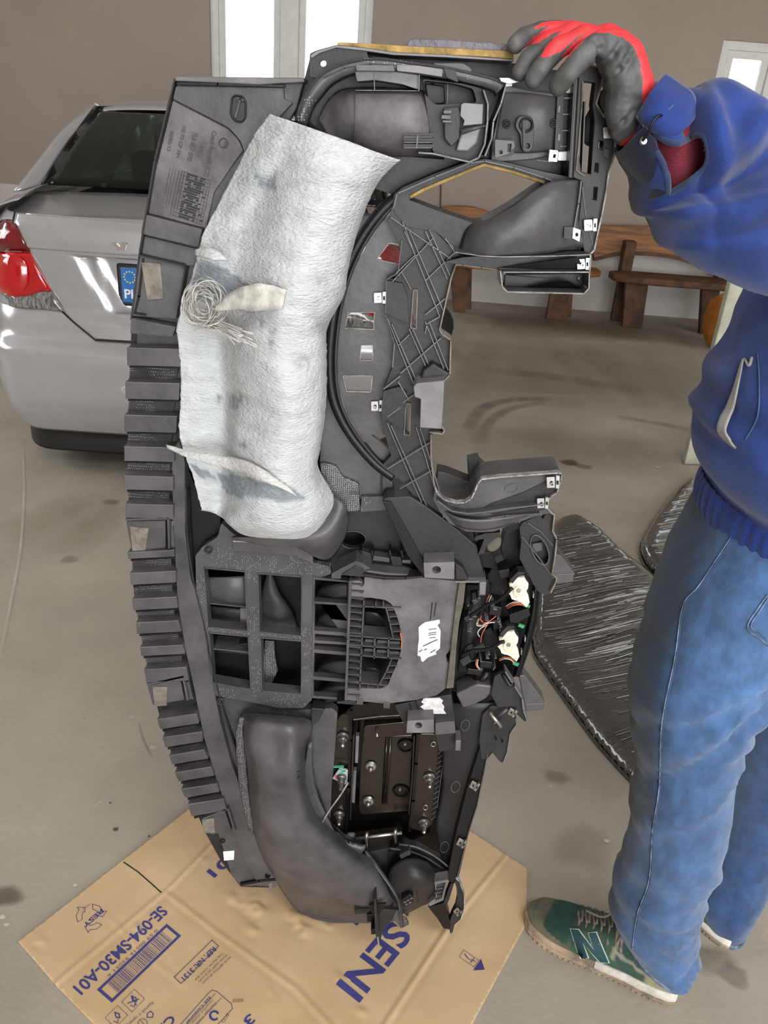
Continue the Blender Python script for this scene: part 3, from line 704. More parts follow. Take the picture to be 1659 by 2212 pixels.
# boot lid with a recessed number plate bay
def lidpt(c, z):
    v = rp(c, z, 0.006)
    # bay: trapezoid from z .905 down to .655, wide at the top
    hw = 0.31+(z-.66)*0.62; x = abs(v.x-XC)
    fx = (hw-x)/0.05; fz = min((.903-z)/0.012, (z-.655)/0.05); t = max(0, min(1, min(fx, fz)))
    t = t*t*(3-2*t); v.y += 0.055*t
    if z > 0.915: v.y -= 0.006
    return v
zs = [.60, .61, .625, .64, .655, .67, .69, .71, .74, .77, .80, .83, .86, .88, .888, .893, .897, .901, .905, .910, .913, .917, .925, .95, .975, 1.0, 1.012, 1.022, 1.03]
rows = []
for z in zs:
    hw = min(0.80, 0.40+(z-.60)*1.35 if z < .70 else 0.535+(z-.70)*0.62)
    n = 44; rows.append([lidpt((-1+2*i/n)*hw/0.86*1.0, z) for i in range(n+1)])
loft('boot_lid', rows, 'car_paint', car, nu=1, nv=2, thick=0.003, off=-1)
edge = [r[0]+Vector((0.0, 0.002, 0)) for r in rows]; edge2 = [r[-1]+Vector((0, 0.002, 0)) for r in rows]
tube('panel_gap', edge+[] , 0.004, 'car_gap', car); tube('panel_gap', edge2, 0.004, 'car_gap', car); tube('panel_gap', rows[0], 0.005, 'car_gap', car)
# deck
rows = []
for Y, z, W in ((3.06, 1.03, .80), (3.075, 1.04, .80), (3.12, 1.043, .80), (3.3, 1.062, .80), (3.56, 1.088, .80)):
    rows.append([Vector((XC+c*W, Y+.05*c*c*(1 if Y < 3.4 else 0.3)+.30*max(0, (abs(c)-.8)/.2)**2*(3.56-Y)/.5, z-.03*c*c-(.04 if abs(c) > .98 else 0))) for c in [-1, -.95, -.85, -.6, -.3, 0, .3, .6, .85, .95, 1]])
loft('boot_deck', rows, 'car_paint', car, nu=3, nv=3, thick=0.004, off=-1)
tube('lid_lip', [rp(c, 1.028, 0.004)+Vector((0, 0, 0)) for c in [i/20*.80 for i in range(-20, 21)]], 0.006, 'car_paint', car)
# shoulders
for s in (-1, 1):
    rows = []
    for Y, W, z in ((3.2, .80, 1.035), (3.56, .815, 1.06), (4.2, .83, 1.05), (5.2, .84, 1.02), (6.4, .82, .95)):
        rows.append([Vector((XC+s*(W+.05), Y+.1, z-.14)), Vector((XC+s*(W+.03), Y, z-.05)), Vector((XC+s*(W-.02), Y, z)), Vector((XC+s*(W-.10), Y, z+.03))])
    loft('shoulder', rows, 'car_paint', car, thick=0.004)
# greenhouse
def quad(name, pts, m, th=0.004, nu=4): return loft(name, pts, m, car, nu=nu, nv=4, thick=th)
gl = bpy.data.materials.new('tinted_glass'); gl.use_nodes = True; _n = gl.node_tree.nodes; _l = gl.node_tree.links
_g = _n['Principled BSDF']; _g.inputs['Base Color'].default_value = (0.10, 0.14, 0.12, 1); _g.inputs['Roughness'].default_value = 0.03; _g.inputs['IOR'].default_value = 1.3; _g.inputs['Transmission Weight'].default_value = 0.95
MATS['tinted_glass'] = gl
WB = [Vector((XC+c*.74, 3.56+.10*(1-c*c)*0-.0+.06*c*c, 1.10-.012*c*c)) for c in (-1, -.5, 0, .5, 1)]
WT = [Vector((XC+c*.62, 4.12+.03*c*c, 1.405-.012*c*c)) for c in (-1, -.5, 0, .5, 1)]
WM = [a.lerp(b, .5)+Vector((0, -.02, .012)) for a, b in zip(WB, WT)]
quad('rear_window', [WB, WM, WT], 'tinted_glass', 0.005)
roofrows = []
for Y, z, W in ((4.11, 1.41, .63), (4.2, 1.432, .65), (4.5, 1.45, .66), (5.2, 1.455, .65), (5.6, 1.42, .60)):
    roofrows.append([Vector((XC+c*W, Y, z-.035*c*c-(.03 if abs(c) == 1 else 0))) for c in (-1, -.9, -.5, 0, .5, .9, 1)])
loft('roof', roofrows, 'car_paint', car, thick=0.006)
for s in (-1, 1):
    # C pillar
    outer = [Vector((XC+s*.82, 3.50, 1.06)), Vector((XC+s*.78, 3.72, 1.17)), Vector((XC+s*.73, 3.98, 1.30)), Vector((XC+s*.66, 4.28, 1.41))]
    inner = [Vector((XC+s*.745, 3.60, 1.085)), Vector((XC+s*.71, 3.80, 1.19)), Vector((XC+s*.67, 3.97, 1.30)), Vector((XC+s*.625, 4.13, 1.405))]
    back = [Vector((XC+s*.83, 4.05, 1.05)), Vector((XC+s*.79, 4.15, 1.16)), Vector((XC+s*.74, 4.28, 1.28)), Vector((XC+s*.67, 4.45, 1.385))]
    loft('rear_pillar', [inner, outer, back], 'car_paint', car, thick=0.006)
    quad('side_window', [[back[0], Vector((XC+s*.80, 5.9, 1.03))], [back[3], Vector((XC+s*.58, 5.5, 1.37))]], 'tinted_glass')
    tube('middle_pillar', [Vector((XC+s*.80, 4.95, 1.03)), Vector((XC+s*.58, 4.85, 1.39))], 0.03, 'car_valance', car)
    tube('window_seal', [WB[0 if s < 0 else -1], WM[0 if s < 0 else -1], WT[0 if s < 0 else -1]], 0.008, 'car_gap', car)
tube('window_seal', WT, 0.008, 'car_gap', car, sm=3)
quad('windscreen', [[Vector((XC-.72, 6.2, 1.02)), Vector((XC+.72, 6.2, 1.02))], [Vector((XC-.52, 5.6, 1.40)), Vector((XC+.52, 5.6, 1.40))]], 'tinted_glass')
box('bonnet', (XC-.78, 6.2, .90), (XC+.78, 6.95, 1.0), 'car_paint', car, 0.03)
box('parcel_shelf', (XC-.66, 3.66, 1.02), (XC+.66, 4.15, 1.05), 'car_valance', car, 0.01)
for sx in (-.36, .36):
    loft('rear_seat_headrest', [[Vector((XC+sx+.13*math.cos(t), 4.22+.05*math.sin(t), z)) for t in [2*math.pi*i/10 for i in range(10)]] for z in (1.02, 1.1, 1.19)]+[[Vector((XC+sx+.08*math.cos(t), 4.22+.03*math.sin(t), 1.22)) for t in [2*math.pi*i/10 for i in range(10)]]], 'seat_cloth', car, closed=True)
    box('front_seat', (XC+sx-.2, 4.75, .6), (XC+sx+.2, 4.9, 1.14), 'seat_cloth', car, 0.04)
    box('front_headrest', (XC+sx-.13, 4.74, 1.17), (XC+sx+.13, 4.84, 1.34), 'seat_cloth', car, 0.04)
box('floor_pan', (XC-.75, 3.2, .16), (XC+.75, 6.8, .3), 'car_valance', car)
# tail lights
def light(s):
    def L(px, py, off):  # point on the left light, mirrored when s=+1
        # find c,z on the body from the pixel
        P = ony(px, py, 3.03); z = P.z; c = (P.x-XC)/interp(z, WZ)
        for _ in range(8):
            z_ = min(max(z, .62), 1.03); c = max(-1.0, min(1, c)); v = rp(c, z_, 0); q = ony(px, py, v.y); z = q.z; c = (q.x-XC)/interp(z, WZ)
        v = rp(max(-1, c), z, off); 
        return Vector((2*XC-v.x, v.y, v.z)) if s > 0 else v
    def patch(name, top, bot, m, off=0.012, par=None, n=8):
        rows = []
        for k in range(5):
            t = k/4; rows.append([L(a[0]+(b[0]-a[0])*t, a[1]+(b[1]-a[1])*t, off+0.010*math.sin(math.pi*t)) for a, b in zip(top, bot)])
        return loft(name, rows, m, par or car, nu=2, nv=2, thick=0.008, off=-1 if s < 0 else -1)
    top = patch('tail_light', [(-22, 505), (0, 500), (8, 480), (16, 473), (28, 472), (38, 475)], [(-22, 545), (0, 540), (15, 539), (30, 540), (50, 541), (69, 543)], 'light_red_dark')
    tag(top, 'tail light upper dark red lens')
    patch('red_lens', [(-22, 546), (-5, 541), (20, 542), (40, 543), (55, 543), (69, 544)], [(-22, 632), (0, 636), (30, 642), (60, 640), (85, 630), (113, 628)], 'light_red', 0.012, top)
    patch('clear_lens', [(-22, 624), (0, 626), (30, 634), (60, 636), (85, 628), (113, 628)], [(-22, 652), (0, 657), (40, 661), (80, 665), (115, 669), (140, 673)], 'light_clear', 0.011, top)
    c = L(37, 592, 0.03); a = (L(10, 592, 0.03)-L(64, 592, 0.03)).normalized(); 
    ring = [L(37+31*math.cos(t), 592+44*math.sin(t), 0.026) for t in [2*math.pi*i/24 for i in range(24)]]
    ring2 = [L(37+23*math.cos(t), 592+34*math.sin(t), 0.034) for t in [2*math.pi*i/24 for i in range(24)]]
    V = ring+ring2+[L(37, 592, 0.038)]; Fc = [(i, (i+1) % 24, 24+(i+1) % 24, 24+i) for i in range(24)]+[(24+i, 24+(i+1) % 24, 48) for i in range(24)]
    mesh('round_lamp', V, Fc, 'light_red', top, smooth=True)
light(-1); light(1)
# plate
py = 3.075
Pt = lambda x, z, y=py: Vector((x, y, z))
prism3('plate_holder', [Pt(XC-.325, .715), Pt(XC+.325, .715), Pt(XC+.325, .875), Pt(XC-.325, .875)], [], Vector((0, .03, 0)), 'car_valance', car, 0.008)
plate = prism3('number_plate', [Pt(XC-.308, .733, py-.003), Pt(XC+.308, .733, py-.003), Pt(XC+.308, .862, py-.003), Pt(XC-.308, .862, py-.003)], [], Vector((0, .004, 0)), 'plate_white', car, 0.001)
prism3('blue_strip', [Pt(XC-.308, .733, py-.005), Pt(XC-.243, .733, py-.005), Pt(XC-.243, .862, py-.005), Pt(XC-.308, .862, py-.005)], [], Vector((0, .002, 0)), 'plate_blue', plate)
V, Fc = [], []
for i in range(12):
    a = 2*math.pi*i/12; boxVF((XC-.2755+.021*math.cos(a), py-.006, .828+.021*math.sin(a)), Vector((.003, 0, 0)), Vector((0, .0005, 0)), Vector((0, 0, .003)), V, Fc)
mesh('star_ring', V, Fc, 'plate_star', plate)
text('country_code', 'PL', Vector((XC-.299, py-.0065, .748)), Vector((XC-.252, py-.0065, .748)), Vector((0, 0, 1)), 'plate_white', plate, True)
emb = [(234, 526), (246, 527), (252, 533), (256, 526), (271, 527), (266, 533), (262, 545), (256, 540), (249, 545), (242, 534)]
E3 = [ony(x, y, 3.02) for x, y in emb]
prism3('emblem', E3, [], Vector((0, .02, 0)), 'chrome', car, 0.002)
lathe('parking_sensor', (rp(-0.34, .418)+Vector((0, -.006, 0))), (0, 1, 0), [(0, .012), (.001, .013), (.002, .022), (.012, .023)], 'car_paint', car, 24)
for x in (-.62, .62):
    lathe('rear_wheel', Vector((XC+x-.1, 3.72, .31)), (1, 0, 0), [(0, .2), (.0, .27), (.03, .305), (.17, .305), (.2, .27), (.2, .2)], 'tyre', car, 32)
    lathe('front_wheel', Vector((XC+x-.1, 6.3, .31)), (1, 0, 0), [(0, .2), (.0, .27), (.03, .305), (.17, .305), (.2, .27), (.2, .2)], 'tyre', car, 32)

car.rotation_euler.z = math.radians(5.5)
# ================= dashboard carrier =================
DASH = empty('car_dashboard', (0.0, YD, 0.0), 'removed black plastic car dashboard stood on end on cardboard, back side facing out', 'dashboard')
PB, PD_, PP, PL_, WE = 'plastic_black', 'plastic_dark', 'plastic', 'plastic_light', 'worn_edge'
# --- outer skin far behind everything in the middle and lower part
pr('outer_skin', [(330, 560), (420, 600), (700, 640), (716, 760), (716, 850), (760, 930), (838, 1010), (850, 1070), (900, 1100), (1000, 1150), (1110, 1200), (1130, 1290), (1105, 1440), (1050, 1560), (1010, 1760), (960, 1880), (920, 1950), (760, 1960), (690, 1900), (610, 1880), (520, 1880), (455, 1790), (400, 1640), (350, 1480), (310, 1300), (295, 1150), (292, 900), (300, 700)], -0.075, -0.080, PB,
   holes=[[(752, 675), (809, 675), (807, 712), (745, 710)]][:0])
# --- windshield-side panel
pr('top_panel', [(378, 168), (656, 176), (640, 235), (600, 300), (560, 400), (470, 520), (430, 640), (395, 760), (395, 960), (405, 1060), (292, 1060), (290, 900), (296, 720), (285, 690), (303, 540), (335, 345)], 0.006, -0.012, PP, rnd=4)
pr('top_lip', [(376, 165), (656, 168), (658, 178), (560, 183), (378, 175)], 0.022, -0.015, PL_)
rib('top_seal', [(384, 180), (470, 182), (560, 184), (612, 186)], 5, 0.020, 0.004, PB)
rib('left_edge_wall', [(377, 170), (334, 345), (302, 540), (283, 690)], 3.5, 0.022, -0.01, PD_)
pr('upper_field', [(380, 186), (612, 190), (613, 214), (632, 222), (560, 300), (528, 330), (520, 305), (495, 276), (374, 213)], 0.016, 0.004, PP, rnd=3)
pr('marked_plate', [(373, 216), (490, 276), (513, 298), (526, 325), (500, 360), (462, 416), (450, 470), (445, 494), (317, 460), (335, 370)], 0.012, 0.002, 'plastic_grain', rnd=5)
def txt(s, a, b, h, m='emboss', par=None, hh=None, bold=True, name='embossed_text'):
    A, B = D(*a, h), D(*b, h); d = (B-A).normalized(); up = Vector((-d.z, 0, d.x))
    up = Vector((0, 1, 0)).cross(d); up = up if True else -up
    # letters grow to the side that is counter clockwise seen from the camera
    up = Vector((-d.z, 0, d.x))
    return text(name, s, A, B, up, m, par or DASH, bold, height=hh)
txt('Czech Republic (CZ)', (459, 282), (441, 380), 0.0128, hh=0.0055)
txt('SAD', (433, 312), (427, 336), 0.0128, hh=0.0050)
txt('7L6 857 070', (418, 284), (404, 346), 0.0128, hh=0.0055)
txt('>SI P3 CP 10<', (395, 270), (380, 340), 0.0128, hh=0.0045)
txt('00/05/13', (368, 282), (360, 325), 0.0128, hh=0.0045)
tube('emblem_ring', [D(x, y, 0.013) for x, y in ell(483, 309, 9, 10)], 0.0006, 'emboss', closed=True)
txt('W', (487, 303), (480, 316), 0.0132, hh=0.005, name='embossed_emblem')
# date field grid
V, Fc = [], []
o_, ux, uy = Vector((405, 373)), Vector((51, 17)), Vector((-20, 96))
for i in range(13):
    a = o_+ux*0.0+uy*(i/12.0); ribVF([tuple(a-ux*0.25), tuple(a+ux)], 0.7, 0.0128, 0.011, V, Fc)
for i in range(-3, 10):
    a = o_+ux*(i/9.0); ribVF([tuple(a), tuple(a+uy)], 0.7, 0.0128, 0.011, V, Fc)
for i in range(6):
    a = Vector((398-i*6, 372-i*2)); ribVF([tuple(a), tuple(a+uy*0.8)], 0.7, 0.0128, 0.011, V, Fc)
tag(mesh('date_grid', V, Fc, 'emboss', DASH), kind='stuff')
V, Fc = [], []
random.seed(5)
for i in range(9):
    for j in range(18):
        if random.random() < (0.85 if i < 6 else 0.25):
            c = o_+ux*((i+.5)/9)+uy*((j+.5)/18); ribVF([tuple(c+Vector((-1.4, 0))), tuple(c+Vector((1.4, 0)))], 2.8, 0.0134, 0.011, V, Fc)
tag(mesh('date_dots', V, Fc, PB, DASH), kind='stuff')
# oval boss
ov = rc([(501, 212), (508, 206), (524, 208), (531, 220), (531, 252), (524, 264), (508, 262), (498, 248)], 10)
tube('oval_boss', [D(x, y, 0.018) for x, y in ov], 0.0011, PB, closed=True)
pr('oval_recess', ov, 0.0168, 0.010, PD_, bev=0)
rib('oval_bar', [(519, 213), (509, 252)], 4, 0.021, 0.012, PP); rib('oval_bar', [(513, 212), (526, 216)], 3, 0.021, 0.012, PP)
pr('raised_block', [(312, 463), (436, 495), (429, 534), (304, 505)], 0.020, 0.004, PP, rnd=2)
pr('raised_block', [(305, 508), (428, 538), (424, 575), (392, 573), (300, 546)], 0.012, 0.0, PP, rnd=2)
pr('pad_box', [(300, 550), (392, 574), (400, 582), (386, 650), (380, 690), (284, 683)], 0.020, 0.0, PP, rnd=4)
rib('pad_box_wall', [(300, 552), (394, 574), (399, 582), (385, 660)], 3, 0.026, 0.0, PD_)
rib('pad_box_slot', [(309, 560), (300, 640), (291, 676), (314, 680)], 5, 0.0215, 0.018, PB)
pr('felt_strip', [(305, 567), (346, 569), (353, 645), (318, 648)], 0.0225, 0.019, 'felt_tape', bev=0.0004)
pr('raised_block', [(283, 687), (380, 706), (372, 728), (281, 720)], 0.026, 0.0, PP, rnd=2)
# --- comb strip along the windscreen edge
SL = [(400, 540), (410, 700), (400, 850), (395, 960), (405, 1060), (410, 1160), (420, 1250), (435, 1320), (450, 1440), (470, 1560), (492, 1640), (520, 1700), (545, 1800), (600, 1900), (590, 1918), (520, 1916), (478, 1862), (444, 1800), (428, 1764), (400, 1700), (378, 1650), (350, 1570), (330, 1490), (308, 1395), (290, 1290), (284, 1195), (280, 1100), (279, 930), (280, 800), (284, 700), (300, 560)]
pr('comb_base', SL, 0.002, -0.015, PD_, rnd=3)
SR = [(388, 950), (399, 1000), (400, 1150), (412, 1250), (440, 1330), (452, 1440), (476, 1560), (500, 1650), (530, 1730), (560, 1830), (600, 1905), (560, 1915), (520, 1840), (495, 1760), (466, 1680), (440, 1590), (420, 1490), (400, 1400), (384, 1300), (378, 1200), (374, 1120), (372, 1000), (380, 960)]
pr('comb_spine', SR, 0.022, 0.0, PP, rnd=3)
tabs = [(751, 790, 274, 274, 392, 392), (825, 862, 270, 271, 388, 386), (896, 933, 268, 269, 382, 380), (964, 996, 268, 268, 376, 376), (1027, 1058, 268, 269, 374, 374), (1088, 1119, 270, 271, 374, 374),
        (1193, 1208, 275, 277, 376, 377), (1238, 1264, 280, 282, 380, 380), (1294, 1319, 285, 288, 381, 384), (1345, 1370, 293, 296, 384, 392), (1398, 1418, 302, 305, 394, 400), (1446, 1475, 311, 316, 402, 408),
        (1554, 1576, 339, 346, 424, 430), (1593, 1615, 351, 357, 436, 438), (1632, 1652, 365, 372, 440, 450), (1669, 1689, 377, 386, 455, 463), (1705, 1724, 391, 400, 468, 474), (1738, 1764, 405, 414, 482, 490)]
for i, (y0, y1, xa, xb, xc_, xd_) in enumerate(tabs):
    sl = 0 if y0 < 1190 else (4 if y0 < 1500 else -8)
    sk = 3 if y0 < 1190 else (-5 if y0 < 1500 else -13)
    pr('comb_tab', [(xa, y0), (xc_, y0+sk), (xd_, y1+sk), (xb, y1)], 0.030, -0.014, PP, bev=0.0010)
    rib('tab_edge', [(xa, y0+.8), (xc_, y0+sk+.8)], 1.1, 0.0305, 0.029, PL_)
    rib('tab_shade_strip', [(xb+6, y1+2.5), (xd_-2, y1+sk+2)], 3.2, 0.0215, 0.0, PB)  # black strip painting the shade below each tab
    # sloping dotted pocket floor under each tab
    if i < len(tabs)-1 and i not in (5, 11):
        n = tabs[i+1]; q = [(xb+8, y1), (xd_-8, y1+sk), (n[4]-8, n[0]+(sk if True else 0)-1), (n[2]+8, n[0]-1)]
        V = [D(q[0][0], q[0][1], 0.020), D(q[1][0], q[1][1], 0.020), D(q[2][0], q[2][1], 0.004), D(q[3][0], q[3][1], 0.004)]
        V += [v+Vector((0, 0.02, 0)) for v in V]
        mesh('pocket_floor', V, [(0, 1, 2, 3), (7, 6, 5, 4), (0, 4, 5, 1), (1, 5, 6, 2), (2, 6, 7, 3), (3, 7, 4, 0)], 'plastic_dots', DASH)
for bx, felt in (([(272, 1126), (357, 1124), (358, 1184), (284, 1190)], [(280, 1137), (321, 1142), (313, 1195), (286, 1190)]), ([(318, 1482), (389, 1466), (398, 1512), (330, 1524)], [(329, 1484), (361, 1484), (360, 1524), (334, 1526)]), ([(440, 1772), (486, 1752), (500, 1796), (455, 1803)], [(436, 1771), (462, 1768), (464, 1799), (440, 1800)])):
    pr('end_box', bx, 0.024, -0.01, PP, rnd=3)
    pr('felt_pad', felt, 0.0262, 0.022, 'felt_tape', bev=0.0003)
    x1, y1 = bx[1]; x2, y2 = bx[2]
    rib('box_wall', [(bx[0][0], bx[0][1]-3), (x1+6, y1-4), (x2+7, y2)], 4, 0.030, 0.0, PP)
    rib('dotted_strip', [(x1+13, y1-2), (x2+15, y2-4)], 8, 0.021, 0.0, 'plastic_dots')
pr('tail_plate', [(470, 1796), (545, 1772), (600, 1868), (600, 1912), (596, 1917), (560, 1913), (523, 1915), (500, 1892)], 0.018, -0.01, PP, rnd=3)
pr('white_square', [(482, 1840), (506, 1838), (505, 1857), (484, 1859)], 0.0188, 0.0178, 'sticker_white', bev=0)
lathe('fastener', D(579, 1887, 0.018), (0, -1, 0), [(0, .006), (.004, .006), (.006, .004), (.012, .003)], PB, n=14)
lathe('fastener', D(481, 1815, 0.018), (0, -1, 0), [(0, .005), (.003, .005), (.004, .003)], PB, n=14)
rib('lower_edge', [(520, 1912), (560, 1904), (600, 1900)], 4, 0.024, 0, PB)
pr('hook_tab', [(578, 1905), (590, 1905), (588, 1920), (582, 1924)], 0.02, 0.01, PL_)
# --- upper housing with ear
pr('corner_ear', [(669, 116), (683, 109), (727, 97), (790, 104), (800, 140), (740, 156), (700, 172), (669, 165)], 0.035, 0.028, PD_, holes=[ell(698, 137, 7, 7)], rnd=4)
pr('leather_flap', [(874, 101), (877, 97), (886, 83), (960, 85), (1100, 95), (1110, 112), (1050, 109), (958, 105)], 0.030, 0.0, 'leather', bev=0.002)
pr('foam_strip', [(730, 91), (785, 93), (870, 99), (958, 103), (1050, 107), (1110, 111), (1110, 128), (1050, 123), (958, 118), (850, 113), (785, 103), (727, 98)], 0.034, 0.004, 'foam_yellow', bev=0.001)
pr('housing_lip', [(669, 120), (684, 110), (727, 98), (785, 103), (850, 113), (958, 118), (1110, 128), (1110, 133), (960, 124), (850, 119), (780, 109), (727, 103), (690, 115), (673, 126)], 0.038, -0.02, PL_, bev=0.0006)
pr('housing_back', [(669, 128), (727, 106), (850, 122), (1115, 137), (1250, 160), (1250, 380), (1180, 395), (1045, 352), (1000, 368), (860, 425), (790, 400), (700, 300), (640, 262), (632, 240), (650, 200)], -0.015, -0.022, PB, holes=[ell(698, 137, 9, 9)])
# arc rim of the duct
AO = [(640, 262), (650, 225), (672, 188), (705, 155), (760, 134), (820, 128), (880, 136), (955, 146), (1000, 155), (1062, 170), (1092, 183)]
loft('duct_rim', dl([[(x, y, .030) for x, y in AO], [(x, y, .052) for x, y in AO], [(656, 268, .052), (668, 232, .052), (688, 202, .052), (716, 172, .052), (764, 152, .052), (822, 146, .052), (880, 153, .052), (952, 163, .052), (998, 171, .052), (1060, 188, .052), (1076, 200, .052)],
      [(662, 272, .015), (674, 236, .015), (694, 208, .015), (720, 180, .015), (766, 158, .015), (822, 152, .015), (880, 158, .015), (952, 168, .015), (998, 176, .015), (1058, 192, .015), (1072, 206, .015)]]), 'plastic_dots', thick=0.002, nv=1)
tube('rim_bead', [D(x, y, .053) for x, y in AO], 0.0013, PD_, sm=4)
rib('rim_slots', [(700, 168), (745, 147), (800, 138), (870, 142)], 4, 0.054, 0.04, PB)
pr('rim_block', [(768, 140), (850, 141), (853, 154), (770, 153)], 0.058, 0.03, PP, rnd=2); pr('rim_block', [(857, 140), (905, 142), (956, 150), (955, 166), (905, 158), (858, 153)], 0.058, 0.03, PL_, rnd=2)
pr('rim_block', [(958, 147), (984, 152), (990, 178), (965, 168)], 0.060, 0.03, PD_, rnd=3)
pr('dark_shell', [(935, 136), (1000, 136), (1018, 148), (1020, 165), (945, 146)], 0.03, 0.0, PP, rnd=5)
# inner tray walls, bowl and convex body
loft('duct_body', dl([[(690, 262, .000), (708, 225, .004), (735, 200, .006), (770, 195, .012), (820, 194, .014), (880, 198, .014), (912, 200, .010)],
                      [(700, 275, .010), (722, 242, .018), (745, 222, .026), (770, 210, .034), (830, 210, .036), (890, 213, .034), (925, 222, .020)],
                      [(712, 292, .014), (730, 265, .026), (752, 250, .034), (780, 245, .040), (840, 245, .043), (900, 250, .040), (950, 262, .018)],
                      [(730, 305, .010), (748, 290, .024), (765, 280, .034), (790, 278, .040), (850, 282, .042), (905, 288, .038), (952, 295, .020)],
                      [(760, 322, .004), (775, 315, .018), (790, 312, .026), (815, 315, .030), (865, 320, .030), (905, 322, .028), (950, 326, .015)],
                      [(800, 340, -.01), (812, 335, .0), (826, 330, .006), (845, 332, .008), (875, 333, .008), (905, 333, .008), (945, 336, .0)]]), 'plastic_grain', thick=0.003)
loft('duct_back', dl([[(655, 262, -.008), (680, 205, -.008), (740, 165, -.008), (840, 155, -.008), (940, 165, -.008)], [(700, 300, -.010), (720, 240, -.010), (770, 200, -.010), (840, 190, -.010), (940, 190, -.01)], [(760, 340, -.012), (780, 330, -.012), (820, 330, -.012), (900, 340, -.012), (960, 345, -.012)]]), PD_, thick=0.003)
pr('duct_ledge', [(766, 152), (858, 155), (906, 162), (905, 194), (868, 182), (810, 173), (771, 176)], 0.044, 0.0, 'plastic_light', bev=0.001, rnd=3)
rib('seam_line', [(808, 154), (809, 194)], 1.2, 0.0455, 0.04, WE); rib('seam_line', [(906, 162), (905, 196)], 2, 0.05, 0.02, WE)
rib('seam_line', [(767, 200), (766, 308)], 0.9, 0.0425, 0.02, PD_)
rib('seam_line', [(768, 195), (905, 196)], 1.2, 0.040, 0.02, WE)
CR_ = [(912, 170), (1000, 180), (1040, 190), (1052, 215), (1053, 260), (1048, 310), (1036, 338), (1015, 349), (970, 338), (935, 330)]
pr('duct_mouth', rc(CR_, 8), 0.036, 0.006, PD_, holes=[rc([(915, 174), (985, 182), (1022, 192), (1030, 222), (990, 224), (940, 226), (915, 200)], 8)])
pr('mouth_panel', [(918, 180), (960, 186), (962, 224), (925, 226)], 0.0, -0.01, PD_, rnd=6)
rib('mouth_divider', [(967, 178), (966, 224)], 3, 0.016, 0.0, PP)
V, Fc = [], []; RR = [(1045, 196), (1054, 225), (1053, 262), (1047, 312), (1034, 341), (1014, 350), (975, 341), (935, 332), (905, 330)]
rib('mouth_rim', RR, 4, 0.056, 0.0, PP); rib('mouth_rim_edge', RR, 1.4, 0.0575, 0.054, WE)
pr('clip_block', [(958, 233), (990, 230), (996, 245), (993, 300), (975, 318), (960, 300)], 0.05, 0.01, PD_, rnd=4)
pr('latch', [(958, 238), (976, 238), (975, 246), (958, 246)], 0.056, 0.05, PP, bev=0.0006); pr('latch', [(954, 248), (974, 249), (973, 258), (953, 257)], 0.058, 0.05, PP, bev=0.0006); pr('latch', [(956, 259), (976, 260), (975, 266), (956, 265)], 0.056, 0.05, PP, bev=0.0006)
pr('hinge_plate', [(996, 226), (1002, 222), (1044, 225), (1042, 268), (1000, 272), (1003, 260), (994, 250)], 0.054, 0.046, 'plastic_light', bev=0.0006)
pr('hinge_plate', [(1000, 276), (1040, 274), (1030, 310), (1010, 328), (985, 326), (992, 300)], 0.048, 0.02, 'plastic_light', bev=0.002)
mesh('pin', *tubeVF([D(997, 285, .056), D(1052, 271, .056)], 0.002, 8, taper=lambda t: 1.6-t*1.1), PP, DASH, smooth=True)
for y in (290, 301, 314): rib('vent_slot', [(873, y), (936, y+1)], 6, 0.0455, 0.03, PB)
for y in (296, 307, 319): rib('vent_bar', [(873, y), (932, y)], 2.2, 0.048, 0.03, PP)
rib('vent_bar', [(902, 292), (900, 320)], 3, 0.049, 0.03, PP)
# --- air vent housing to the right
pr('vent_housing', [(1092, 184), (1150, 196), (1222, 205), (1210, 332), (1150, 345), (1060, 352), (1064, 300), (1078, 240)], 0.014, -0.015, PP, rnd=6)
loft('vent_housing_bulge', dl([[(1088, 200, .014), (1120, 200, .018), (1150, 203, .020), (1180, 207, .018), (1204, 210, .014)], [(1082, 240, .014), (1110, 240, .020), (1145, 240, .024), (1180, 242, .022), (1200, 244, .014)], [(1072, 290, .014), (1105, 290, .018), (1140, 290, .022), (1175, 290, .020), (1197, 292, .014)], [(1068, 330, .013), (1100, 330, .014), (1140, 330, .016), (1170, 328, .015), (1194, 325, .013)]]), PP, thick=0.002)
rib('housing_edge', [(1093, 184), (1082, 225), (1066, 262), (1062, 300), (1048, 336)], 4, 0.050, 0.0, PP); rib('housing_edge_wear', [(1093, 184), (1082, 225), (1066, 262), (1062, 300), (1048, 336)], 1.5, 0.0515, 0.049, WE)
pr('metal_clip', [(1078, 168), (1100, 168), (1122, 177), (1100, 182), (1082, 176)], 0.056, 0.050, 'metal_bright', bev=0.0006)
pr('white_tab_glint', [(1092, 180), (1107, 181), (1106, 186), (1092, 187)], 0.053, 0.050, 'sticker_white', bev=0.0004)
for x, y in ((1095, 268), (1196, 266)):
    tube('round_boss', [D(a, b, .022) for a, b in ell(x, y, 7, 8)], 0.0010, PD_, closed=True); tube('round_boss', [D(a, b, .022) for a, b in ell(x, y, 3.2, 3.6)], 0.0007, PD_, closed=True)
pr('link_lever', rc([(1118, 250), (1150, 250), (1154, 275), (1152, 318), (1144, 329), (1130, 328), (1125, 312), (1124, 290), (1112, 275)], 12), 0.032, 0.015, PB, holes=[ell(1139, 270, 10, 11), ell(1140, 315, 4.5, 5.5)], bev=0.001)
pr('hole_floor', ell(1139, 270, 11, 12), 0.024, 0.02, 'car_gap', bev=0); pr('hole_floor', ell(1140, 315, 5, 6), 0.026, 0.02, 'car_gap', bev=0)
tube('lever_rim', [D(a, b, .0325) for a, b in ell(1137, 270, 14, 15)], 0.0012, PB, closed=True)
rib('lever_link', [(1131, 262), (1133, 318)], 5, 0.036, 0.03, PB)
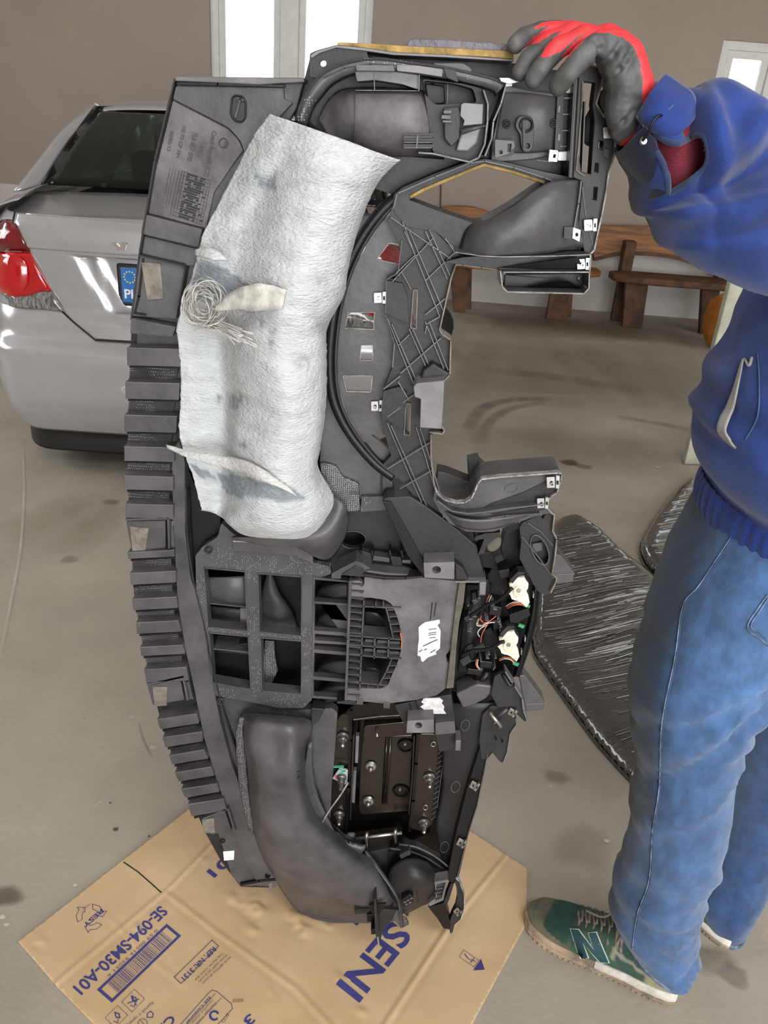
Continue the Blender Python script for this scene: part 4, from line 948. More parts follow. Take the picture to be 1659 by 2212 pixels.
V, Fc = [], []
pr('bracket_tab', [(1069, 301), (1110, 304), (1113, 316), (1096, 334), (1069, 341)], 0.040, 0.036, PP, holes=[ell(1082, 329, 3.4, 4), [(1097, 311), (1105, 311), (1103, 330), (1096, 327)]])
pr('bracket_back', [(1076, 308), (1112, 310), (1110, 335), (1076, 338)], 0.034, 0.02, 'car_gap', bev=0)
pr('grille_plate', [(1204, 205), (1218, 200), (1216, 325), (1198, 325)], 0.024, 0.0, PD_, rnd=1)
for y in (236, 297): pr('grille_window', [(1206, y-8), (1211, y-8), (1210, y+7), (1204, y+7)], 0.0250, 0.023, 'plastic_light', bev=0.0003)
pr('grille_gap', [(1218, 176), (1237, 176), (1226, 348), (1206, 348)], 0.018, 0.0, 'car_gap', bev=0)
for y0 in (212, 247, 282, 316): pr('grille_slat', [(1219-(y0-212)*.09, y0-1.6), (1234-(y0-212)*.09, y0-1.6), (1233-(y0-212)*.09, y0+1.6), (1218-(y0-212)*.09, y0+1.6)], 0.026, 0.012, 'worn_edge', bev=0.0003)
pr('white_tab_glint', [(1206, 328), (1229, 327), (1228, 347), (1205, 347)], 0.027, 0.02, 'sticker_white', bev=0.0006)  # this white patch and the next paint sky reflections in the vent
pr('white_tab_glint', [(1221, 190), (1238, 180), (1235, 201), (1223, 201)], 0.027, 0.02, 'sticker_white', bev=0.0006)
pr('metal_clip', [(1187, 323), (1206, 325), (1204, 350), (1184, 349)], 0.036, 0.026, 'metal_bright', holes=[[(1196, 334), (1201, 334), (1200, 341), (1195, 341)]], bev=0.0006)
rib('wire_arm', [(1161, 346), (1190, 350)], 2, 0.034, 0.03, PP)
# vertical bars and end frame
pr('upright_bar', [(1240, 165), (1252, 165), (1238, 385), (1228, 383)], 0.048, 0.0, PB, rnd=1); rib('upright_bar_edge', [(1245, 168), (1232, 382)], 1.5, 0.0495, 0.047, PP)
FR = [(1251, 150), (1271, 137), (1305, 147), (1303, 172), (1288, 224), (1306, 252), (1334, 259), (1331, 300), (1329, 330), (1315, 376), (1308, 425), (1300, 467), (1292, 501), (1290, 512), (1284, 540), (1277, 549), (1262, 545), (1250, 480), (1256, 420), (1258, 392), (1244, 386), (1238, 384)]
pr('end_frame', FR, 0.052, 0.030, PD_, holes=[[(1261, 176), (1286, 179), (1280, 226), (1284, 262), (1276, 376), (1256, 371), (1250, 330), (1256, 250)], [(1294, 303), (1304, 305), (1302, 324), (1292, 321)], [(1308, 320), (1317, 322), (1315, 342), (1306, 339)], [(1286, 352), (1293, 353), (1292, 373), (1284, 371)], [(1283, 404), (1291, 405), (1288, 433), (1279, 430)], [(1222, 1), (1223, 1), (1223, 2)]][:5], rnd=2)
OUT = [(1271, 138), (1305, 147), (1303, 172), (1288, 224), (1306, 252), (1334, 259), (1331, 300), (1329, 330), (1315, 376), (1308, 425), (1300, 467), (1292, 501), (1290, 512), (1284, 540), (1276, 549), (1274, 587)]
rib('frame_edge', OUT, 3.2, 0.058, 0.045, WE)
rib('frame_slot_edge', [(1259, 176), (1257, 230), (1250, 320), (1245, 368), (1262, 380)], 3, 0.056, 0.04, 'felt_tape')
rib('frame_slot_bar', [(1264, 220), (1258, 370)], 3, 0.045, 0.03, PP)
def clip(x, y, h, s=1.0, rot=0, m='metal_bright'):
    c_, s_ = math.cos(math.radians(rot)), math.sin(math.radians(rot))
    T = lambda a, b: (x+(a*c_-b*s_)*s, y+(a*s_+b*c_)*s)
    pr('metal_clip', [T(-15, -13), T(5, -14), T(6, 12), T(-14, 13)], h+.004, h+.0015, m, holes=[[T(a, b) for a, b in ell(-3, 0, 4, 4.5, n=10)]], bev=0.0004, rnd=2)
    pr('clip_leaf', [T(8, -16), T(17, -16), T(15, 14), T(7, 14)], h+.006, h+.0005, m, holes=[[T(9, -5), T(14, -5), T(14, 5), T(9, 5)]], bev=0.0004)
    lathe('clip_nut', D(*T(-3, 0), h+.001), (0, -1, 0), [(0, .0032*s), (.006, .0028*s), (.006, .0016*s), (.001, .0014*s)], 'metal_zinc', n=12)
for a in ((1317, 287, .056, .95), (1275, 487, .056, .9), (1259, 571, .056, .85), (1194, 1043, .060, .9), (1172, 1088, .060, .8)): clip(*a)
pr('flat_clip', [(1238, 491), (1255, 497), (1252, 523), (1236, 515)], 0.062, 0.058, 'metal_zinc', holes=[ell(1246, 507, 3, 4, n=10)], bev=0.0004)
# --- glovebox diamond frame + bracket arm
DI = [(882, 431), (915, 412), (1015, 372), (1045, 357), (1110, 374), (1178, 396), (1105, 446), (1042, 481), (1026, 483), (950, 457)]
pr('funnel_frame', [(850, 420), (870, 405), (940, 375), (1015, 347), (1048, 343), (1100, 352), (1180, 372), (1238, 384), (1262, 392), (1264, 440), (1250, 545), (1090, 560), (1045, 556), (990, 540), (940, 500), (880, 490), (852, 460)], 0.030, -0.030, PD_, holes=[DI], rnd=5, hr=5)
tube('funnel_foam', [D(x, y, .033) for x, y in [(886, 426), (915, 410), (1013, 369), (1046, 356), (1110, 372), (1176, 394)]], 0.0022, 'foam_yellow', sm=1)
rib('funnel_lip', [(850, 450), (858, 418), (940, 382), (1015, 352), (1047, 348), (1110, 362), (1176, 384), (1196, 392), (1255, 388)], 3, 0.040, 0.01, PP)
loft('bracket_arm', dl([[(1026, 486, .034), (1060, 476, .050), (1110, 446, .056), (1160, 410, .056), (1200, 392, .052), (1258, 390, .046)],
                        [(1010, 500, .034), (1046, 500, .062), (1110, 475, .070), (1165, 445, .068), (1210, 425, .060), (1254, 420, .048)],
                        [(1000, 525, .034), (1048, 528, .066), (1110, 515, .072), (1170, 495, .068), (1215, 480, .060), (1246, 475, .050)],
                        [(995, 548, .034), (1045, 552, .064), (1110, 550, .066), (1180, 545, .058), (1225, 535, .050), (1268, 530, .048)]]), PP, thick=0.003)
pr('corner_plate', [(1252, 400), (1262, 395), (1288, 500), (1284, 545), (1240, 530)], 0.050, 0.02, PD_)
rib('arm_fold', [(1256, 392), (1250, 440), (1241, 492)], 3, 0.062, 0.04, PP); rib('arm_fold', [(1258, 405), (1266, 470), (1282, 535)], 1.5, 0.0535, 0.04, PP)
pr('arm_window', [(1219, 490), (1238, 490), (1234, 517), (1218, 514)], 0.0625, 0.060, 'wood_dark', bev=0) if False else pr('arm_window', [(1219, 490), (1238, 490), (1234, 517), (1218, 514)], 0.0655, 0.060, 'car_gap', bev=0)
# shelves
pr('shelf_strip', [(960, 566), (1000, 556), (1050, 552), (1110, 553), (1200, 548), (1276, 548), (1274, 590), (1085, 590), (1080, 584), (1000, 573)], 0.048, 0.010, PD_, rnd=2)
rib('shelf_rib', [(985, 545), (1040, 553), (1090, 555), (1200, 553), (1275, 550)], 2.4, 0.072, 0.01, PP); rib('shelf_rib_edge', [(985, 545), (1040, 553), (1090, 555), (1200, 553), (1275, 550)], 1.2, 0.0735, 0.070, WE)
mesh('shelf_wedge', [D(1075, 578, .05), D(1250, 556, .07), D(1262, 586, .05), D(1090, 590, .05), D(1250, 558, .02)], [(0, 1, 2, 3), (0, 4, 1), (1, 4, 2)], PD_, DASH)
TR = rc([(1090, 592), (1272, 590), (1270, 630), (1096, 630), (1088, 620)], 6)
pr('tray_floor', TR, 0.030, 0.018, PD_, holes=[[(1248, 598), (1257, 596), (1255, 608), (1248, 606)]])
rib('tray_rim', [(1081, 586), (1085, 620), (1096, 630), (1180, 632), (1261, 634), (1272, 623), (1273, 588), (1088, 588)], 3.4, 0.066, 0.018, PP); rib('tray_rim_edge', [(1081, 586), (1085, 620), (1096, 631), (1180, 633), (1261, 635), (1272, 623), (1273, 588), (1088, 588)], 1.6, 0.068, 0.064, WE)
mesh('tray_wedge', [D(1096, 626, .034), D(1225, 606, .055), D(1268, 628, .034), D(1225, 612, .02)], [(0, 1, 2), (0, 3, 1), (1, 3, 2)], PB, DASH)
# --- instrument ring and its perforated plate
RB = [(872, 418), (830, 450), (790, 500), (757, 560), (733, 625), (718, 700), (712, 780), (718, 850), (738, 905), (770, 955), (810, 1000), (850, 1030)]
tube('instrument_ring', [D(x, y, .018) for x, y in RB], 0.0075, PB, sm=6, n=10)
RB2 = [(x+13, y+2) for x, y in RB]
tube('inner_bead', [D(x, y, .024) for x, y in RB2], 0.0022, PD_, sm=6, n=8)
pr('perforated_plate', [(868, 430), (845, 460), (806, 505), (772, 565), (748, 625), (733, 700), (727, 780), (733, 845), (750, 895), (782, 945), (815, 985), (838, 1000), (880, 1005), (880, 900), (868, 700), (880, 520)], 0.012, 0.004, PP,
   holes=[[(813, 561), (841, 525), (864, 527), (870, 543), (866, 572)], [(831, 631), (847, 635), (847, 659), (833, 659)], [(752, 675), (809, 675), (807, 712), (745, 710)], [(780, 746), (805, 746), (805, 779), (778, 779)], [(741, 812), (805, 812), (801, 847), (749, 846)], [(801, 939), (837, 939), (850, 956), (847, 976), (815, 950)]], hr=3)
for hh in ([(752, 675), (809, 675), (807, 712), (745, 710), (752, 675)], [(741, 812), (805, 812), (801, 847), (749, 846), (741, 812)], [(780, 746), (805, 746), (805, 779), (778, 779), (780, 746)], [(813, 561), (841, 525), (864, 527), (870, 543), (866, 572), (813, 561)]):
    rib('hole_edge', hh, 1.2, 0.0135, 0.011, WE)
clip(820, 644, .014, .85); clip(813, 878, .014, .8)
pr('mid_panel', [(716, 850), (770, 960), (848, 1045), (850, 1080), (826, 1078), (740, 1080), (716, 1040), (690, 1000), (700, 850)], 0.004, -0.012, PP)
rib('mid_groove', [(826, 985), (824, 1072)], 3, 0.010, 0, PB)
# brace bar
BR = [(852, 430), (880, 470), (930, 490), (985, 545), (1000, 556), (1005, 573), (985, 571), (975, 600), (950, 712), (955, 722), (974, 735), (972, 810), (960, 822), (958, 870), (954, 928), (931, 939), (931, 990), (940, 1064), (955, 1082), (980, 1090), (1010, 1100), (1010, 1140), (971, 1135), (950, 1125), (915, 1097), (868, 1040), (826, 1005), (845, 985), (823, 907), (827, 845), (848, 794), (852, 743), (833, 678), (835, 604), (860, 600), (866, 560), (860, 520), (838, 480)]
pr('brace_bar', BR, 0.028, 0.012, PD_, holes=[[(892, 627), (902, 627), (899, 711), (886, 708)], [(876, 872), (887, 872), (884, 941), (872, 939)]], rnd=2)
for hh in ([(893, 627), (902, 627), (899, 711), (887, 709), (893, 627)], [(877, 872), (887, 872), (885, 941), (873, 939), (877, 872)]): rib('slot_edge', hh, 2, 0.032, 0.02, 'felt_tape')
AL = [[(874, 500), (897, 551), (950, 684)], [(885, 500), (905, 548), (958, 672)], [(919, 500), (966, 602)], [(928, 497), (972, 595)], [(962, 515), (985, 548)], [(868, 588), (888, 625)], [(837, 688), (893, 829)], [(846, 700), (900, 824)], [(884, 711), (919, 790)], [(892, 712), (925, 786)], [(919, 696), (962, 805)], [(927, 694), (968, 800)], [(860, 825), (883, 864)], [(837, 915), (875, 1005), (915, 1095)], [(845, 920), (883, 1005), (921, 1092)], [(899, 923), (920, 990), (962, 1131)], [(908, 925), (930, 995), (968, 1128)], [(893, 540), (870, 480)],
      [(848, 608), (935, 515)], [(919, 606), (985, 543)], [(919, 680), (962, 645)], [(860, 747), (884, 723)], [(866, 806), (952, 731)], [(829, 841), (864, 813)], [(837, 1013), (931, 955)], [(864, 1056), (935, 1015)], [(838, 900), (865, 880)], [(845, 470), (975, 560), (1000, 562)], [(897, 551), (856, 590)], [(950, 684), (922, 700), (919, 720)], [(852, 743), (848, 794)], [(870, 870), (915, 838)]]
for l in AL: rib('brace_rib', l, 1.5, 0.037, 0.026, PL_)
EB = [(985, 572), (975, 600), (950, 712), (955, 722), (974, 735), (972, 810), (960, 822)]
rib('brace_edge', EB, 3, 0.040, 0.01, 'felt_tape'); rib('brace_edge', [(931, 939), (931, 990), (940, 1064), (955, 1080)], 3, 0.040, 0.01, 'felt_tape')
rib('brace_edge', [(985, 572), (1000, 573), (1040, 578), (1080, 584)], 2.6, 0.050, 0.03, 'felt_tape')
rib('brace_left_edge', [(868, 520), (860, 590), (835, 604), (833, 678), (852, 743)], 2, 0.034, 0.01, PP)
pr('step_pad', [(835, 606), (870, 612), (880, 640), (884, 700), (860, 690), (833, 678)], 0.034, 0.02, PD_, rnd=4)
pr('step_pad', [(827, 845), (862, 835), (880, 850), (870, 930), (836, 905), (823, 907)], 0.036, 0.02, PD_, rnd=4)
pr('box_bracket', [(893, 836), (900, 828), (960, 822), (958, 870), (954, 927), (907, 924), (909, 862), (896, 858)], 0.066, 0.028, PL_, rnd=2, bev=0.0016)
pr('box_bracket_roof', [(905, 830), (915, 800), (935, 785), (972, 808), (960, 822)], 0.045, 0.025, PD_, bev=0.002)
rib('box_bracket_lip', [(929, 934), (956, 938), (960, 930), (954, 922)], 2.5, 0.06, 0.02, 'felt_tape')
# --- steering column bracket
pr('column_back', [(945, 1018), (965, 1022), (1010, 1040), (1040, 1045), (1075, 1050), (1060, 1080), (1000, 1095), (955, 1085), (940, 1064)], 0.000, -0.03, PD_, rnd=4)
pr('column_hook', [(1010, 993), (1034, 988), (1036, 996), (1075, 1030), (1060, 1042), (1012, 1030)], -0.01, -0.03, PD_, rnd=2)
UU = [(940, 1054), (945, 1066), (960, 1080), (985, 1087), (1004, 1086), (1018, 1078), (1026, 1062), (1032, 1046), (1040, 1036), (1080, 1031), (1206, 1022), (1214, 1024), (1211, 1040), (1203, 1065), (1190, 1072), (1183, 1084), (1181, 1098), (1192, 1108), (1160, 1114), (1100, 1135), (1068, 1148), (1040, 1150), (1007, 1148), (971, 1131), (950, 1105), (936, 1080)]
pr('column_bracket', UU, 0.052, -0.010, PP, rnd=3, bev=0.002)
rib('column_bracket_edge', UU[:12], 2.6, 0.060, 0.05, WE); rib('column_bracket_edge', [(1214, 1024), (1211, 1040), (1203, 1065), (1190, 1073), (1183, 1084), (1182, 1098), (1192, 1108)], 2.4, 0.060, 0.05, PL_)
rib('bracket_rib', [(945, 1082), (975, 1104), (1010, 1110), (1050, 1106), (1100, 1098), (1180, 1090)], 2.4, 0.066, 0.05, PP); rib('bracket_rib_edge', [(945, 1082), (975, 1104), (1010, 1110), (1050, 1106), (1100, 1098), (1180, 1090)], 1.1, 0.0675, 0.065, PL_)
rib('bracket_rib', [(1012, 1128), (1090, 1115), (1165, 1110)], 2.4, 0.060, 0.05, PP)
pr('bracket_hollow', [(1060, 1088), (1130, 1064), (1180, 1040), (1203, 1050), (1195, 1068), (1160, 1086), (1090, 1096), (1040, 1100)], 0.0535, 0.05, PD_, bev=0.0004, rnd=3)
pr('bracket_hollow', [(1060, 1110), (1160, 1094), (1178, 1100), (1150, 1108), (1080, 1116)], 0.0535, 0.05, PD_, bev=0.0004, rnd=2)
loft('column_skirt', dl([[(955, 1100, .050), (985, 1118, .062), (1030, 1124, .064), (1080, 1120, .060), (1140, 1110, .053)], [(968, 1128, .046), (1000, 1142, .056), (1040, 1146, .058), (1080, 1140, .054), (1140, 1122, .050)]]), PP, thick=0.003)
tube('round_mark', [D(x, y, .0538) for x, y in ell(1105, 1056, 15, 9, -20)], 0.0004, PL_, closed=True)
# --- channel block under it
CH_ = [(826, 1080), (835, 1075), (885, 1072), (915, 1090), (950, 1115), (990, 1145), (1030, 1180), (1050, 1256), (1030, 1262), (985, 1256), (917, 1250)]
pr('channel_block', CH_, 0.040, -0.03, PD_, bev=0.003, rnd=3)
pr('channel_side', [(826, 1082), (845, 1085), (918, 1216), (916, 1248), (880, 1200)], 0.043, 0.0, PB, bev=0.001)
pr('bolt_bracket', [(915, 1216), (982, 1214), (981, 1251), (917, 1248)], 0.070, 0.010, PL_, holes=[ell(943, 1231, 9.5, 8)], rnd=2, bev=0.002)
pr('hole_floor', ell(943, 1231, 11, 10), 0.060, 0.055, 'car_gap', bev=0)
pr('bracket_step', [(983, 1216), (1000, 1228), (1012, 1252), (985, 1253)], 0.055, 0.01, PD_)
rib('channel_lip', [(985, 1257), (1049, 1257), (1047, 1284), (1036, 1284)], 3, 0.052, 0.02, PL_); pr('channel_foot', [(1036, 1258), (1050, 1258), (1048, 1286), (1035, 1284)], 0.055, 0.02, PL_)
# --- middle floor with the round hole
pr('middle_floor', [(690, 1005), (740, 1010), (760, 1060), (826, 1076), (870, 1150), (915, 1220), (915, 1245), (800, 1225), (740, 1240), (714, 1226), (690, 1216), (676, 1216), (676, 1160)], -0.010, -0.022, PD_, holes=[ell(762, 1166, 28, 19)])
pr('hole_floor', ell(762, 1166, 32, 23), -0.05, -0.055, 'car_gap', bev=0)
tube('round_hole_rim', [D(x, y, -.009) for x, y in ell(762, 1166, 28, 19, n=28)], 0.0010, PP, closed=True)
pr('weld_flange', [(690, 1000), (705, 1001), (728, 1008), (738, 1030), (775, 1045), (778, 1104), (750, 1106), (720, 1100), (700, 1060)], 0.012, -0.004, 'plastic_dots', rnd=6)
pr('weld_flange', [(781, 1074), (832, 1072), (834, 1102), (779, 1106)], 0.014, -0.004, 'plastic_dots', rnd=1)
loft('fleece_socket', dl([[(700, 1060, .02), (740, 1085, .035), (748, 1110, .02), (750, 1120, .0)], [(690, 1110, .03), (722, 1130, .045), (730, 1150, .03), (742, 1160, .0)], [(640, 1150, .05), (676, 1165, .055), (700, 1180, .04), (712, 1205, .0)], [(500, 1160, .045), (560, 1175, .05), (640, 1180, .05), (676, 1200, .03)]]), PP, thick=0.003)
# --- frame with four square windows
FW = [(439, 1180), (470, 1160), (478, 1130), (500, 1150), (520, 1165), (640, 1175), (676, 1180), (676, 1216), (714, 1224), (716, 1240), (690, 1248), (676, 1250), (674, 1512), (655, 1530), (600, 1530), (560, 1520), (448, 1500), (436, 1400), (424, 1300), (422, 1200)]
WN = [[(440, 1227), (529, 1235), (535, 1364), (449, 1355)], [(557, 1239), (652, 1246), (651, 1375), (560, 1365)], [(451, 1367), (536, 1375), (542, 1490), (459, 1475)], [(563, 1378), (652, 1385), (651, 1501), (565, 1493)]]
pr('window_frame_panel', FW, 0.020, 0.008, 'plastic_dots', holes=WN, rnd=4)
pr('socket_shelf', [(502, 1160), (560, 1172), (660, 1170), (676, 1176), (676, 1218), (640, 1200), (505, 1190)], 0.026, 0.01, PP, rnd=3)
rib('socket_wear', [(504, 1169), (538, 1171)], 2.5, 0.029, 0.02, WE)
for w_ in WN: rib('opening_edge', w_+[w_[0]], 2.2, 0.022, 0.0, PP)
pr('inner_floor', [(430, 1215), (660, 1225), (660, 1515), (450, 1500)], -0.055, -0.06, PB)
loft('inner_duct', dl([[(445, 1246, -.02), (490, 1246, -.005), (530, 1243, -.01)], [(442, 1275, -.02), (490, 1275, .0), (532, 1275, -.005)], [(445, 1300, -.03), (490, 1305, -.012), (534, 1312, -.012)]]), PP, thick=0.002)
rib('inner_duct_edge', [(446, 1303), (534, 1312)], 2.5, 0.002, -0.03, PP)
loft('inner_duct', dl([[(450, 1308, -.03), (490, 1312, -.02), (534, 1316, -.02)], [(450, 1350, -.03), (490, 1352, -.02), (534, 1358, -.02)]]), PD_, thick=0.002)
pr('inner_tab', [(518, 1314), (534, 1315), (534, 1350), (519, 1348)], -0.01, -0.03, PL_)
rib('inner_duct_edge', [(462, 1402), (540, 1410)], 3, 0.006, -0.03, PP); pr('inner_plate', [(460, 1395), (538, 1390), (539, 1408), (462, 1402)], -0.012, -0.03, PD_)
pr('inner_plate', [(462, 1406), (540, 1412), (541, 1486), (466, 1474)], -0.03, -0.04, PB)
loft('inner_cone', dl([[(577, 1240, -.01), (583, 1238, .0), (589, 1243, -.01)], [(566, 1275, -.035), (585, 1275, -.01), (604, 1280, -.035)], [(560, 1310, -.045), (600, 1312, -.02), (632, 1320, -.045)], [(560, 1360, -.05), (600, 1362, -.03), (648, 1372, -.05)]]), PP, thick=0.002)
pr('dotted_leaf', [(572, 1384), (592, 1386), (594, 1420), (600, 1450), (584, 1485), (566, 1480)], -0.025, -0.03, 'plastic_dots')
for x, y in ((450, 1189), (476, 1515)):
    tube('ring_boss', [D(a, b, .023) for a, b in ell(x, y, 7, 6)], 0.0016, PD_, closed=True)
# side channel between comb and frame
pr('side_channel', [(400, 1000), (440, 1095), (475, 1110), (478, 1150), (440, 1180), (424, 1200), (420, 1260), (412, 1230), (402, 1150)], 0.0, -0.03, PB, rnd=4)
loft('channel_wall', dl([[(402, 1050, .022), (404, 1150, .022), (418, 1250, .022), (440, 1340, .022), (462, 1450, .022), (490, 1560, .022), (520, 1650, .022), (560, 1760, .022), (600, 1880, .02)], [(412, 1060, .0), (416, 1150, .0), (424, 1250, .0), (440, 1340, .0), (456, 1450, .0), (490, 1540, .004), (525, 1640, .004), (560, 1740, .004), (610, 1850, .004)]]), PD_, thick=0.002)
# --- lower skirt around the big bulge
pr('lower_skirt', [(440, 1490), (474, 1500), (560, 1520), (640, 1535), (716, 1530), (729, 1540), (722, 1640), (716, 1700), (712, 1790), (740, 1815), (780, 1835), (770, 1850), (700, 1850), (640, 1800), (560, 1790), (520, 1740), (500, 1660), (470, 1580)], 0.008, -0.010, PP, rnd=5)
DS1 = [[(520, 1545), (512, 1580), (514, 1640), (522, 1710), (540, 1790)], [(528, 1545), (526, 1580), (532, 1640), (538, 1710), (550, 1795)]]
loft('weld_strip', dl([[(x, y, .020) for x, y in l] for l in DS1]), 'weld_dots', thick=0.008)
DS2 = [[(668, 1600), (658, 1660), (662, 1720), (690, 1790), (720, 1830), (775, 1845)], [(674, 1600), (676, 1660), (686, 1710), (712, 1770), (740, 1810), (790, 1825)]]
loft('weld_strip', dl([[(x, y, .024) for x, y in l] for l in DS2]), 'weld_dots', thick=0.008)
rib('strip_seam', [(671, 1640), (678, 1700), (705, 1770), (738, 1818), (780, 1832)], 2, 0.030, 0.02, PB)
pr('triangle_flap', [(673, 1530), (702, 1532), (688, 1558), (672, 1572)], 0.022, 0.0, PD_)
LB = [[(525, 1539), (600, 1548), (662, 1556)], ]
rows = [[(524, 1540, .016), (545, 1541, .030), (590, 1545, .032), (640, 1551, .032), (668, 1556, .020)],
        [(527, 1565, .016), (548, 1566, .062), (592, 1568, .072), (640, 1570, .068), (672, 1575, .020)],
        [(529, 1612, .016), (546, 1612, .060), (595, 1610, .068), (636, 1605, .075), (660, 1605, .018)],
        [(534, 1650, .016), (556, 1650, .072), (600, 1648, .082), (640, 1642, .078), (658, 1640, .018)],
        [(540, 1720, .016), (564, 1718, .074), (605, 1712, .086), (645, 1705, .080), (662, 1700, .018)],
        [(550, 1800, .014), (576, 1795, .074), (620, 1785, .086), (660, 1768, .080), (684, 1755, .018)],
        [(572, 1862, .012), (596, 1852, .070), (650, 1835, .084), (700, 1815, .074), (732, 1800, .018)],
        [(606, 1915, .008), (626, 1895, .060), (690, 1872, .080), (748, 1852, .066), (772, 1840, .018)],
        [(642, 1962, .004), (668, 1930, .050), (735, 1905, .074), (790, 1885, .060), (806, 1856, .018)],
        [(690, 1986, .0), (720, 1955, .040), (770, 1940, .066), (822, 1925, .056), (836, 1900, .02)],
        [(740, 1992, .0), (762, 1975, .030), (800, 1962, .050), (842, 1955, .046), (856, 1935, .02)],
        [(800, 1990, .0), (815, 1985, .018), (835, 1980, .030), (855, 1972, .030), (866, 1960, .02)]]
AD = loft('airbag_duct', dl(rows), PP, thick=0.003, nu=6, nv=5, disp=lambda p, u, v: Vector((0, 0.0014*nz(p, 18, 2), 0)))
from mathutils.bvhtree import BVHTree
def surf(o):
    b = base_of(o.parent)+o.location
    return BVHTree.FromPolygons([v.co+b for v in o.data.vertices], [tuple(p.vertices) for p in o.data.polygons])
def onsurf(tree, x, y, eps=.001):
    d = ray(x, y).normalized(); h = tree.ray_cast(CAM, d)
    return (h[0]-d*eps) if h[0] else None
TA = surf(AD); random.seed(31); L_ = []
for k in range(150):
    t = random.random()
    if k < 70: x, y = 566+t*110+random.gauss(0, 6), 1720+t*210+random.gauss(0, 10)
    elif k < 110: x, y = 560+random.gauss(0, 10), 1600+random.random()*220
    else: x, y = random.uniform(560, 820), random.uniform(1600, 1960)
    a = random.uniform(.3, 1.4); l = random.expovariate(1/7)+2
    P = [onsurf(TA, x+math.cos(a)*l*s_, y+math.sin(a)*l*s_, .0032) for s_ in (0, .5, 1)]
    if all(P): L_.append(P)
for x, y, l, a in ((560, 1712, 20, .7), (572, 1725, 14, .9), (588, 1738, 10, .4), (632, 1765, 26, 1.2), (640, 1785, 16, 1.3), (620, 1757, 14, .8)):
    P = [onsurf(TA, x+math.cos(a)*l*s_, y+math.sin(a)*l*s_, .0032) for s_ in (0, .5, 1)]
    if all(P): L_ += [P, [p+Vector((.001, 0, .0006)) for p in P]]
tag(tubes('scuff_marks', L_, 0.00035, 'plastic_light', None, 4), kind='stuff')
pr('duct_flange', [(632, 1945), (650, 1962), (700, 1985), (760, 1985), (800, 1980), (860, 1975), (864, 1988), (820, 1994), (722, 1994), (680, 1986), (650, 1968)], 0.012, -0.01, PP, rnd=5)
tube('ring_boss', [D(x, y, .084) for x, y in ell(640, 1675, 9, 7)], 0.0014, PD_, closed=True)
# --- steel module
pr('module_floor', [(719, 1560), (729, 1536), (758, 1530), (864, 1514), (900, 1520), (930, 1560), (961, 1623), (950, 1700), (936, 1767), (930, 1800), (860, 1830), (768, 1830), (711, 1790), (713, 1700)], -0.045, -0.05, 'metal_black2')
pr('left_flange', [(722, 1585), (724, 1560), (735, 1545), (756, 1538), (756, 1600), (752, 1680), (746, 1796), (714, 1790), (717, 1690)], -0.012, -0.018, 'metal_black', rnd=5)
pr('right_flange', [(905, 1585), (940, 1585), (952, 1618), (944, 1670), (938, 1740), (935, 1780), (918, 1796), (886, 1790), (890, 1700)], -0.012, -0.018, 'metal_black', rnd=6)
rib('flange_wall', [(758, 1538), (757, 1600), (753, 1700), (748, 1800)], 6, -0.002, -0.045, 'metal_black2'); rib('flange_wall', [(764, 1588), (760, 1680), (757, 1770)], 3, 0.004, -0.045, 'metal_black')
pr('slot_plate', [(769, 1590), (776, 1590), (773, 1648), (767, 1648)], -0.02, -0.03, 'plastic_light', bev=0); pr('slot_plate', [(764, 1665), (770, 1665), (766, 1735), (761, 1733)], -0.02, -0.03, 'plastic_light', bev=0)
rib('flange_wall', [(903, 1588), (899, 1650), (893, 1730), (885, 1795)], 7, 0.004, -0.045, 'metal_black2'); rib('flange_wall', [(895, 1590), (890, 1690), (883, 1760)], 3, 0.0, -0.045, 'metal_black')
pr('steel_pan', [(784, 1592), (892, 1588), (888, 1660), (884, 1752), (780, 1760), (775, 1745), (778, 1660)], -0.022, -0.030, 'metal_black', rnd=5)
pr('pan_top', [(786, 1572), (790, 1568), (868, 1560), (893, 1562), (893, 1588), (784, 1596)], -0.008, -0.02, 'metal_black', rnd=3)
for x in (842, ):
    tube('pressed_rib', [D(x+2, 1592, -.022), D(x-2, 1650, -.021), D(x-8, 1735, -.022)], 0.0028, 'metal_black', n=8); tube('pressed_rib', [D(x-6, 1592, -.022), D(x-10, 1650, -.021), D(x-15, 1735, -.022)], 0.0028, 'metal_black2', n=8)
for x, y, r in ((877, 1611, .0125), (866, 1709, .0125)):
    lathe('dimple', D(x, y, -.0195), (0, -1, 0), [(-.001, r*1.25), (.002, r*1.15), (.002, r), (-.006, r*.7), (-.008, r*.2)], 'metal_black2', n=26)
    lathe('dimple_rivet', D(x-2, y-7, -.02), (0, -1, 0), [(0, .004), (.004, .0035), (.006, .002)], 'metal_zinc', n=12)
for x, y in ((801, 1655), (796, 1730)):
    lathe('rivet', D(x, y, -.0195), (0, -1, 0), [(0, .011), (.003, .009), (.004, .0045), (.010, .004), (.012, .002)], 'metal_zinc', n=18)
tube('stud', [D(813, 1577, -.004), D(815, 1592, .008)], 0.0028, 'metal_zinc', n=8)
for x, y in ((741, 1588), (733, 1757), (927, 1676), (915, 1774)):
    lathe('flange_nut', D(x, y, -.012), (0.05, -1, -.28), [(0, .0105), (.003, .0105), (.0035, .0075), (.010, .007), (.010, .0045), (.022, .004), (.024, .002)], 'metal_zinc', n=14)
pr('tag_plate', [(718, 1682), (733, 1660), (752, 1664), (755, 1688), (744, 1695)], -0.002, -0.006, 'tag_silver', bev=0.0004)
lathe('flange_nut', D(738, 1678, -.002), (0.05, -1, -.35), [(0, .009), (.003, .009), (.004, .0065), (.012, .006), (.012, .0042), (.024, .004)], 'metal_zinc', n=14)
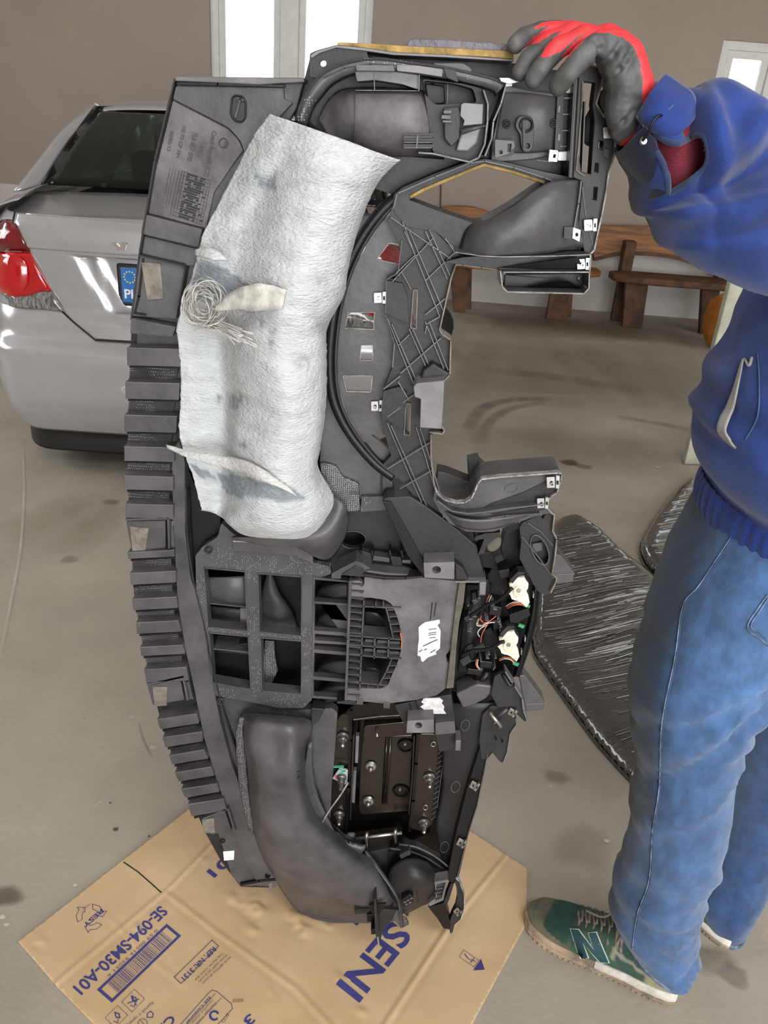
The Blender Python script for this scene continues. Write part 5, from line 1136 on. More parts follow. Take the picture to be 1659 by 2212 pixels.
rib('paint_mark', [(720, 1658), (742, 1657)], 1.5, 0.0, -.004, 'mark_green'); rib('paint_mark', [(733, 1664), (745, 1666), (738, 1671)], 2.4, 0.0, -.004, 'mark_green')
pr('paint_dot', ell(726, 1679, 3, 4, n=10), -.001, -.003, 'mark_red', bev=0)
tube('cable_tie', [D(752, 1690, .006), D(735, 1718, .02), D(712, 1750, .034), D(694, 1780, .040), D(680, 1801, .044)], 0.0018, 'worn_edge', sm=4, n=6, taper=lambda t: 1-.5*t)
for x, y in ((936, 1607), (919, 1744)):
    tube('weld_nut_ring', [D(a, b, -.011) for a, b in ell(x, y, 5, 5, n=14)], 0.0014, 'metal_zinc', closed=True)
rib('ratchet_edge', [(958, 1625), (955, 1660), (950, 1700), (944, 1745)], 1.5, -0.006, -0.015, PP)
V, Fc = [], []
for i in range(14):
    y = 1622+i*11; x = 956-i*1.2; ribVF([(x, y), (x-9, y+6)], 1.4, -0.006, -0.015, V, Fc)
tag(mesh('ratchet_teeth', V, Fc, PP, DASH), kind='stuff')
pr('module_hood', [(745, 1540), (762, 1524), (850, 1512), (880, 1520), (888, 1545), (830, 1548), (764, 1556)], -0.006, -0.045, 'metal_black2', rnd=4)
rib('hood_edge', [(764, 1555), (820, 1548), (870, 1545)], 1.6, -0.003, -0.01, 'metal_zinc')
loft('grey_web', dl([[(745, 1800, -.02), (765, 1798, -.02), (770, 1810, -.02)], [(735, 1812, -.01), (755, 1825, -.005), (772, 1830, -.005)]]), PL_, thick=0.002)
pr('rod_bracket', [(768, 1810), (868, 1798), (872, 1822), (770, 1834)], -0.004, -0.02, 'metal_black', bev=0.002)
tube('hinge_rod', [D(769, 1811, .004), D(868, 1799, .004)], 0.0030, 'metal_bright', n=10)
for x, y in ((792, 1804), (854, 1797)):
    tube('rod_hook', [D(x, y+14, .0), D(x-1, y+8, .012), D(x, y-2, .012), D(x+1, y-4, .004)], 0.0034, 'metal_zinc', n=8, sm=3)
    tube('hook_shank', [D(x, y+8, .004), D(x+1, y+38, .010)], 0.0042, PB, n=8)
# glovebox side wall (right)
loft('side_wall', dl([[(962, 1520, .010), (955, 1600, .002), (955, 1700, -.004), (942, 1790, -.004), (960, 1880, .0)], [(1010, 1520, .030), (1000, 1600, .020), (990, 1700, .012), (980, 1800, .010), (975, 1885, .008)], [(1070, 1520, .030), (1050, 1600, .022), (1026, 1700, .020), (1005, 1800, .016), (985, 1900, .012)]]), PD_, thick=0.003)
pr('side_rail', [(1060, 1560), (1100, 1545), (1086, 1600), (1052, 1640), (1032, 1735), (1013, 1800), (992, 1890), (980, 1910), (965, 1900), (985, 1800), (1010, 1700), (1035, 1620)], 0.034, 0.010, PB, rnd=3)
rib('rail_edge', [(1053, 1630), (1046, 1665), (1031, 1740), (1012, 1800), (988, 1895)], 2, 0.038, 0.02, PP)
for x, y, r in ((1024, 1698, 30), (996, 1822, 30)): clip(x, y, .036, .6, r, 'metal_zinc')
for x, y in ((1005, 1567), (984, 1700), (960, 1830)): tube('round_mark', [D(a, b, .030 if y < 1600 else .016) for a, b in ell(x, y, 9, 12, 20)], 0.0004, PL_, closed=True)
# --- lower vent housing and legs
loft('lower_vent', dl([[(838, 1895, .030), (850, 1870, .040), (880, 1855, .040), (920, 1862, .030), (948, 1895, .015)], [(842, 1925, .045), (870, 1895, .060), (905, 1885, .060), (935, 1895, .040), (955, 1912, .015)], [(860, 1955, .045), (888, 1925, .060), (915, 1912, .060), (940, 1918, .040), (955, 1928, .015)], [(872, 1975, .020), (895, 1962, .030), (920, 1950, .030), (938, 1948, .020), (948, 1945, .01)]]), PD_, thick=0.003)
pr('vent_flap', [(840, 1840), (870, 1822), (885, 1832), (895, 1850), (870, 1866), (838, 1880)], 0.020, 0.0, PB, rnd=3)
pr('vent_clip', [(862, 1848), (884, 1836), (888, 1846), (866, 1856)], 0.052, 0.04, PD_)
pr('guide_plate', [(790, 1842), (860, 1828), (900, 1834), (960, 1868), (975, 1890), (968, 1896), (940, 1876), (890, 1850), (848, 1846), (842, 1880), (832, 1900), (800, 1870)], 0.010, -0.01, PD_, rnd=3)
tube('guide_rail', [D(x, y, .020) for x, y in [(840, 1832), (880, 1838), (920, 1852), (955, 1875), (972, 1893)]], 0.0024, PD_, sm=4)
tube('guide_rail', [D(x, y, .026) for x, y in [(862, 1824), (900, 1830), (940, 1850), (968, 1872)]], 0.0018, PP, sm=4)
DW = [(788, 1838, .016), (805, 1862, .028), (832, 1900, .048), (852, 1930, .058), (861, 1950, .060), (866, 1990, .050), (868, 2003, .046)]
loft('divider_wall', dl([DW, [(x+3, y-2, h-.022) for x, y, h in DW]]), PD_, thick=0.004, nv=1, nu=3)
tube('divider_wall_edge', [D(*p) for p in DW], .0018, PP, sm=3)
loft('grille_cone', dl([[(905, 1905, .060), (935, 1910, .045), (952, 1905, .03)], [(900, 1925, .062), (925, 1925, .05), (945, 1925, .034)], [(905, 1950, .045), (920, 1948, .04), (938, 1942, .03)]]), PD_, thick=0.002)
pr('outlet_frame', [(938, 1906), (968, 1900), (958, 1945), (928, 1958), (925, 1952), (944, 1938)], 0.050, 0.03, PL_, bev=0.0006, holes=[[(943, 1911), (962, 1907), (954, 1940), (940, 1946)]])
for i in range(4): rib('outlet_slat', [(942-i*1.5, 1914+i*8), (960-i*2, 1911+i*8)], 1.8, 0.046, 0.03, PP)
pr('outlet_gap', [(940, 1909), (964, 1904), (955, 1943), (936, 1948)], 0.03, 0.02, 'car_gap', bev=0)
pr('switch_block', [(866, 1945), (884, 1932), (892, 1936), (893, 1950), (872, 1961)], 0.075, 0.05, PB, rnd=2)
V, Fc = [], []
for a, b in ((873, 1950), (880, 1946), (887, 1942), (876, 1955), (884, 1951)): ribVF([(a, b), (a+4, b-2)], 2.5, 0.0765, 0.074, V, Fc)
mesh('switch_keys', V, Fc, PL_, DASH)
pr('vent_slots_block', [(765, 1957), (795, 1951), (797, 1972), (766, 1975)], 0.060, 0.03, PB, rnd=3)
for y in (1967, 1971): rib('vent_bar', [(768, y), (797, y-2)], 1.2, 0.062, 0.055, PP)
pr('leg_blade', [(807, 1943), (812, 1942), (816, 2000), (819, 2036), (815, 2044), (810, 2010)], 0.088, 0.03, PD_, bev=0.0006)
pr('leg_gusset', [(797, 1956), (834, 1952), (822, 1972), (812, 1985), (800, 1968)], 0.074, 0.070, PB, bev=0.0006)
pr('leg_gusset', [(814, 1964), (858, 1966), (845, 1990), (828, 2010), (822, 2030), (816, 2030)], 0.062, 0.055, PD_, bev=0.0006)
pr('leg_block', [(801, 2008), (812, 2006), (813, 2018), (802, 2019)], 0.08, 0.05, PB, bev=0.0006); pr('leg_block', [(792, 1976), (808, 1976), (808, 1992), (793, 1992)], 0.06, 0.03, PB)
rib('leg_tip', [(816, 2026), (818, 2042)], 2.6, 0.09, 0.085, 'worn_edge')
pr('foot_plate', [(852, 1968), (864, 1964), (868, 2004), (883, 1998), (877, 1985), (866, 1990), (866, 2006), (850, 1985)], 0.045, 0.038, PP, bev=0.0006)
clip(873, 1982, .046, .45, 30, 'metal_zinc')
pr('end_bracket', [(925, 1960), (945, 1955), (960, 1950), (968, 1975), (974, 2000), (972, 2008), (958, 2006), (945, 1985)], 0.035, 0.01, PB, rnd=2)
pr('end_loop', [(985, 1898), (992, 1905), (1002, 1935), (1003, 1962), (996, 1985), (982, 1998), (978, 2014), (973, 2018), (968, 2000), (975, 1980), (984, 1962), (988, 1940), (986, 1918), (982, 1905), (970, 1945), (962, 1960), (955, 1958), (972, 1912)], 0.034, 0.020, PD_, bev=0.0006)
rib('end_loop_edge', [(985, 1898), (993, 1905), (1003, 1935), (1003, 1962), (996, 1985)], 1.6, 0.038, 0.03, WE)
clip(988, 1970, .036, .5, 50, 'metal_zinc')
# --- console plate with ribbed grille
CP = [(756, 1256), (775, 1254), (787, 1262), (787, 1246), (830, 1252), (875, 1252), (912, 1248), (992, 1254), (984, 1345), (976, 1400), (969, 1408), (963, 1415), (966, 1430), (970, 1432), (963, 1487), (943, 1502), (900, 1512), (834, 1520), (790, 1516), (747, 1512)]
GH = [(758, 1292), (800, 1291), (832, 1296), (846, 1305), (852, 1318), (862, 1345), (867, 1372), (867, 1402), (861, 1425), (848, 1455), (838, 1480), (822, 1488), (750, 1486)]
pr('console_plate', CP, 0.038, 0.026, 'plastic_grain', holes=[GH], rnd=3, hr=4, bev=0.002)
pr('console_back', [(676, 1245), (760, 1250), (880, 1290), (885, 1410), (850, 1500), (676, 1512)], -0.035, -0.04, PB)
G0, G1 = 0.042, 0.012
def gb(pts, w=2.6, h=G0, m=PP): rib('grille_bar', pts, w, h, G1, m)
gb([(757, 1256), (752, 1380), (747, 1512)], 5, 0.048); gb([(786, 1298), (781, 1400), (777, 1488)], 3)
for yl, yr in ((1309, 1314), (1373, 1382), (1393, 1402), (1414, 1424)): gb([(754, yl), (866 if yl < 1420 else 861, yr)])
gb([(750, 1473), (836, 1481)])
gb([(834, 1314), (842, 1345), (849, 1378)], 2.6); gb([(846, 1424), (834, 1452), (820, 1478)], 2.6)
for a, b in (((838, 1318), (850, 1318)), ((841, 1333), (857, 1332)), ((844, 1349), (861, 1348)), ((847, 1365), (865, 1364)), ((842, 1439), (857, 1438)), ((836, 1453), (850, 1452)), ((829, 1466), (843, 1465)), ((812, 1302), (811, 1313)), ((828, 1300), (828, 1311)), ((816, 1478), (816, 1487)), ((795, 1478), (795, 1486))): gb([a, b], 2)
for x in (810, 840): gb([(x, 1378), (x-2, 1422)], 3.4)
for i in range(17):
    y = 1262+i*15
    gb([(757-i*.55, y), (786-i*.55, y+2)], 2)
    loft('grille_scallop', dl([[(759-i*.55, y+3, .028), (770-i*.55, y+3, .036), (784-i*.55, y+4, .040)], [(759-i*.55, y+13, .020), (770-i*.55, y+9, .026), (784-i*.55, y+11, .030)]]), PD_, thick=0.001, nu=2, nv=2)
for x, y in ((800, 1386), (826, 1388), (853, 1390), (798, 1406), (825, 1409), (852, 1412)):
    pr('grille_cell_floor', [(x-11, y-5), (x+11, y-4), (x+11, y+2), (x-11, y+1)], 0.034, 0.02, PP, bev=0)
rib('orange_mark', [(865, 1368), (868, 1385), (867, 1402)], 1.8, 0.0395, 0.03, 'orange_pen')
pr('left_bank_frame', [(676, 1246), (758, 1256), (747, 1512), (674, 1508)], 0.022, 0.010, PP, holes=[[(680, 1252), (752, 1258), (751, 1304), (679, 1299)], [(680, 1304), (751, 1308), (749, 1367), (679, 1362)], [(680, 1369), (749, 1374), (749, 1388), (680, 1383)], [(679, 1389), (749, 1393), (748, 1409), (678, 1403)], [(679, 1410), (748, 1416), (746, 1467), (677, 1461)], [(677, 1468), (746, 1474), (744, 1508), (677, 1503)]], bev=0.0006)
for y in (1258, 1318, 1425, 1478):
    loft('round_duct', dl([[(680, y+42, -.03), (690, y+16, -.01), (720, y+4, .0), (752, y, .002)], [(680, y+48, -.03), (700, y+40, -.005), (725, y+36, .006), (752, y+34, .008)]]), PD_, thick=0.002)
for y in (1300, 1420):
    loft('round_duct', dl([[(788, y+22, .0), (815, y+26, .004), (832, y+45, -.004)], [(788, y+50, -.01), (805, y+52, -.008), (825, y+58, -.02)]]), PD_, thick=0.002)
pr('corner_hood', [(716, 1240), (736, 1228), (768, 1212), (782, 1216), (800, 1228), (786, 1232), (786, 1246), (737, 1242), (736, 1250), (716, 1250)], 0.046, 0.010, PP, rnd=1)
pr('hood_underside', [(738, 1241), (768, 1222), (786, 1230), (784, 1245)], 0.048, 0.04, PD_, bev=0.0006)
loft('plate_top_edge', dl([[(782, 1216, .020), (840, 1222, .020), (880, 1226, .020), (912, 1246, .020)], [(786, 1236, .044), (840, 1244, .044), (880, 1246, .044), (912, 1248, .044)]]), PP, thick=0.003)
rib('plate_top_ledge', [(786, 1242), (830, 1248), (876, 1249), (912, 1246)], 4, 0.050, 0.03, PD_)
for x in (778, 803, 842, 867): rib('locating_spike', [(x, 1190), (x+3, 1204)], 4, 0.02, 0.0, PB)
pr('locating_tab', [(781, 1190), (801, 1196), (804, 1217), (784, 1213)], 0.022, 0.01, PD_, bev=0.0006); pr('locating_tab', [(843, 1202), (866, 1204), (870, 1226), (848, 1222)], 0.022, 0.01, PD_, bev=0.0006)
pr('edge_wall', [(806, 1201), (841, 1206), (841, 1215), (805, 1211)], 0.018, 0.0, PP, bev=0.0006); pr('edge_wall', [(869, 1210), (887, 1210), (887, 1218), (868, 1216)], 0.018, 0.0, PP, bev=0.0006)
for x, y in ((770, 1510), (828, 1518)): pr('lower_tab', [(x, y), (x+15, y+1), (x+14, y+13), (x, y+12)], 0.040, 0.02, PP, bev=0.0008)
pr('corner_tab', [(728, 1516), (768, 1514), (772, 1524), (726, 1520)], 0.036, 0.01, PD_)
for a in ((930, 1303, 1338), (938, 1303, 1330)): rib('moulded_mark', [(a[0]+4, a[1]), (a[0], a[2])], 2.4, 0.0392, 0.037, PD_)
stk = [(903, 1355), (910, 1350), (920, 1345), (948, 1339), (950, 1345), (944, 1352), (952, 1362), (951, 1400), (940, 1408), (944, 1414), (925, 1420), (914, 1430), (910, 1428), (908, 1418), (901, 1416), (902, 1395), (905, 1380)]
pr('torn_label', [(x+random.uniform(-1.5, 1.5), y+random.uniform(-1.5, 1.5)) for x, y in stk], 0.0386, 0.0376, 'sticker_white', bev=0)
for a, b in (((926, 1360), (942, 1358)), ((926, 1368), (942, 1366)), ((926, 1372), (942, 1370)), ((928, 1378), (941, 1377))): rib('label_print', [a, b], 2, 0.0389, 0.0382, PL_)
V, Fc = [], []
for a, b in (((914, 1396), (930, 1388)), ((922, 1392), (944, 1382)), ((916, 1404), (922, 1402)), ((930, 1410), (940, 1404)), ((905, 1408), (912, 1404))): ribVF([a, b], 2.4, 0.0389, 0.0382, V, Fc)
mesh('label_tears', V, Fc, 'plastic_grain', DASH)
pr('foam_strip_brown', [(992, 1256), (1006, 1256), (1002, 1300), (992, 1345), (986, 1400), (980, 1486), (964, 1488), (972, 1420), (978, 1360), (984, 1310)], 0.046, 0.030, 'foam_brown', bev=0.001)
# --- lower bolt block with torn paper
pr('lower_block', [(852, 1524), (880, 1518), (975, 1500), (982, 1560), (985, 1590), (980, 1620), (948, 1624), (940, 1584), (884, 1580), (870, 1560)], 0.036, -0.01, PD_, rnd=3, bev=0.002)
pr('bolt_bracket', [(880, 1557), (937, 1554), (937, 1583), (878, 1583)], 0.062, 0.010, PL_, holes=[ell(904, 1567, 8, 6.5)], rnd=2, bev=0.002)
pr('hole_floor', ell(904, 1567, 10, 8), 0.054, 0.05, 'car_gap', bev=0)
pr('block_step', [(940, 1563), (982, 1558), (984, 1584), (941, 1588)], 0.050, 0.01, PP, rnd=2); pr('block_foot', [(984, 1600), (996, 1600), (995, 1622), (983, 1622)], 0.056, 0.03, PL_)
pp = [(915, 1509), (950, 1508), (957, 1514), (954, 1519), (960, 1527), (958, 1534), (964, 1542), (912, 1542), (908, 1538), (916, 1533), (908, 1527), (916, 1521), (910, 1517)]
pr('torn_paper', pp, 0.0375, 0.0355, 'paper_torn', bev=0)
for a in ((885, 1520, 890, 1542), (898, 1516, 906, 1540)): rib('groove', [(a[0], a[1]), (a[2], a[3])], 2.2, 0.0372, 0.03, PB)
pr('arm_panel', [(985, 1500), (1030, 1478), (1062, 1482), (1066, 1492), (1050, 1510), (1020, 1525), (1000, 1530)], 0.036, 0.0, PP, rnd=4, bev=0.003)
# --- climate control unit
pr('unit_back', [(985, 1258), (1040, 1258), (1100, 1180), (1128, 1170), (1150, 1250), (1156, 1290), (1140, 1400), (1122, 1460), (1060, 1480), (1000, 1500), (965, 1490), (985, 1400), (1000, 1320)], 0.000, -0.02, PB, rnd=4)
loft('unit_rail', dl([[(1150, 1262, .010), (1140, 1340, .012), (1122, 1400, .012), (1108, 1460, .010)], [(1156, 1265, .034), (1147, 1340, .036), (1130, 1405, .036), (1114, 1460, .034)], [(1166, 1270, .030), (1160, 1340, .030), (1142, 1408, .030), (1122, 1464, .030)]]), PB, thick=0.003)
for x, y in ((1153, 1287), (1135, 1382), (1127, 1410)): rib('rail_slot', [(x, y-4), (x-1, y+4)], 2.4, 0.038, 0.03, WE)
loft('unit_floor', dl([[(1008, 1262, .004), (1040, 1262, .010), (1062, 1262, .004)], [(1000, 1350, .004), (1020, 1350, .012), (1040, 1350, .004)], [(990, 1450, .004), (1010, 1450, .012), (1030, 1450, .004)]]), PD_, thick=0.002)
def cam_(cx, cy):
    poly = []
    ext = [26, 24, 28, 24, 25, 21, 17, 24, 34, 38, 24, 21, 22, 24, 22, 26, 20, 25, 22, 28]
    for i, r in enumerate(ext):
        a = math.radians(-100+18*i); poly.append((cx+r*.95*math.cos(a), cy+r*1.12*math.sin(a)))
    o = pr('cam_disc', poly, 0.046, 0.040, 'cam_cream', bev=0.0006)
    lathe('cam_hub', D(cx, cy, .046), (0.1, -1, 0.1), [(0, .0085), (.003, .0085), (.003, .006), (.002, .006), (.002, .0042), (.006, .004), (.006, .002)], 'cam_cream', n=18)
    lathe('cam_screw', D(cx, cy, .0505), (0, -1, 0), [(0, .003), (.003, .0028)], 'metal_zinc', n=10)
    tube('cam_track', [D(a, b, .0465) for a, b in ell(cx, cy, 13, 16, 20)], 0.0008, 'cam_cream', closed=True)
    pr('motor_body', [(cx-24, cy-12), (cx-6, cy-36), (cx+12, cy-40), (cx+24, cy-20), (cx+26, cy+20), (cx+4, cy+28), (cx-18, cy+20)], 0.030, 0.005, PB, rnd=5, bev=0.002)
    pr('motor_hood', [(cx-20, cy-22), (cx-2, cy-40), (cx+14, cy-38), (cx-4, cy-26), (cx-14, cy-14)], 0.048, 0.03, PD_, rnd=2)
cam_(1121, 1275); cam_(1099, 1392)
tube('actuator_rod', [D(*p) for p in [(1016, 1330, .040), (1035, 1318, .042), (1052, 1306, .046), (1075, 1298, .050), (1092, 1284, .054), (1106, 1270, .056)]], 0.0030, PB, n=8, sm=3)
tube('actuator_rod', [D(*p) for p in [(996, 1418, .040), (1018, 1406, .044), (1040, 1404, .048), (1062, 1400, .052), (1080, 1388, .056), (1090, 1386, .056)]], 0.0030, PB, n=8, sm=3)
for w_, m_ in (([(1094, 1312, .030), (1104, 1306, .042), (1120, 1303, .046), (1140, 1306, .042)], 'wire_orange'), ([(1096, 1315, .030), (1106, 1309, .042), (1122, 1306, .046), (1140, 1310, .042)], 'wire_orange'), ([(1092, 1310, .028), (1103, 1303, .040), (1118, 1300, .044), (1138, 1303, .040)], 'wire_white'),
               ([(1076, 1326, .030), (1060, 1340, .036), (1046, 1345, .038), (1038, 1338, .036), (1040, 1330, .03)], 'wire_orange'), ([(1070, 1344, .030), (1052, 1346, .036), (1040, 1352, .036), (1030, 1350, .036), (1034, 1336, .03)], 'wire_white'), ([(1068, 1342, .028), (1050, 1348, .034), (1036, 1350, .034), (1032, 1344, .034), (1038, 1334, .03)], 'wire_orange'),
               ([(1052, 1350, .030), (1040, 1356, .034), (1032, 1366, .034), (1036, 1376, .03)], 'wire_white'), ([(1054, 1348, .030), (1046, 1360, .034), (1040, 1374, .034), (1038, 1392, .03)], 'wire_orange'),
               ([(1078, 1424, .034), (1090, 1420, .042), (1104, 1422, .044), (1112, 1430, .040)], 'wire_orange'), ([(1079, 1427, .034), (1090, 1423, .042), (1103, 1425, .044), (1110, 1432, .040)], 'wire_white'), ([(1030, 1424, .030), (1028, 1436, .036), (1034, 1446, .03)], 'wire_orange'), ([(1033, 1424, .030), (1031, 1436, .036), (1037, 1447, .03)], 'wire_white'),
               ([(1058, 1284, .03), (1053, 1294, .036), (1050, 1306, .03)], 'wire_orange'), ([(1062, 1286, .03), (1057, 1296, .036), (1054, 1308, .03)], 'wire_white')):
    tube('wire', [D(*p) for p in w_], 0.0008, m_, n=5, sm=4)
for x, y in ((1134, 1305), (1122, 1348), (1110, 1430)): pr('circuit_board', [(x, y), (x+12, y+4), (x+8, y+10), (x-3, y+5)], 0.04, 0.037, 'board_green', bev=0)
pr('motor_clamp', [(1100, 1328), (1142, 1314), (1146, 1330), (1118, 1346), (1102, 1346)], 0.044, 0.01, PB, rnd=2, bev=0.002)
random.seed(9)
for x, y, w_, h_ in ((1046, 1262, 22, 16), (1078, 1208, 20, 14), (1090, 1240, 24, 18), (1030, 1300, 20, 16), (1012, 1336, 18, 12), (1070, 1320, 26, 20), (1056, 1366, 18, 14), (1036, 1400, 24, 14), (1006, 1428, 22, 16), (1050, 1436, 26, 14), (1072, 1350, 14, 20), (1024, 1452, 30, 12)):
    a = random.uniform(-.6, .2); c_, s_ = math.cos(a), math.sin(a)
    pr('unit_block', [(x+px*c_-py_*s_, y+px*s_+py_*c_) for px, py_ in ((-w_/2, -h_/2), (w_/2, -h_/2), (w_/2, h_/2), (-w_/2, h_/2))], random.uniform(.018, .036), 0.0, random.choice([PB, PB, PD_]), bev=0.001)
V, Fc = [], []
for k in range(26):
    x = random.uniform(1010, 1090); y = random.uniform(1290, 1470); a = random.uniform(-1, .3); l = random.uniform(3, 9)
    ribVF([(x, y), (x+l*math.cos(a), y+l*math.sin(a))], 1.3, .042, .02, V, Fc)
tag(mesh('unit_pins', V, Fc, PL_, DASH), kind='stuff')
for x, y, r in ((1020, 1410, 16), (1027, 1318, 14)): tube('unit_ring', [D(a, b, .016) for a, b in ell(x, y, r, r*1.1)], 0.0016, PD_, closed=True)
for y in (1448, 1462): tube('unit_tube', [D(1040+(y-1448), y-10, .026), D(1030, y+18, .020)], 0.006, PB, n=10)
pr('foam_pad', rc([(1052, 1175), (1070, 1160), (1084, 1162), (1082, 1182), (1066, 1193), (1052, 1190)], 8), 0.036, 0.02, 'foam_brown')
pr('support_web', [(1026, 1160), (1048, 1152), (1082, 1150), (1075, 1160), (1052, 1178), (1046, 1194), (1032, 1200), (1040, 1180), (1046, 1164), (1024, 1168)], 0.044, 0.01, PD_, rnd=2)
pr('dark_web', [(1090, 1150), (1125, 1140), (1118, 1210), (1150, 1240), (1130, 1262), (1100, 1240), (1070, 1230), (1040, 1225), (1036, 1196), (1080, 1190)], 0.004, -0.02, PB, rnd=3)
# --- upper and lower wing brackets
EL = ell(1166, 1188, 17, 34, -22, 24)
WP = [(1122, 1140), (1130, 1128), (1160, 1114), (1168, 1112), (1172, 1122), (1183, 1104), (1198, 1113), (1193, 1148), (1203, 1165), (1200, 1200), (1193, 1242), (1203, 1250), (1200, 1260), (1190, 1280), (1178, 1287), (1160, 1276), (1122, 1206), (1126, 1170)]
pr('wing_plate', WP, 0.040, 0.030, PD_, holes=[EL], rnd=2)
pr('wing_pad', ell(1166, 1188, 19, 36, -22), 0.026, 0.022, PD_, bev=0); pr('wing_tab', [(1149, 1176), (1171, 1172), (1172, 1190), (1152, 1194)], 0.032, 0.026, PP)
tube('oval_rim', [D(x, y, .042) for x, y in EL], 0.0013, PP, closed=True)
rib('wing_edge', [(1168, 1112), (1183, 1103), (1198, 1113), (1194, 1148), (1203, 1165), (1199, 1205), (1193, 1240), (1203, 1250), (1200, 1260), (1190, 1280)], 3, 0.048, 0.03, 'felt_tape')
rib('wing_crease', [(1128, 1160), (1160, 1200), (1196, 1250)], 2, 0.043, 0.03, PP); rib('wing_crease', [(1140, 1130), (1170, 1150), (1194, 1178)], 2, 0.043, 0.03, PP)
pr('wing_foot', [(1200, 1197), (1212, 1200), (1241, 1238), (1238, 1257), (1203, 1262), (1194, 1242)], 0.020, -0.010, PP, rnd=3, bev=0.002); rib('wing_foot_edge', [(1200, 1241), (1241, 1240)], 1.4, 0.0215, 0.018, PL_)
pr('wing_plate', [(1060, 1500), (1068, 1462), (1089, 1450), (1100, 1462), (1110, 1482), (1128, 1508), (1131, 1535), (1139, 1556), (1134, 1560), (1118, 1545), (1100, 1530), (1075, 1528)], 0.042, 0.034, PD_, rnd=2)
rib('wing_edge', [(1092, 1452), (1110, 1480), (1128, 1508), (1131, 1535), (1139, 1556)], 2.6, 0.050, 0.03, PL_)
tube('wing_pin', [D(1086, 1456, .046), D(1100, 1480, .05), (D(1112, 1478, .05))], 0.0035, PB, n=8)
pr('wing_foot', [(1120, 1460), (1132, 1458), (1177, 1518), (1175, 1534), (1137, 1538), (1130, 1510)], 0.020, -0.010, PP, rnd=3, bev=0.002); rib('wing_foot_edge', [(1136, 1521), (1176, 1520)], 1.4, 0.0215, 0.018, PL_)
pr('lower_wing', [(1042, 1545), (1060, 1525), (1100, 1528), (1117, 1556), (1116, 1566), (1102, 1586), (1096, 1625), (1088, 1648), (1080, 1646), (1060, 1622), (1052, 1640), (1040, 1640), (1035, 1600)], 0.036, 0.020, PD_, rnd=3, holes=[[(1068, 1586), (1073, 1592), (1072, 1600), (1067, 1594)], [(1082, 1592), (1087, 1598), (1086, 1606), (1081, 1600)]])
rib('wing_edge', [(1114, 1553), (1116, 1566), (1102, 1586), (1096, 1625), (1088, 1646)], 1.8, 0.040, 0.02, PL_)
tube('silver_hook', [D(*p) for p in [(1058, 1538, .044), (1066, 1550, .052), (1074, 1558, .054), (1082, 1568, .050), (1078, 1570, .042)]], 0.0034, 'metal_zinc', n=8, sm=3)
tube('silver_hook', [D(1066, 1562, .048), D(1074, 1556, .052)], 0.003, 'metal_zinc', n=8); tube('hook_rod', [D(1076, 1546, .046), D(1096, 1532, .046)], 0.003, PP, n=8)
clip(1106, 1540, .044, .55, 30, 'metal_zinc')
# ---------- fleece cover ----------
FL = [[(585, 247, .055), (612, 256, .075), (640, 265, .085), (690, 283, .10), (745, 303, .105), (805, 325, .09), (862, 345, .06)],
      [(550, 295, .04), (588, 310, .07), (625, 325, .085), (680, 345, .11), (740, 365, .115), (795, 380, .09), (820, 388, .05)],
      [(524, 342, .03), (560, 358, .06), (600, 370, .075), (660, 395, .115), (720, 415, .12), (775, 432, .09), (793, 438, .05)],
      [(475, 440, .022), (515, 450, .05), (560, 462, .065), (620, 480, .115), (690, 500, .125), (750, 513, .09), (765, 518, .04)],
      [(442, 505, .022), (480, 515, .04), (530, 530, .06), (600, 550, .115), (670, 565, .125), (735, 578, .09), (750, 582, .04)],
      [(426, 562, .022), (470, 585, .04), (520, 600, .06), (585, 620, .115), (655, 632, .125), (722, 640, .09), (740, 640, .04)],
      [(405, 635, .020), (450, 650, .04), (505, 665, .06), (570, 680, .110), (640, 692, .12), (690, 700, .09), (706, 704, .03)],
      [(384, 712, .030), (430, 735, .03), (480, 740, .03), (530, 748, .08), (610, 755, .115), (685, 758, .09), (704, 758, .03)],
      [(391, 800, .030), (430, 802, .030), (482, 800, .026), (528, 803, .08), (610, 808, .12), (685, 808, .09), (704, 808, .03)],
      [(390, 870, .030), (430, 872, .028), (487, 875, .024), (527, 878, .08), (610, 880, .12), (683, 880, .09), (702, 880, .03)],
      [(388, 945, .030), (430, 950, .030), (484, 956, .024), (522, 960, .08), (600, 965, .12), (675, 968, .09), (690, 970, .03)],
      [(408, 1000, .030), (440, 1010, .030), (482, 1020, .03), (526, 1030, .08), (600, 1035, .12), (668, 1030, .09), (686, 1008, .03)],
      [(424, 1050, .030), (455, 1065, .030), (484, 1080, .03), (526, 1095, .09), (600, 1102, .115), (680, 1092, .08), (722, 1080, .03)],
      [(436, 1092, .026), (458, 1098, .026), (478, 1106, .03), (506, 1132, .08), (600, 1138, .105), (682, 1128, .07), (706, 1118, .03)],
      [(438, 1097, .020), (462, 1103, .020), (484, 1118, .03), (522, 1154, .06), (600, 1162, .08), (668, 1156, .05), (698, 1128, .03)]]
def fdisp(p, u, v):
    a = 0.007*nz(p, 12, 4)+0.0028*noise.noise(Vector((p.x*16, p.y*16, p.z*60)))+0.0015*nz(p, 60, 8); e = 0
    if v in (0, 1): e = 0.0022*nz(p, 160, 3)
    return Vector((e, -a-.001, e*.5))
fl = loft('fleece_cover', dl(FL), 'fleece', None, nu=9, nv=8, thick=0.0015, disp=fdisp)
tag(fl, 'torn grey-white fleece wrap')
FELT = [[(428, 562), (445, 560), (480, 575), (520, 600), (545, 622), (500, 640), (455, 655), (430, 650), (415, 620)], [(470, 1020), (560, 1035), (640, 1060), (660, 1078), (600, 1082), (520, 1075), (485, 1060)], [(410, 1000), (450, 1018), (470, 1035), (430, 1030)], [(535, 378), (560, 380), (595, 378), (598, 408), (575, 412), (560, 395)]]
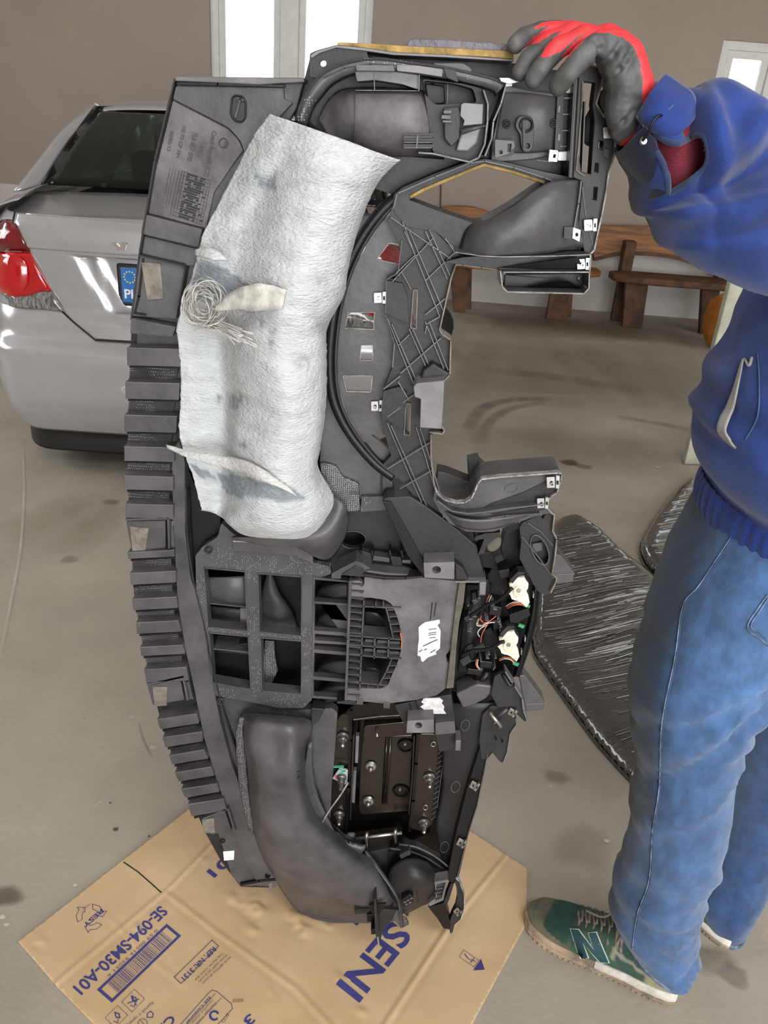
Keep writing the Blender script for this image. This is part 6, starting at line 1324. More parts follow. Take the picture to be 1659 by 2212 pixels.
STN = [((515, 868), 22, .32), ((590, 715), 9, .35), ((588, 740), 8, .28), ((528, 960), 16, .2), ((475, 862), 8, .5), ((650, 780), 22, .14), ((560, 690), 24, .22), ((690, 890), 10, .2), ((690, 600), 20, .1), ((550, 1120), 14, .14), ((600, 900), 40, .08), ((680, 420), 26, .06), ((480, 690), 30, .15), ((690, 700), 16, .12)]
def fcol(p):
    x, y = proj(p); c = [1, 1, 1]
    for F_ in FELT:
        if inpoly(x, y, F_): k = .55+.12*nz(p, 120); c = [k*.93, k, k*1.05]
    for (cx, cy), r, s in STN:
        d = math.hypot(x-cx, y-cy)/r
        if d < 1.8: k = 1-min(.8, 1.7*s)*math.exp(-d*d*1.4)*max(.15, 1+1.6*nz(p, 170, 2)); c = [c[0]*k, c[1]*k, c[2]*k]
    return c
paint(fl, fcol)
fs = loft('torn_fleece_strip', dl([[(360, 961, .046), (420, 975, .060), (490, 985, .075), (560, 1008, .118), (640, 1070, .126)], [(364, 971, .050), (424, 996, .068), (500, 1016, .085), (570, 1040, .128), (642, 1073, .126)]]), 'fleece', None, thick=0.003, nu=5, nv=3, disp=lambda p, u, v: Vector((0, .003*nz(p, 30), .002*nz(p, 50))))
paint(fs, lambda p: (1.0, .97, .93)); tag(fs, 'loose torn strip of fleece')
fs2 = loft('torn_fleece_strip', dl([[(425, 540, .052), (450, 538, .070), (480, 548, .078)], [(424, 552, .055), (452, 560, .080), (490, 565, .080)]]), 'fleece', None, thick=0.003, disp=lambda p, u, v: Vector((0, .002*nz(p, 60), .002*nz(p, 90))))
paint(fs2, lambda p: (.98, .97, .95)); 
kn = DASH
loft('folded_flap', dl([[(462, 668, .085), (510, 628, .105), (560, 612, .130), (620, 625, .138)], [(480, 672, .095), (520, 668, .115), (560, 672, .132), (610, 668, .136)]]), 'fleece_fibre', kn, thick=0.003, disp=lambda p, u, v: Vector((0, .002*nz(p, 60), .002*nz(p, 60))))
random.seed(21); Ls = []
for k in range(46):
    cx, cy = 438+random.uniform(-12, 14), 655+random.uniform(-14, 20); rx, ry = random.uniform(18, 44), random.uniform(22, 50); a0 = random.uniform(0, 6.28); h = random.uniform(.055, .095)
    Ls.append([D(cx+rx*math.cos(a0+t*.55), cy+ry*math.sin(a0+t*.55), h+.012*math.sin(t+k)) for t in range(random.randint(5, 10))])
for k in range(24):
    x, y = 455+random.uniform(-12, 12), 700+random.uniform(-12, 10); Ls.append([D(x, y, .07), D(x+30+random.uniform(-8, 8), y+10+random.uniform(-10, 6), .10), D(x+80+random.uniform(-20, 20), y+30+random.uniform(-14, 14), .118)])
tag(tubes('torn_fibres', Ls, 0.0006, 'fleece_fibre', kn, 4, sm=3), kind='stuff')
DASHSET = True
# ================= person =================
PER = empty('person', (0.60, 1.08, 0), 'person in blue work jacket and jeans, red and black glove gripping the dashboard', 'person')
def ringloft(name, rings, m, parent, n=28, nv=6, disp=None, thick=0.003, se=1.0, caps=False, off=-1):
    rows = []
    for r in rings:
        p1, p2, Y, dep = r[:4]; sk = r[4] if len(r) > 4 else 0.0
        a0, b0 = ony(*p1, Y), ony(*p2, Y+sk); c = (a0+b0)/2; a = (b0-a0)/2; b = Vector((0, dep, 0))
        row = []
        for i in range(n):
            t = 2*math.pi*i/n; ct, st = math.cos(t), math.sin(t)
            ct = math.copysign(abs(ct)**se, ct); st = math.copysign(abs(st)**se, st)
            row.append(c-a*ct-b*st)
        rows.append(row)
    return loft(name, rows, m, parent, nu=2, nv=nv, thick=thick, closed=True, disp=disp, off=off)
def dn(p, cyc=None, amp=.008, s=7, s2=20, amp2=.003, seed=1, ax=(1, 1, 1)):
    q = Vector((p.x*ax[0], p.y*ax[1], p.z*ax[2])); return amp*nz(q, s, seed)+amp2*nz(q, s2, seed+5)
# --- jeans
def jd(cx, amp, seed, folds=()):
    def f(p, u, v):
        d = dn(p, amp=amp, s=9, s2=26, amp2=.0035, seed=seed, ax=(1, 1, .7))
        for (z0, w_, a, sl) in folds:
            t = (p.z-z0-sl*(p.x-cx))/w_; d += a*math.exp(-t*t)
        dirv = Vector((math.cos(math.pi+2*math.pi*v) if False else 0, -1, 0))
        c = Vector((cx+(0), 1.03, p.z)); r = (p-c); r.z = 0
        return r.normalized()*d
    return f
def mkfolds(seed, n, z0, z1, a=.004):
    random.seed(seed); return [(random.uniform(z0, z1), random.uniform(.006, .014), random.uniform(-a, a), random.uniform(-.9, .9)) for _ in range(n)]
front = [((1470, 1130), (1770, 1160), 1.06, .150), ((1482, 1160), (1780, 1190), 1.06, .150), ((1450, 1205), (1785, 1245), 1.05, .150), ((1428, 1252), (1780, 1310), 1.04, .140), ((1407, 1312), (1760, 1390), 1.03, .125), ((1377, 1415), (1700, 1480), 1.01, .105), ((1357, 1530), (1618, 1545), 1.00, .09), ((1364, 1637), (1588, 1650), .99, .082), ((1368, 1745), (1570, 1755), .99, .078), ((1352, 1830), (1548, 1855), .985, .076),
         ((1338, 1885), (1520, 1935), .985, .076), ((1322, 1955), (1505, 2000), .985, .078), ((1330, 1990), (1494, 2045), .985, .076), ((1343, 2010), (1484, 2088), .985, .070)]
front[0] = ((1519, 1100), (1780, 1130), 1.07, .145)
j1 = ringloft('jeans_leg', front, 'denim', PER, n=32, disp=jd(.5, .010, 3, mkfolds(4, 30, .05, .80, .0065)+[(.70, .018, -.011, .8), (.62, .022, -.013, 1.4), (.50, .015, .008, 1.1), (.12, .012, -.010, -.5), (.07, .010, .009, .4), (.18, .012, .008, .6)]))
back = [((1600, 1440), (1800, 1440), 1.17, .10), ((1588, 1560), (1760, 1560), 1.17, .09), ((1572, 1700), (1722, 1700), 1.17, .078), ((1556, 1800), (1690, 1805), 1.165, .072), ((1530, 1880), (1660, 1895), 1.15, .070), ((1508, 1935), (1632, 1945), 1.14, .070), ((1508, 1962), (1606, 1990), 1.14, .066)]
j2 = ringloft('jeans_leg', back, 'denim', PER, n=28, disp=jd(.75, .006, 9, mkfolds(8, 16, .05, .6, .006)))
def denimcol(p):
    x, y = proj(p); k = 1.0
    # worn lighter thigh, darker strip along the front of the leg
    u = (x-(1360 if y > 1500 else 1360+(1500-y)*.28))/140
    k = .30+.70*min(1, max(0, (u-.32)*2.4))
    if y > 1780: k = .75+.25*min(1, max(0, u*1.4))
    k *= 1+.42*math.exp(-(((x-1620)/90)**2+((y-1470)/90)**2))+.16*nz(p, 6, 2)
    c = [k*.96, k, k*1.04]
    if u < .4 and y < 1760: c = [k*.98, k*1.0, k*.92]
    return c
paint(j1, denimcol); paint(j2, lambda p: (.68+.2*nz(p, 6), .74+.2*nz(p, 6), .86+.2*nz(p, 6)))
# seam lines following the surface: points on the near side
def seam(name, pts, Ys, r, m, par=PER): return tube(name, [ony(x, y, Y) for (x, y), Y in zip(pts, Ys)], r, m, par, sm=4, n=5)
def surf(o):
    from mathutils.bvhtree import BVHTree
    b = base_of(o.parent)+o.location
    return BVHTree.FromPolygons([v.co+b for v in o.data.vertices], [tuple(p.vertices) for p in o.data.polygons])
T1 = surf(j1)
def onsurf(tree, x, y, eps=.001):
    d = ray(x, y).normalized(); h = tree.ray_cast(CAM, d)
    return (h[0]-d*eps) if h[0] else None
def sline(name, tree, pts, r, m, par=PER, n=5, dense=6):
    P2 = cat([Vector((x, y, 0)) for x, y in pts], dense); P = [onsurf(tree, q.x, q.y) for q in P2]; P = [p for p in P if p]
    if len(P) > 1: return tube(name, P, r, m, par, n=n)
sline('side_seam', T1, [(1596, 1135), (1560, 1190), (1510, 1265), (1475, 1310), (1458, 1420), (1430, 1560), (1424, 1700), (1410, 1790), (1402, 1900), (1378, 1970), (1368, 2030), (1366, 2052)], .0013, 'denim_hem')
sline('side_seam_shadow', T1, [(1599, 1137), (1563, 1192), (1513, 1267), (1478, 1312), (1461, 1422), (1433, 1562), (1427, 1702), (1413, 1792), (1405, 1902), (1381, 1972), (1371, 2032)], .0008, 'thread_blue')
sline('pocket_stitch', T1, [(1659, 1285), (1640, 1310), (1614, 1355), (1640, 1378), (1659, 1395)], .0011, 'denim_hem'); sline('pocket_stitch', T1, [(1659, 1292), (1645, 1314), (1622, 1352), (1644, 1370), (1659, 1384)], .0009, 'denim_hem')
sline('waist_stitch', T1, [(1522, 1112), (1560, 1122), (1596, 1132)], .0011, 'denim_hem')
hem = [r for r in [((1342, 2006), (1485, 2086), .985, .072), ((1345, 2016), (1486, 2097), .985, .073)]]
ringloft('jeans_hem', hem, 'denim_hem', PER, n=32, nv=2, thick=.003)
ringloft('jeans_hem', [((1509, 1964), (1607, 1990), 1.14, .068), ((1511, 1974), (1604, 2001), 1.14, .068)], 'denim_hem', PER, n=28, nv=2)
# --- shoes (local frame: x heel to toe, y lateral, z up)
def W(x): return interp(x, [(0, .020), (.012, .030), (.04, .036), (.09, .036), (.14, .040), (.19, .047), (.23, .049), (.26, .045), (.285, .034), (.298, .020), (.305, .008)])
def Ht(x): return interp(x, [(0, .078), (.02, .092), (.06, .100), (.10, .104), (.13, .100), (.16, .088), (.19, .074), (.22, .060), (.25, .048), (.28, .040), (.30, .034), (.306, .030)])
def make_shoe(hl, tl, label=None, letter=False):
    h = onz(*hl, 0); t = onz(*tl, 0); fx = (t-h).normalized(); fy = Vector((-fx.y, fx.x, 0)); k = (t-h).length/.305
    TT = lambda x, y, z: h+fx*x*k+fy*y*k+Vector((0, 0, z*k))
    xs = [0, .006, .02, .04, .07, .10, .13, .155, .18, .205, .23, .25, .27, .285, .296, .303]
    rows = []
    for x in xs:
        r = []
        for i in range(17):
            a = math.pi*i/16; c, s = math.cos(a), math.sin(a)
            e = .75
            r.append(TT(x, W(x)*math.copysign(abs(c)**e, c), .026+(Ht(x)-.026)*(abs(s)**e)))
        rows.append(r)
    root = mesh('shoe', [TT(.02, 0, .03), TT(.28, 0, .03), TT(.15, .03, .03)], [(0, 1, 2)], 'shoe_upper', PER)
    bpy.data.objects.remove(root)
    up = loft('shoe', rows, 'shoe_upper', PER, nu=2, nv=4, thick=.002)
    def scol(p):
        q = (p-h)/k; x = q.dot(fx); y = q.dot(fy); z = q.z
        g = (.045, .095, .062); c = g
        if x > .262 or (x > .2 and z < .046-.0*(x-.2)): c = (.13, .125, .085)
        if .205 < x < .262 and z > .040: c = (.020, .065, .052)
        if x > .285 and z > .036: c = (.075, .105, .08)
        if x < .055 and z < .06: c = (.45, .42, .27)
        if .055 < x < .12 and z > .055: c = (.030, .085, .07)
        if .05 < x < .128 and abs((z-.052)-(x-.05)*.25) < .004: c = (.36, .33, .26)
        if .118 < x < .130 and z > .05: c = (.32, .29, .23)
        n_ = 1+.3*nz(p, 60); return (c[0]*n_, c[1]*n_, c[2]*n_)
    paint(up, scol)
    def sole(name, z0, z1, g0, g1, m):
        out = []
        for z, g in ((z0, g0), ((z0+z1)/2, (g0+g1)/2+.001), (z1, g1)):
            ring = []
            for x in xs[:]: ring.append(TT(x-.004 if x < .1 else x+.003, W(x)+g, z))
            for x in xs[::-1]: ring.append(TT(x-.004 if x < .1 else x+.003, -W(x)-g, z))
            out.append(ring)
        n = len(out[0]); V = [v for r in out for v in r]; Fc = [(i*n+j, i*n+(j+1) % n, (i+1)*n+(j+1) % n, (i+1)*n+j) for i in range(2) for j in range(n)]
        Fc += [tuple(range(n))[::-1], tuple(2*n+j for j in range(n))]
        return mesh(name, V, Fc, m, up, smooth=False, bev=.0015)
    def hz(x): return 0
    sole('outsole', 0.001, .012, .004, .005, 'shoe_tan')
    sole('midsole', .012, .030, .004, .0045, 'shoe_tan')
    # white heel wedge
    out = []
    hx = [-.004, .01, .03, .06, .09, .12, .15]
    for z, g in ((.013, .006), (.022, .0075), (.032, .005)):
        ring = []
        for x in hx: ring.append(TT(x, W(max(x, .012))+g-(.0 if x > 0 else .008), z+(.004 if z > .03 else 0)*(1-x/.15)))
        for x in hx[::-1]: ring.append(TT(x, -W(max(x, .012))-g+(.0 if x > 0 else .008), z+(.004 if z > .03 else 0)*(1-x/.15)))
        out.append(ring)
    n = len(out[0]); V = [v for r in out for v in r]
    mesh('heel_wedge', V, [(i*n+j, i*n+(j+1) % n, (i+1)*n+(j+1) % n, (i+1)*n+j) for i in range(2) for j in range(n)]+[tuple(range(n))[::-1], tuple(2*n+j for j in range(n))], 'shoe_white', up, bev=.002)
    V, Fc = [], []
    for i in range(26):
        x = .005+i*.011; 
        for s in (-1, 1): boxVF(TT(x, s*(W(x)+.003), .004), fx*.003, fy*.003, Vector((0, 0, .004)), V, Fc)
    tag(mesh('tread_lugs', V, Fc, 'shoe_tan', up), kind='stuff')
    def side(x, z, s=-1, e=.0012):
        zz = max(0, min(1, (z-.026)/(Ht(x)-.026))); sn = zz**(1/.75); cs = math.sqrt(max(0, 1-sn*sn))**.75
        return TT(x, s*(W(x)*cs+e), z+e*sn)
    # big letter on the near side, laid onto the curved side wall
    for nm, m_, e, g in ((('logo_edge', 'logo_edge', .0036, 2.2), ('logo_letter', 'logo_teal', .0048, 0)) if letter else ()):
        A = [Vector(q_) for q_ in ((1234, 2009), (1251, 2011), (1285, 2050), (1273, 2017), (1289, 2016), (1316, 2076), (1298, 2075), (1260, 2035), (1271, 2065), (1255, 2069))]
        n_ = len(A); O = []
        for i in range(n_):
            p, a, b = A[i], A[i-1], A[(i+1) % n_]; t1 = (p-a).normalized(); t2 = (b-p).normalized(); nn = Vector((t1.y+t2.y, -t1.x-t2.x)); nn = nn.normalized() if nn.length > .3 else Vector((t1.y, -t1.x))
            O.append(p+nn*g*1.3)
        V = [Vector((p.x, p.y, 0)) for p in O]; F_ = [tuple(t) for t in tessellate_polygon([V[:]])]
        for _ in range(3):
            NF = []
            for t in F_:
                a, b, c = t; m1 = len(V); V += [(V[a]+V[b])/2, (V[b]+V[c])/2, (V[c]+V[a])/2]; NF += [(a, m1, m1+2), (b, m1+1, m1), (c, m1+2, m1+1), (m1, m1+1, m1+2)]
            F_ = NF
        tr = surf(up); W_ = []
        for v in V:
            d_ = ray(v.x, v.y).normalized(); h_ = tr.ray_cast(CAM, d_)
            if not h_[0]: h_ = (CAM+d_*1.6, -d_)
            nn_ = h_[1] if h_[1].dot(d_) < 0 else -h_[1]
            W_.append(h_[0]+nn_*e)
        mesh(nm, W_, F_, m_, up)
    L = []
    for i in range(6):
        x = .128+i*.014; z = Ht(x)+.002
        L.append([side(x-.004, Ht(x)-.020, nearsign, .003), TT(x+.002, nearsign*.012, Ht(x+.002)+.002), TT(x+.010, -nearsign*.010, Ht(x+.01)+.001), side(x+.012, Ht(x+.012)-.014, -nearsign, .002)])
        L.append([side(x+.008, Ht(x)-.022, -nearsign, .003), TT(x+.002, -nearsign*.010, Ht(x+.002)+.003), TT(x-.002, nearsign*.010, Ht(x)+.002)])
    for l in L: tube('shoe_lace', l, .0026, 'lace_grey', up, n=6, sm=4)
    tube('shoe_lace', [TT(.125, 0, .108), TT(.132, nearsign*-.02, .128), TT(.142, nearsign*-.015, .135), TT(.150, 0, .118), TT(.165, .005, .105), TT(.195, nearsign*-.002, .094)], .0022, 'lace_grey', up, n=6, sm=5)
    tube('shoe_lace', [TT(.125, 0, .106), TT(.12, nearsign*.02, .100), TT(.125, nearsign*.035, .080)], .0026, 'lace_grey', up, n=6, sm=5)
    tube('tongue_rim', [side(.112, .074, 1, .001), TT(.118, .02, .104), TT(.12, 0, .110), TT(.118, -.02, .104), side(.112, .074, -1, .001)], .0035, 'lace_grey', up, sm=4)
    up['label'] = label
    return up
nearsign = 1
s1 = make_shoe((1458, 2146), (1137, 1978), 'green trainer with a big letter on the side and grey laces', True)
s2 = make_shoe((1582, 2040), (1385, 1862), 'rear green trainer, only its pale heel seen')
# --- jacket
def jk(cx, cy, amp, seed, ax=(1, 1, 1), folds=()):
    def f(p, u, v):
        d = dn(p, amp=amp, s=6, s2=16, amp2=amp*.4, seed=seed, ax=ax)
        for (q, n_, w_, a) in folds:
            t = (p-q).dot(n_)/w_; d += a*math.exp(-t*t)
        r = p-Vector((cx, cy, p.z)); return r.normalized()*d
    return f
torso = [((1515, 1080), (1800, 1130), 1.07, .150), ((1514, 1062), (1805, 1110), 1.07, .155), ((1518, 1045), (1812, 1080), 1.07, .165), ((1498, 1015), (1830, 1040), 1.06, .175), ((1489, 975), (1850, 990), 1.05, .175), ((1495, 905), (1860, 900), 1.05, .17), ((1516, 834), (1860, 820), 1.06, .17), ((1550, 750), (1870, 730), 1.07, .17), ((1579, 674), (1890, 650), 1.08, .17), ((1609, 608), (1910, 570), 1.09, .18), ((1630, 540), (1925, 480), 1.10, .19), ((1650, 440), (1940, 380), 1.11, .20), ((1665, 340), (1940, 280), 1.12, .19), ((1690, 260), (1920, 210), 1.13, .15), ((1740, 210), (1880, 180), 1.13, .075)]
torso = [((a[0]+(52 if 500 < a[1] < 790 else 28 if a[1] < 860 else 20), a[1]),)+r for a, *r_ in [(t[0], *t[1:]) for t in torso] for r in [tuple(r_)]]
tf = [(ony(1540, 985, .9), Vector((-.5, 0, .85)).normalized(), .014, -.005), (ony(1560, 820, .9), Vector((.4, 0, .9)).normalized(), .014, .008), (ony(1620, 880, .9), Vector((.5, 0, .85)).normalized(), .012, .006), (ony(1600, 1020, .9), Vector((-.3, 0, .95)).normalized(), .010, -.008), (ony(1640, 1000, .9), Vector((.6, 0, .8)).normalized(), .012, .008), (ony(1560, 700, .9), Vector((.2, 0, .9)).normalized(), .02, .004)]
jt = ringloft('jacket', torso, 'jacket', PER, n=36, disp=jk(.58, 1.06, .011, 6, folds=tf))
def jcol(p):
    x, y = proj(p); k = 1+.14*nz(p, 7, 3)
    g = max(0, min(1, .5+1.4*nz(p, 5, 9)))*.25
    return (k*(1+g*1.0), k*(1+g*.25), k*(1-g*.25))
paint(jt, jcol)
TJ = surf(jt)
ringloft('elastic_hem', [((1518, 1116), (1796, 1160), 1.07, .152), ((1516, 1098), (1800, 1142), 1.07, .158), ((1524, 1070), (1808, 1112), 1.07, .160), ((1534, 1052), (1812, 1090), 1.07, .156)], 'jacket', PER, n=140, nv=4, disp=lambda p, u, v: Vector((0, 0, 0))+Vector((p.x-.58, p.y-1.06, 0)).normalized()*.0016*math.sin(v*48*2*math.pi+2*u)*(1-u*.4))
paint(bpy.data.objects['elastic_hem'], lambda p: (.85, .9, 1.05))
# pocket slit with pale lining
PKT = [(1622, 778), (1605, 775), (1592, 805), (1583, 850), (1572, 890), (1548, 910), (1545, 935), (1560, 952), (1590, 968), (1620, 960)]
sl_ = [(1630, 770), (1622, 785), (1604, 776), (1595, 800), (1586, 850), (1562, 880), (1556, 905), (1566, 940), (1590, 966)]
pts = [onsurf(TJ, x, y, .004) for x, y in sl_]; pts = [p for p in pts if p]
rows_ = []
for x, y, wd in ((1606, 776, 2), (1600, 800, 6), (1590, 840, 10), (1578, 880, 18), (1566, 905, 22), (1560, 930, 18), (1572, 950, 12), (1586, 964, 4)):
    a, b = onsurf(TJ, x-wd/2, y, .003), onsurf(TJ, x+wd/2, y, .006)
    if a and b: rows_.append([a, (a+b)/2, b])
if len(rows_) > 2: loft('pocket_lining', rows_, 'jacket_lining', PER, nu=2, nv=4, thick=.002)
sline('pocket_welt', TJ, [(1624, 772), (1618, 790), (1606, 776), (1598, 800), (1588, 845), (1570, 885), (1560, 905), (1562, 925), (1576, 950), (1590, 968)], .0022, 'jacket_lining')
sline('jacket_stitch', TJ, [(1636, 760), (1640, 830), (1636, 900), (1610, 950)], .0010, 'thread_blue')
# sleeve
slv = [((1391, 232), (1336, 328), .99, .036), ((1408, 198), (1346, 352), .985, .044), ((1434, 168), (1366, 385), .98, .052), ((1468, 184), (1376, 430), .975, .058), ((1500, 206), (1388, 458), .975, .062), ((1528, 184), (1404, 480), .975, .066), ((1565, 172), (1440, 525), .975, .068), ((1605, 192), (1490, 562), .98, .070), ((1640, 238), (1550, 592), .985, .074), ((1680, 290), (1620, 622), 1.0, .078), ((1730, 300), (1700, 640), 1.03, .085), ((1790, 290), (1780, 640), 1.07, .09)]
sfold = []
random.seed(12)
for (x, y), (nx, ny), w_, a in (((1500, 250), (.9, .4), .010, -.012), ((1470, 430), (.5, -.85), .012, -.010), ((1540, 300), (.95, .25), .014, .010), ((1580, 400), (.7, -.6), .016, -.009), ((1450, 480), (.3, -.9), .009, .010), ((1530, 520), (.35, -.9), .010, -.009), ((1600, 330), (.8, -.5), .016, .009), ((1620, 480), (.5, -.8), .014, .008), ((1430, 420), (.3, -.9), .008, -.006)):
    sfold.append((ony(x, y, .92), Vector((nx, 0, ny)).normalized(), w_, a))
def sd(p, u, v):
    d = .016*nz(p, 8, 14)+.008*nz(p, 20, 4)+.003*nz(p, 50, 4); 
    if u < .12: d *= .5
    for (q, n_, w_, a) in sfold:
        t = (p-q).dot(n_)/w_; far = (p-q).length; d += 1.9*a*math.exp(-t*t)*math.exp(-(far/.14)**2)
    return Vector((0, -d*math.sin(2*math.pi*v) if False else (-d if p.y < .99 else d*.5), d*.3))
js = ringloft('jacket_sleeve', slv, 'jacket', PER, n=56, nv=12, disp=sd, thick=0)
OPN = [(1411, 287), (1425, 296), (1440, 305), (1455, 309), (1467, 310), (1488, 300), (1508, 291), (1520, 295), (1526, 303), (1531, 334), (1528, 350), (1522, 362), (1508, 376), (1492, 389), (1470, 404), (1447, 416), (1443, 405), (1442, 389), (1433, 355), (1424, 338), (1415, 321)]
bm = bmesh.new(); bm.from_mesh(js.data); bb = base_of(js.parent)
kill = [f for f in bm.faces if (f.calc_center_median()+bb).y < .965 and inpoly(*proj(f.calc_center_median()+bb), OPN)]
TS = surf(js)
bmesh.ops.delete(bm, geom=kill, context='FACES'); bm.to_mesh(js.data); bm.free()
md = js.modifiers.new('solid', 'SOLIDIFY'); md.thickness = .003; md.offset = -1
def scol2(p):
    x, y = proj(p); k = 1+.12*nz(p, 7, 3)
    dirt = max(0, min(1, (1440-x)/70))*(1 if y > 300 else .6); dirt = max(dirt, .6*math.exp(-(((x-1600)/30)**2+((y-330)/50)**2)), max(0, min(1, .4+1.5*nz(p, 9, 9)))*.35)
    c = Vector((1, 1, 1))*k; g = Vector((.95, .55, .26))*.9
    if x < 1440 and y > 300: g = Vector((.42, .26, .14))
    return tuple(c.lerp(g, dirt))
paint(js, scol2)
P_ = [onsurf(TS, x, y, .002) for x, y in OPN]; P_ = [p for p in P_ if p]
tube('opening_hem', P_, .0032, 'jacket_hem' if 'jacket_hem' in MATS else 'jacket', PER, n=8, closed=True, sm=3)
paint(bpy.data.objects['opening_hem'], lambda p: (1.25, .85, .45))
loft('sweater_sleeve', [[ony(x, y, .955-.015*math.sin(math.pi*min(1, max(0, (x-1400)/140)))) for x, y in r] for r in ([(1395, 262), (1440, 272), (1490, 270), (1545, 280)], [(1400, 310), (1445, 320), (1495, 318), (1550, 325)], [(1415, 360), (1455, 365), (1500, 362), (1545, 360)], [(1430, 425), (1460, 430), (1490, 425), (1520, 415)])], 'maroon_knit', PER, thick=.003, nu=5, nv=5, disp=lambda p, u, v: Vector((0, .004*math.sin(p.x*160+p.z*60), 0)))
# cuff flaps
cf = loft('cuff_flap', [[ony(x, y, Y) for x, y, Y in r] for r in ([(1378, 252, .955), (1388, 236, .945), (1410, 196, .94), (1435, 163, .955)], [(1386, 262, .945), (1400, 250, .932), (1436, 214, .930), (1470, 186, .95)], [(1402, 276, .938), (1424, 268, .925), (1464, 240, .925), (1496, 208, .945)], [(1416, 284, .938), (1444, 296, .925), (1480, 276, .925), (1500, 250, .94)])], 'jacket', PER, thick=.003, nu=5, nv=5, disp=lambda p, u, v: Vector((0, .003*nz(p, 22, 3), 0)))
paint(cf, lambda p: Vector((.9, .75, .75)).lerp(Vector((1.15, 1.1, 1.1)), max(0, min(1, .5+1.5*nz(p, 16, 5)))))
cf2 = loft('cuff_flap', [[ony(x, y, Y) for x, y, Y in r] for r in ([(1332, 330, .968), (1350, 318, .950), (1372, 298, .938), (1396, 272, .932)], [(1345, 346, .965), (1362, 336, .945), (1386, 318, .930), (1408, 296, .928)], [(1368, 376, .960), (1384, 366, .940), (1408, 348, .928), (1424, 336, .928)], [(1392, 402, .955), (1406, 398, .938), (1426, 386, .928), (1442, 376, .932)], [(1398, 430, .955), (1416, 428, .938), (1434, 420, .930), (1446, 410, .938)])], 'jacket', PER, thick=.003, nu=5, nv=5, disp=lambda p, u, v: Vector((0, .003*nz(p, 25, 7), 0)))
paint(cf2, lambda p: (.55+.25*nz(p, 14), .27+.1*nz(p, 14), .14+.05*nz(p, 14)))
tube('cuff_edge', [ony(1379, 250, .950), ony(1386, 260, .944), ony(1396, 274, .938)], .0028, 'jacket_lining', PER, sm=3)
tube('cuff_loop', [ony(x, y, Y) for x, y, Y in ((1432, 250, .924), (1424, 250, .918), (1414, 258, .916), (1406, 272, .916), (1398, 290, .920), (1388, 304, .926))], .0016, 'plastic_black', PER, sm=4)
lathe('cuff_button', ony(1389, 305, .930), (0, -1, 0), [(0, .004), (.003, .0045), (.005, .003)], 'metal_zinc', PER, n=10)
tube('button_hole', [ony(x, y, .922) for x, y in ((1432, 252), (1438, 243), (1446, 235), (1454, 226))], .0014, 'thread_blue', PER, sm=3)
# --- glove
def H(x, y, Y): return ony(x, y, Y)
S = []
def chain(pts):
    for (a, b) in zip(pts[:-1], pts[1:]): S.append((H(*a[:3]), a[3], H(*b[:3]), b[3]))
chain([(1290, 95, 1.035, .016), (1235, 68, 1.040, .0105), (1172, 64, 1.04, .0098), (1132, 80, 1.03, .0098), (1112, 97, 1.015, .0095)])
chain([(1300, 95, 1.015, .017), (1235, 72, 1.005, .0110), (1180, 92, 1.00, .0105), (1142, 128, .99, .0100), (1122, 156, .985, .0095)])
chain([(1310, 100, .99, .018), (1262, 76, .98, .0112), (1206, 104, .968, .0110), (1170, 146, .965, .0105), (1152, 170, .970, .0100)])
chain([(1330, 110, .97, .020), (1296, 92, .955, .0125), (1258, 122, .945, .0120), (1228, 158, .945, .0115), (1206, 186, .955, .0105)])
chain([(1300, 90, 1.02, .017), (1350, 150, 1.01, .024), (1375, 220, 1.0, .024), (1385, 262, .995, .021), (1420, 290, .99, .020)])
chain([(1310, 92, .985, .018), (1345, 130, .975, .024), (1362, 190, .975, .025), (1372, 250, .985, .023)])
chain([(1330, 120, .96, .014), (1348, 175, .965, .018), (1345, 240, .975, .020), (1352, 280, .98, .017)])
chain([(1350, 210, .99, .022), (1325, 215, 1.02, .017), (1302, 235, 1.045, .014), (1285, 262, 1.055, .0125), (1278, 295, 1.055, .0110)])
chain([(1300, 104, .985, .012), (1325, 150, .975, .012), (1330, 190, .985, .014)])
gv = capsules('glove', S, 'glove', PER, voxel=.0019, smooth=5)
RED = [[(1150, 62), (1170, 48), (1245, 40), (1330, 46), (1368, 62), (1398, 112), (1432, 172), (1440, 240), (1388, 240), (1388, 180), (1384, 135), (1371, 102), (1348, 82), (1315, 70), (1285, 71), (1266, 82), (1245, 104), (1226, 126), (1206, 145), (1214, 122), (1240, 92), (1262, 72), (1245, 82), (1210, 112), (1188, 121), (1168, 124), (1180, 98), (1213, 66), (1190, 74), (1165, 92), (1130, 102), (1152, 82), (1188, 54), (1165, 60)], [(1386, 240), (1440, 240), (1440, 320), (1330, 320), (1348, 304), (1366, 292), (1380, 268)]]
def gcol(p):
    x, y = proj(p)
    if any(inpoly(x+1.5*nz(p, 200), y+1.5*nz(p, 200, 4), q) for q in RED): return (.72, .035, .045)
    k = .075*(1+.5*nz(p, 35)+.3*nz(p, 90)); 
    return (k, k, k*1.02)
bm = bmesh.new(); bm.from_mesh(gv.data); bb = base_of(gv.parent)
cre = [((1282, 92), (1290, 108), (1288, 128), (1296, 140)), ((1335, 98), (1322, 118), (1308, 134)), ((1362, 110), (1350, 128), (1335, 150), (1318, 168)), ((1370, 240), (1350, 262), (1330, 280))]
cre = [[H(x, y, .955) for x, y in c] for c in cre]
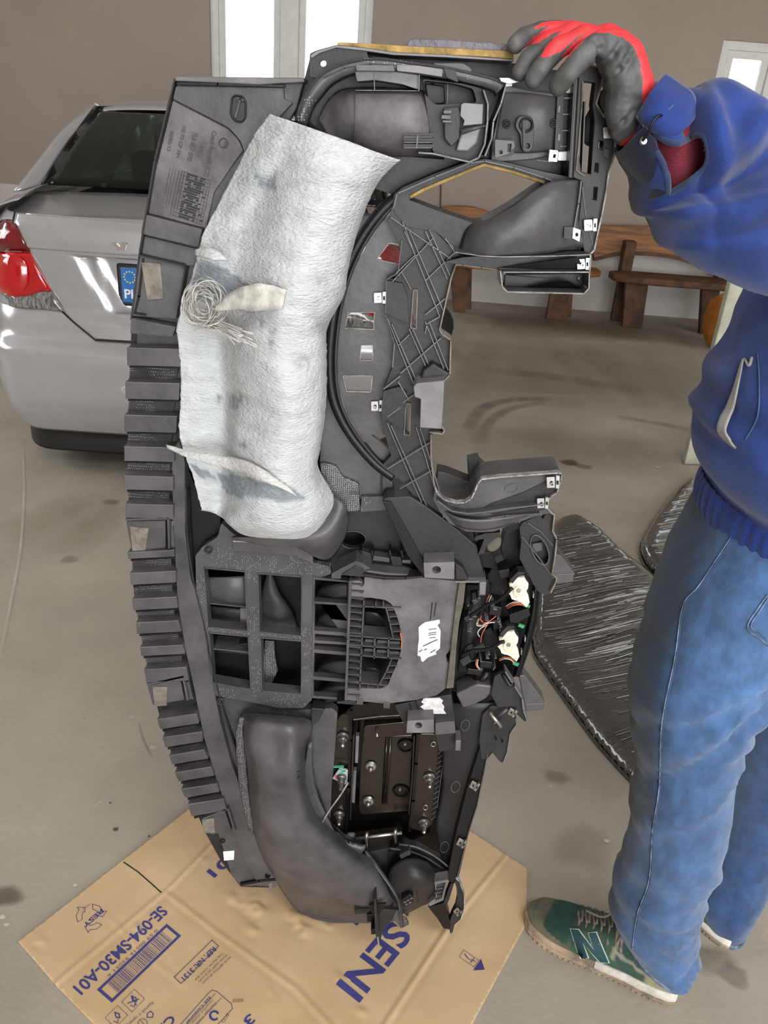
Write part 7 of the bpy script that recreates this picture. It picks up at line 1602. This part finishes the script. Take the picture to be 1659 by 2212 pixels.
for v in bm.verts:
    p = v.co+bb; d = .0011*nz(p, 70, 3)+.0008*nz(p, 30, 6)
    if p.y < .99:
        for c in cre:
            for a, b in zip(c[:-1], c[1:]):
                q = Vector((p.x, .955, p.z)); dd = segd(q, Vector((a.x, .955, a.z)), Vector((b.x, .955, b.z))); d -= .0035*math.exp(-(dd/.0028)**2)*.6; d += .0012*math.exp(-((dd-.006)/.003)**2)*.6
    v.co += v.normal*d
bm.to_mesh(gv.data); bm.free()
paint(gv, gcol)
# --- body inside the clothes: neck and head above the jacket, torso core, arm and legs
Bd = []
def bc(pts):
    for a, b in zip(pts[:-1], pts[1:]): Bd.append((Vector(a[:3]), a[3], Vector(b[:3]), b[3]))
sh = ony(1800, 330, 1.12)
bc([(.70, 1.08, .95, .10), (.72, 1.09, 1.15, .105), (.72, 1.11, 1.33, .10), (.70, 1.12, 1.42, .06), (.68, 1.12, 1.52, .052)])
hc = Vector((.655, 1.12, 1.61))
bc([(hc.x, hc.y, hc.z+.02, .085), (hc.x-.015, hc.y, hc.z-.05, .066)]); bc([(hc.x-.03, hc.y, hc.z-.075, .042), (hc.x-.06, hc.y, hc.z-.08, .030)]); bc([(hc.x+.02, hc.y, hc.z+.03, .085), (hc.x+.03, hc.y, hc.z, .08)])
bc([(hc.x-.08, hc.y, hc.z+.0, .014), (hc.x-.102, hc.y, hc.z-.025, .012)])
for s in (-1, 1): bc([(hc.x+.005, hc.y+s*.082, hc.z+.01, .014), (hc.x+.005, hc.y+s*.084, hc.z-.02, .010)])
e1 = ony(1640, 420, 1.0); e0 = ony(1440, 320, .99); bc([(e0.x, e0.y, e0.z, .026), (e1.x, e1.y, e1.z, .036), (.70, 1.08, 1.32, .045)])
body = capsules('body', Bd, 'skin', PER, voxel=.006, smooth=4)
capsules('hair', [(hc+Vector((.02, 0, .045)), .088, hc+Vector((.05, 0, .0)), .080), (hc+Vector((-.03, 0, .075)), .05, hc+Vector((.05, 0, -.04)), .06)], 'hair', PER, voxel=.006, smooth=3)
for s in (-1, 1): lathe('eye', hc+Vector((-.086, s*.030, .008)), (-1, 0, 0), [(0, .010), (.003, .008), (.005, .003)], 'sticker_white', PER, n=12); lathe('pupil', hc+Vector((-.0905, s*.030, .008)), (-1, 0, 0), [(0, .005), (.001, .004)], 'car_gap', PER, n=10)
tube('mouth', [hc+Vector((-.088, -.022, -.062)), hc+Vector((-.094, 0, -.060)), hc+Vector((-.088, .022, -.062))], .004, 'maroon_knit', PER, sm=3)
ringl = [[Vector((.68+.075*math.cos(t), 1.12+.075*math.sin(t), z+.01*math.cos(t))) for t in [2*math.pi*i/20 for i in range(20)]] for z in (1.44, 1.50)]
o_ = loft('collar', ringl, 'jacket', PER, nu=1, nv=2, closed=True, thick=.004); paint(o_, lambda p: (1, 1, 1))
# attribute-less meshes using attribute materials get a neutral colour
for o in bpy.data.objects:
    if o.type == 'MESH' and o.data.materials and o.data.materials[0] and o.data.materials[0].name in ('fleece', 'denim', 'jacket', 'glove', 'shoe_upper') and 'Col' not in o.data.color_attributes:
        a = o.data.color_attributes.new('Col', 'FLOAT_COLOR', 'POINT')
        for d in a.data: d.color = (1, 1, 1, 1)
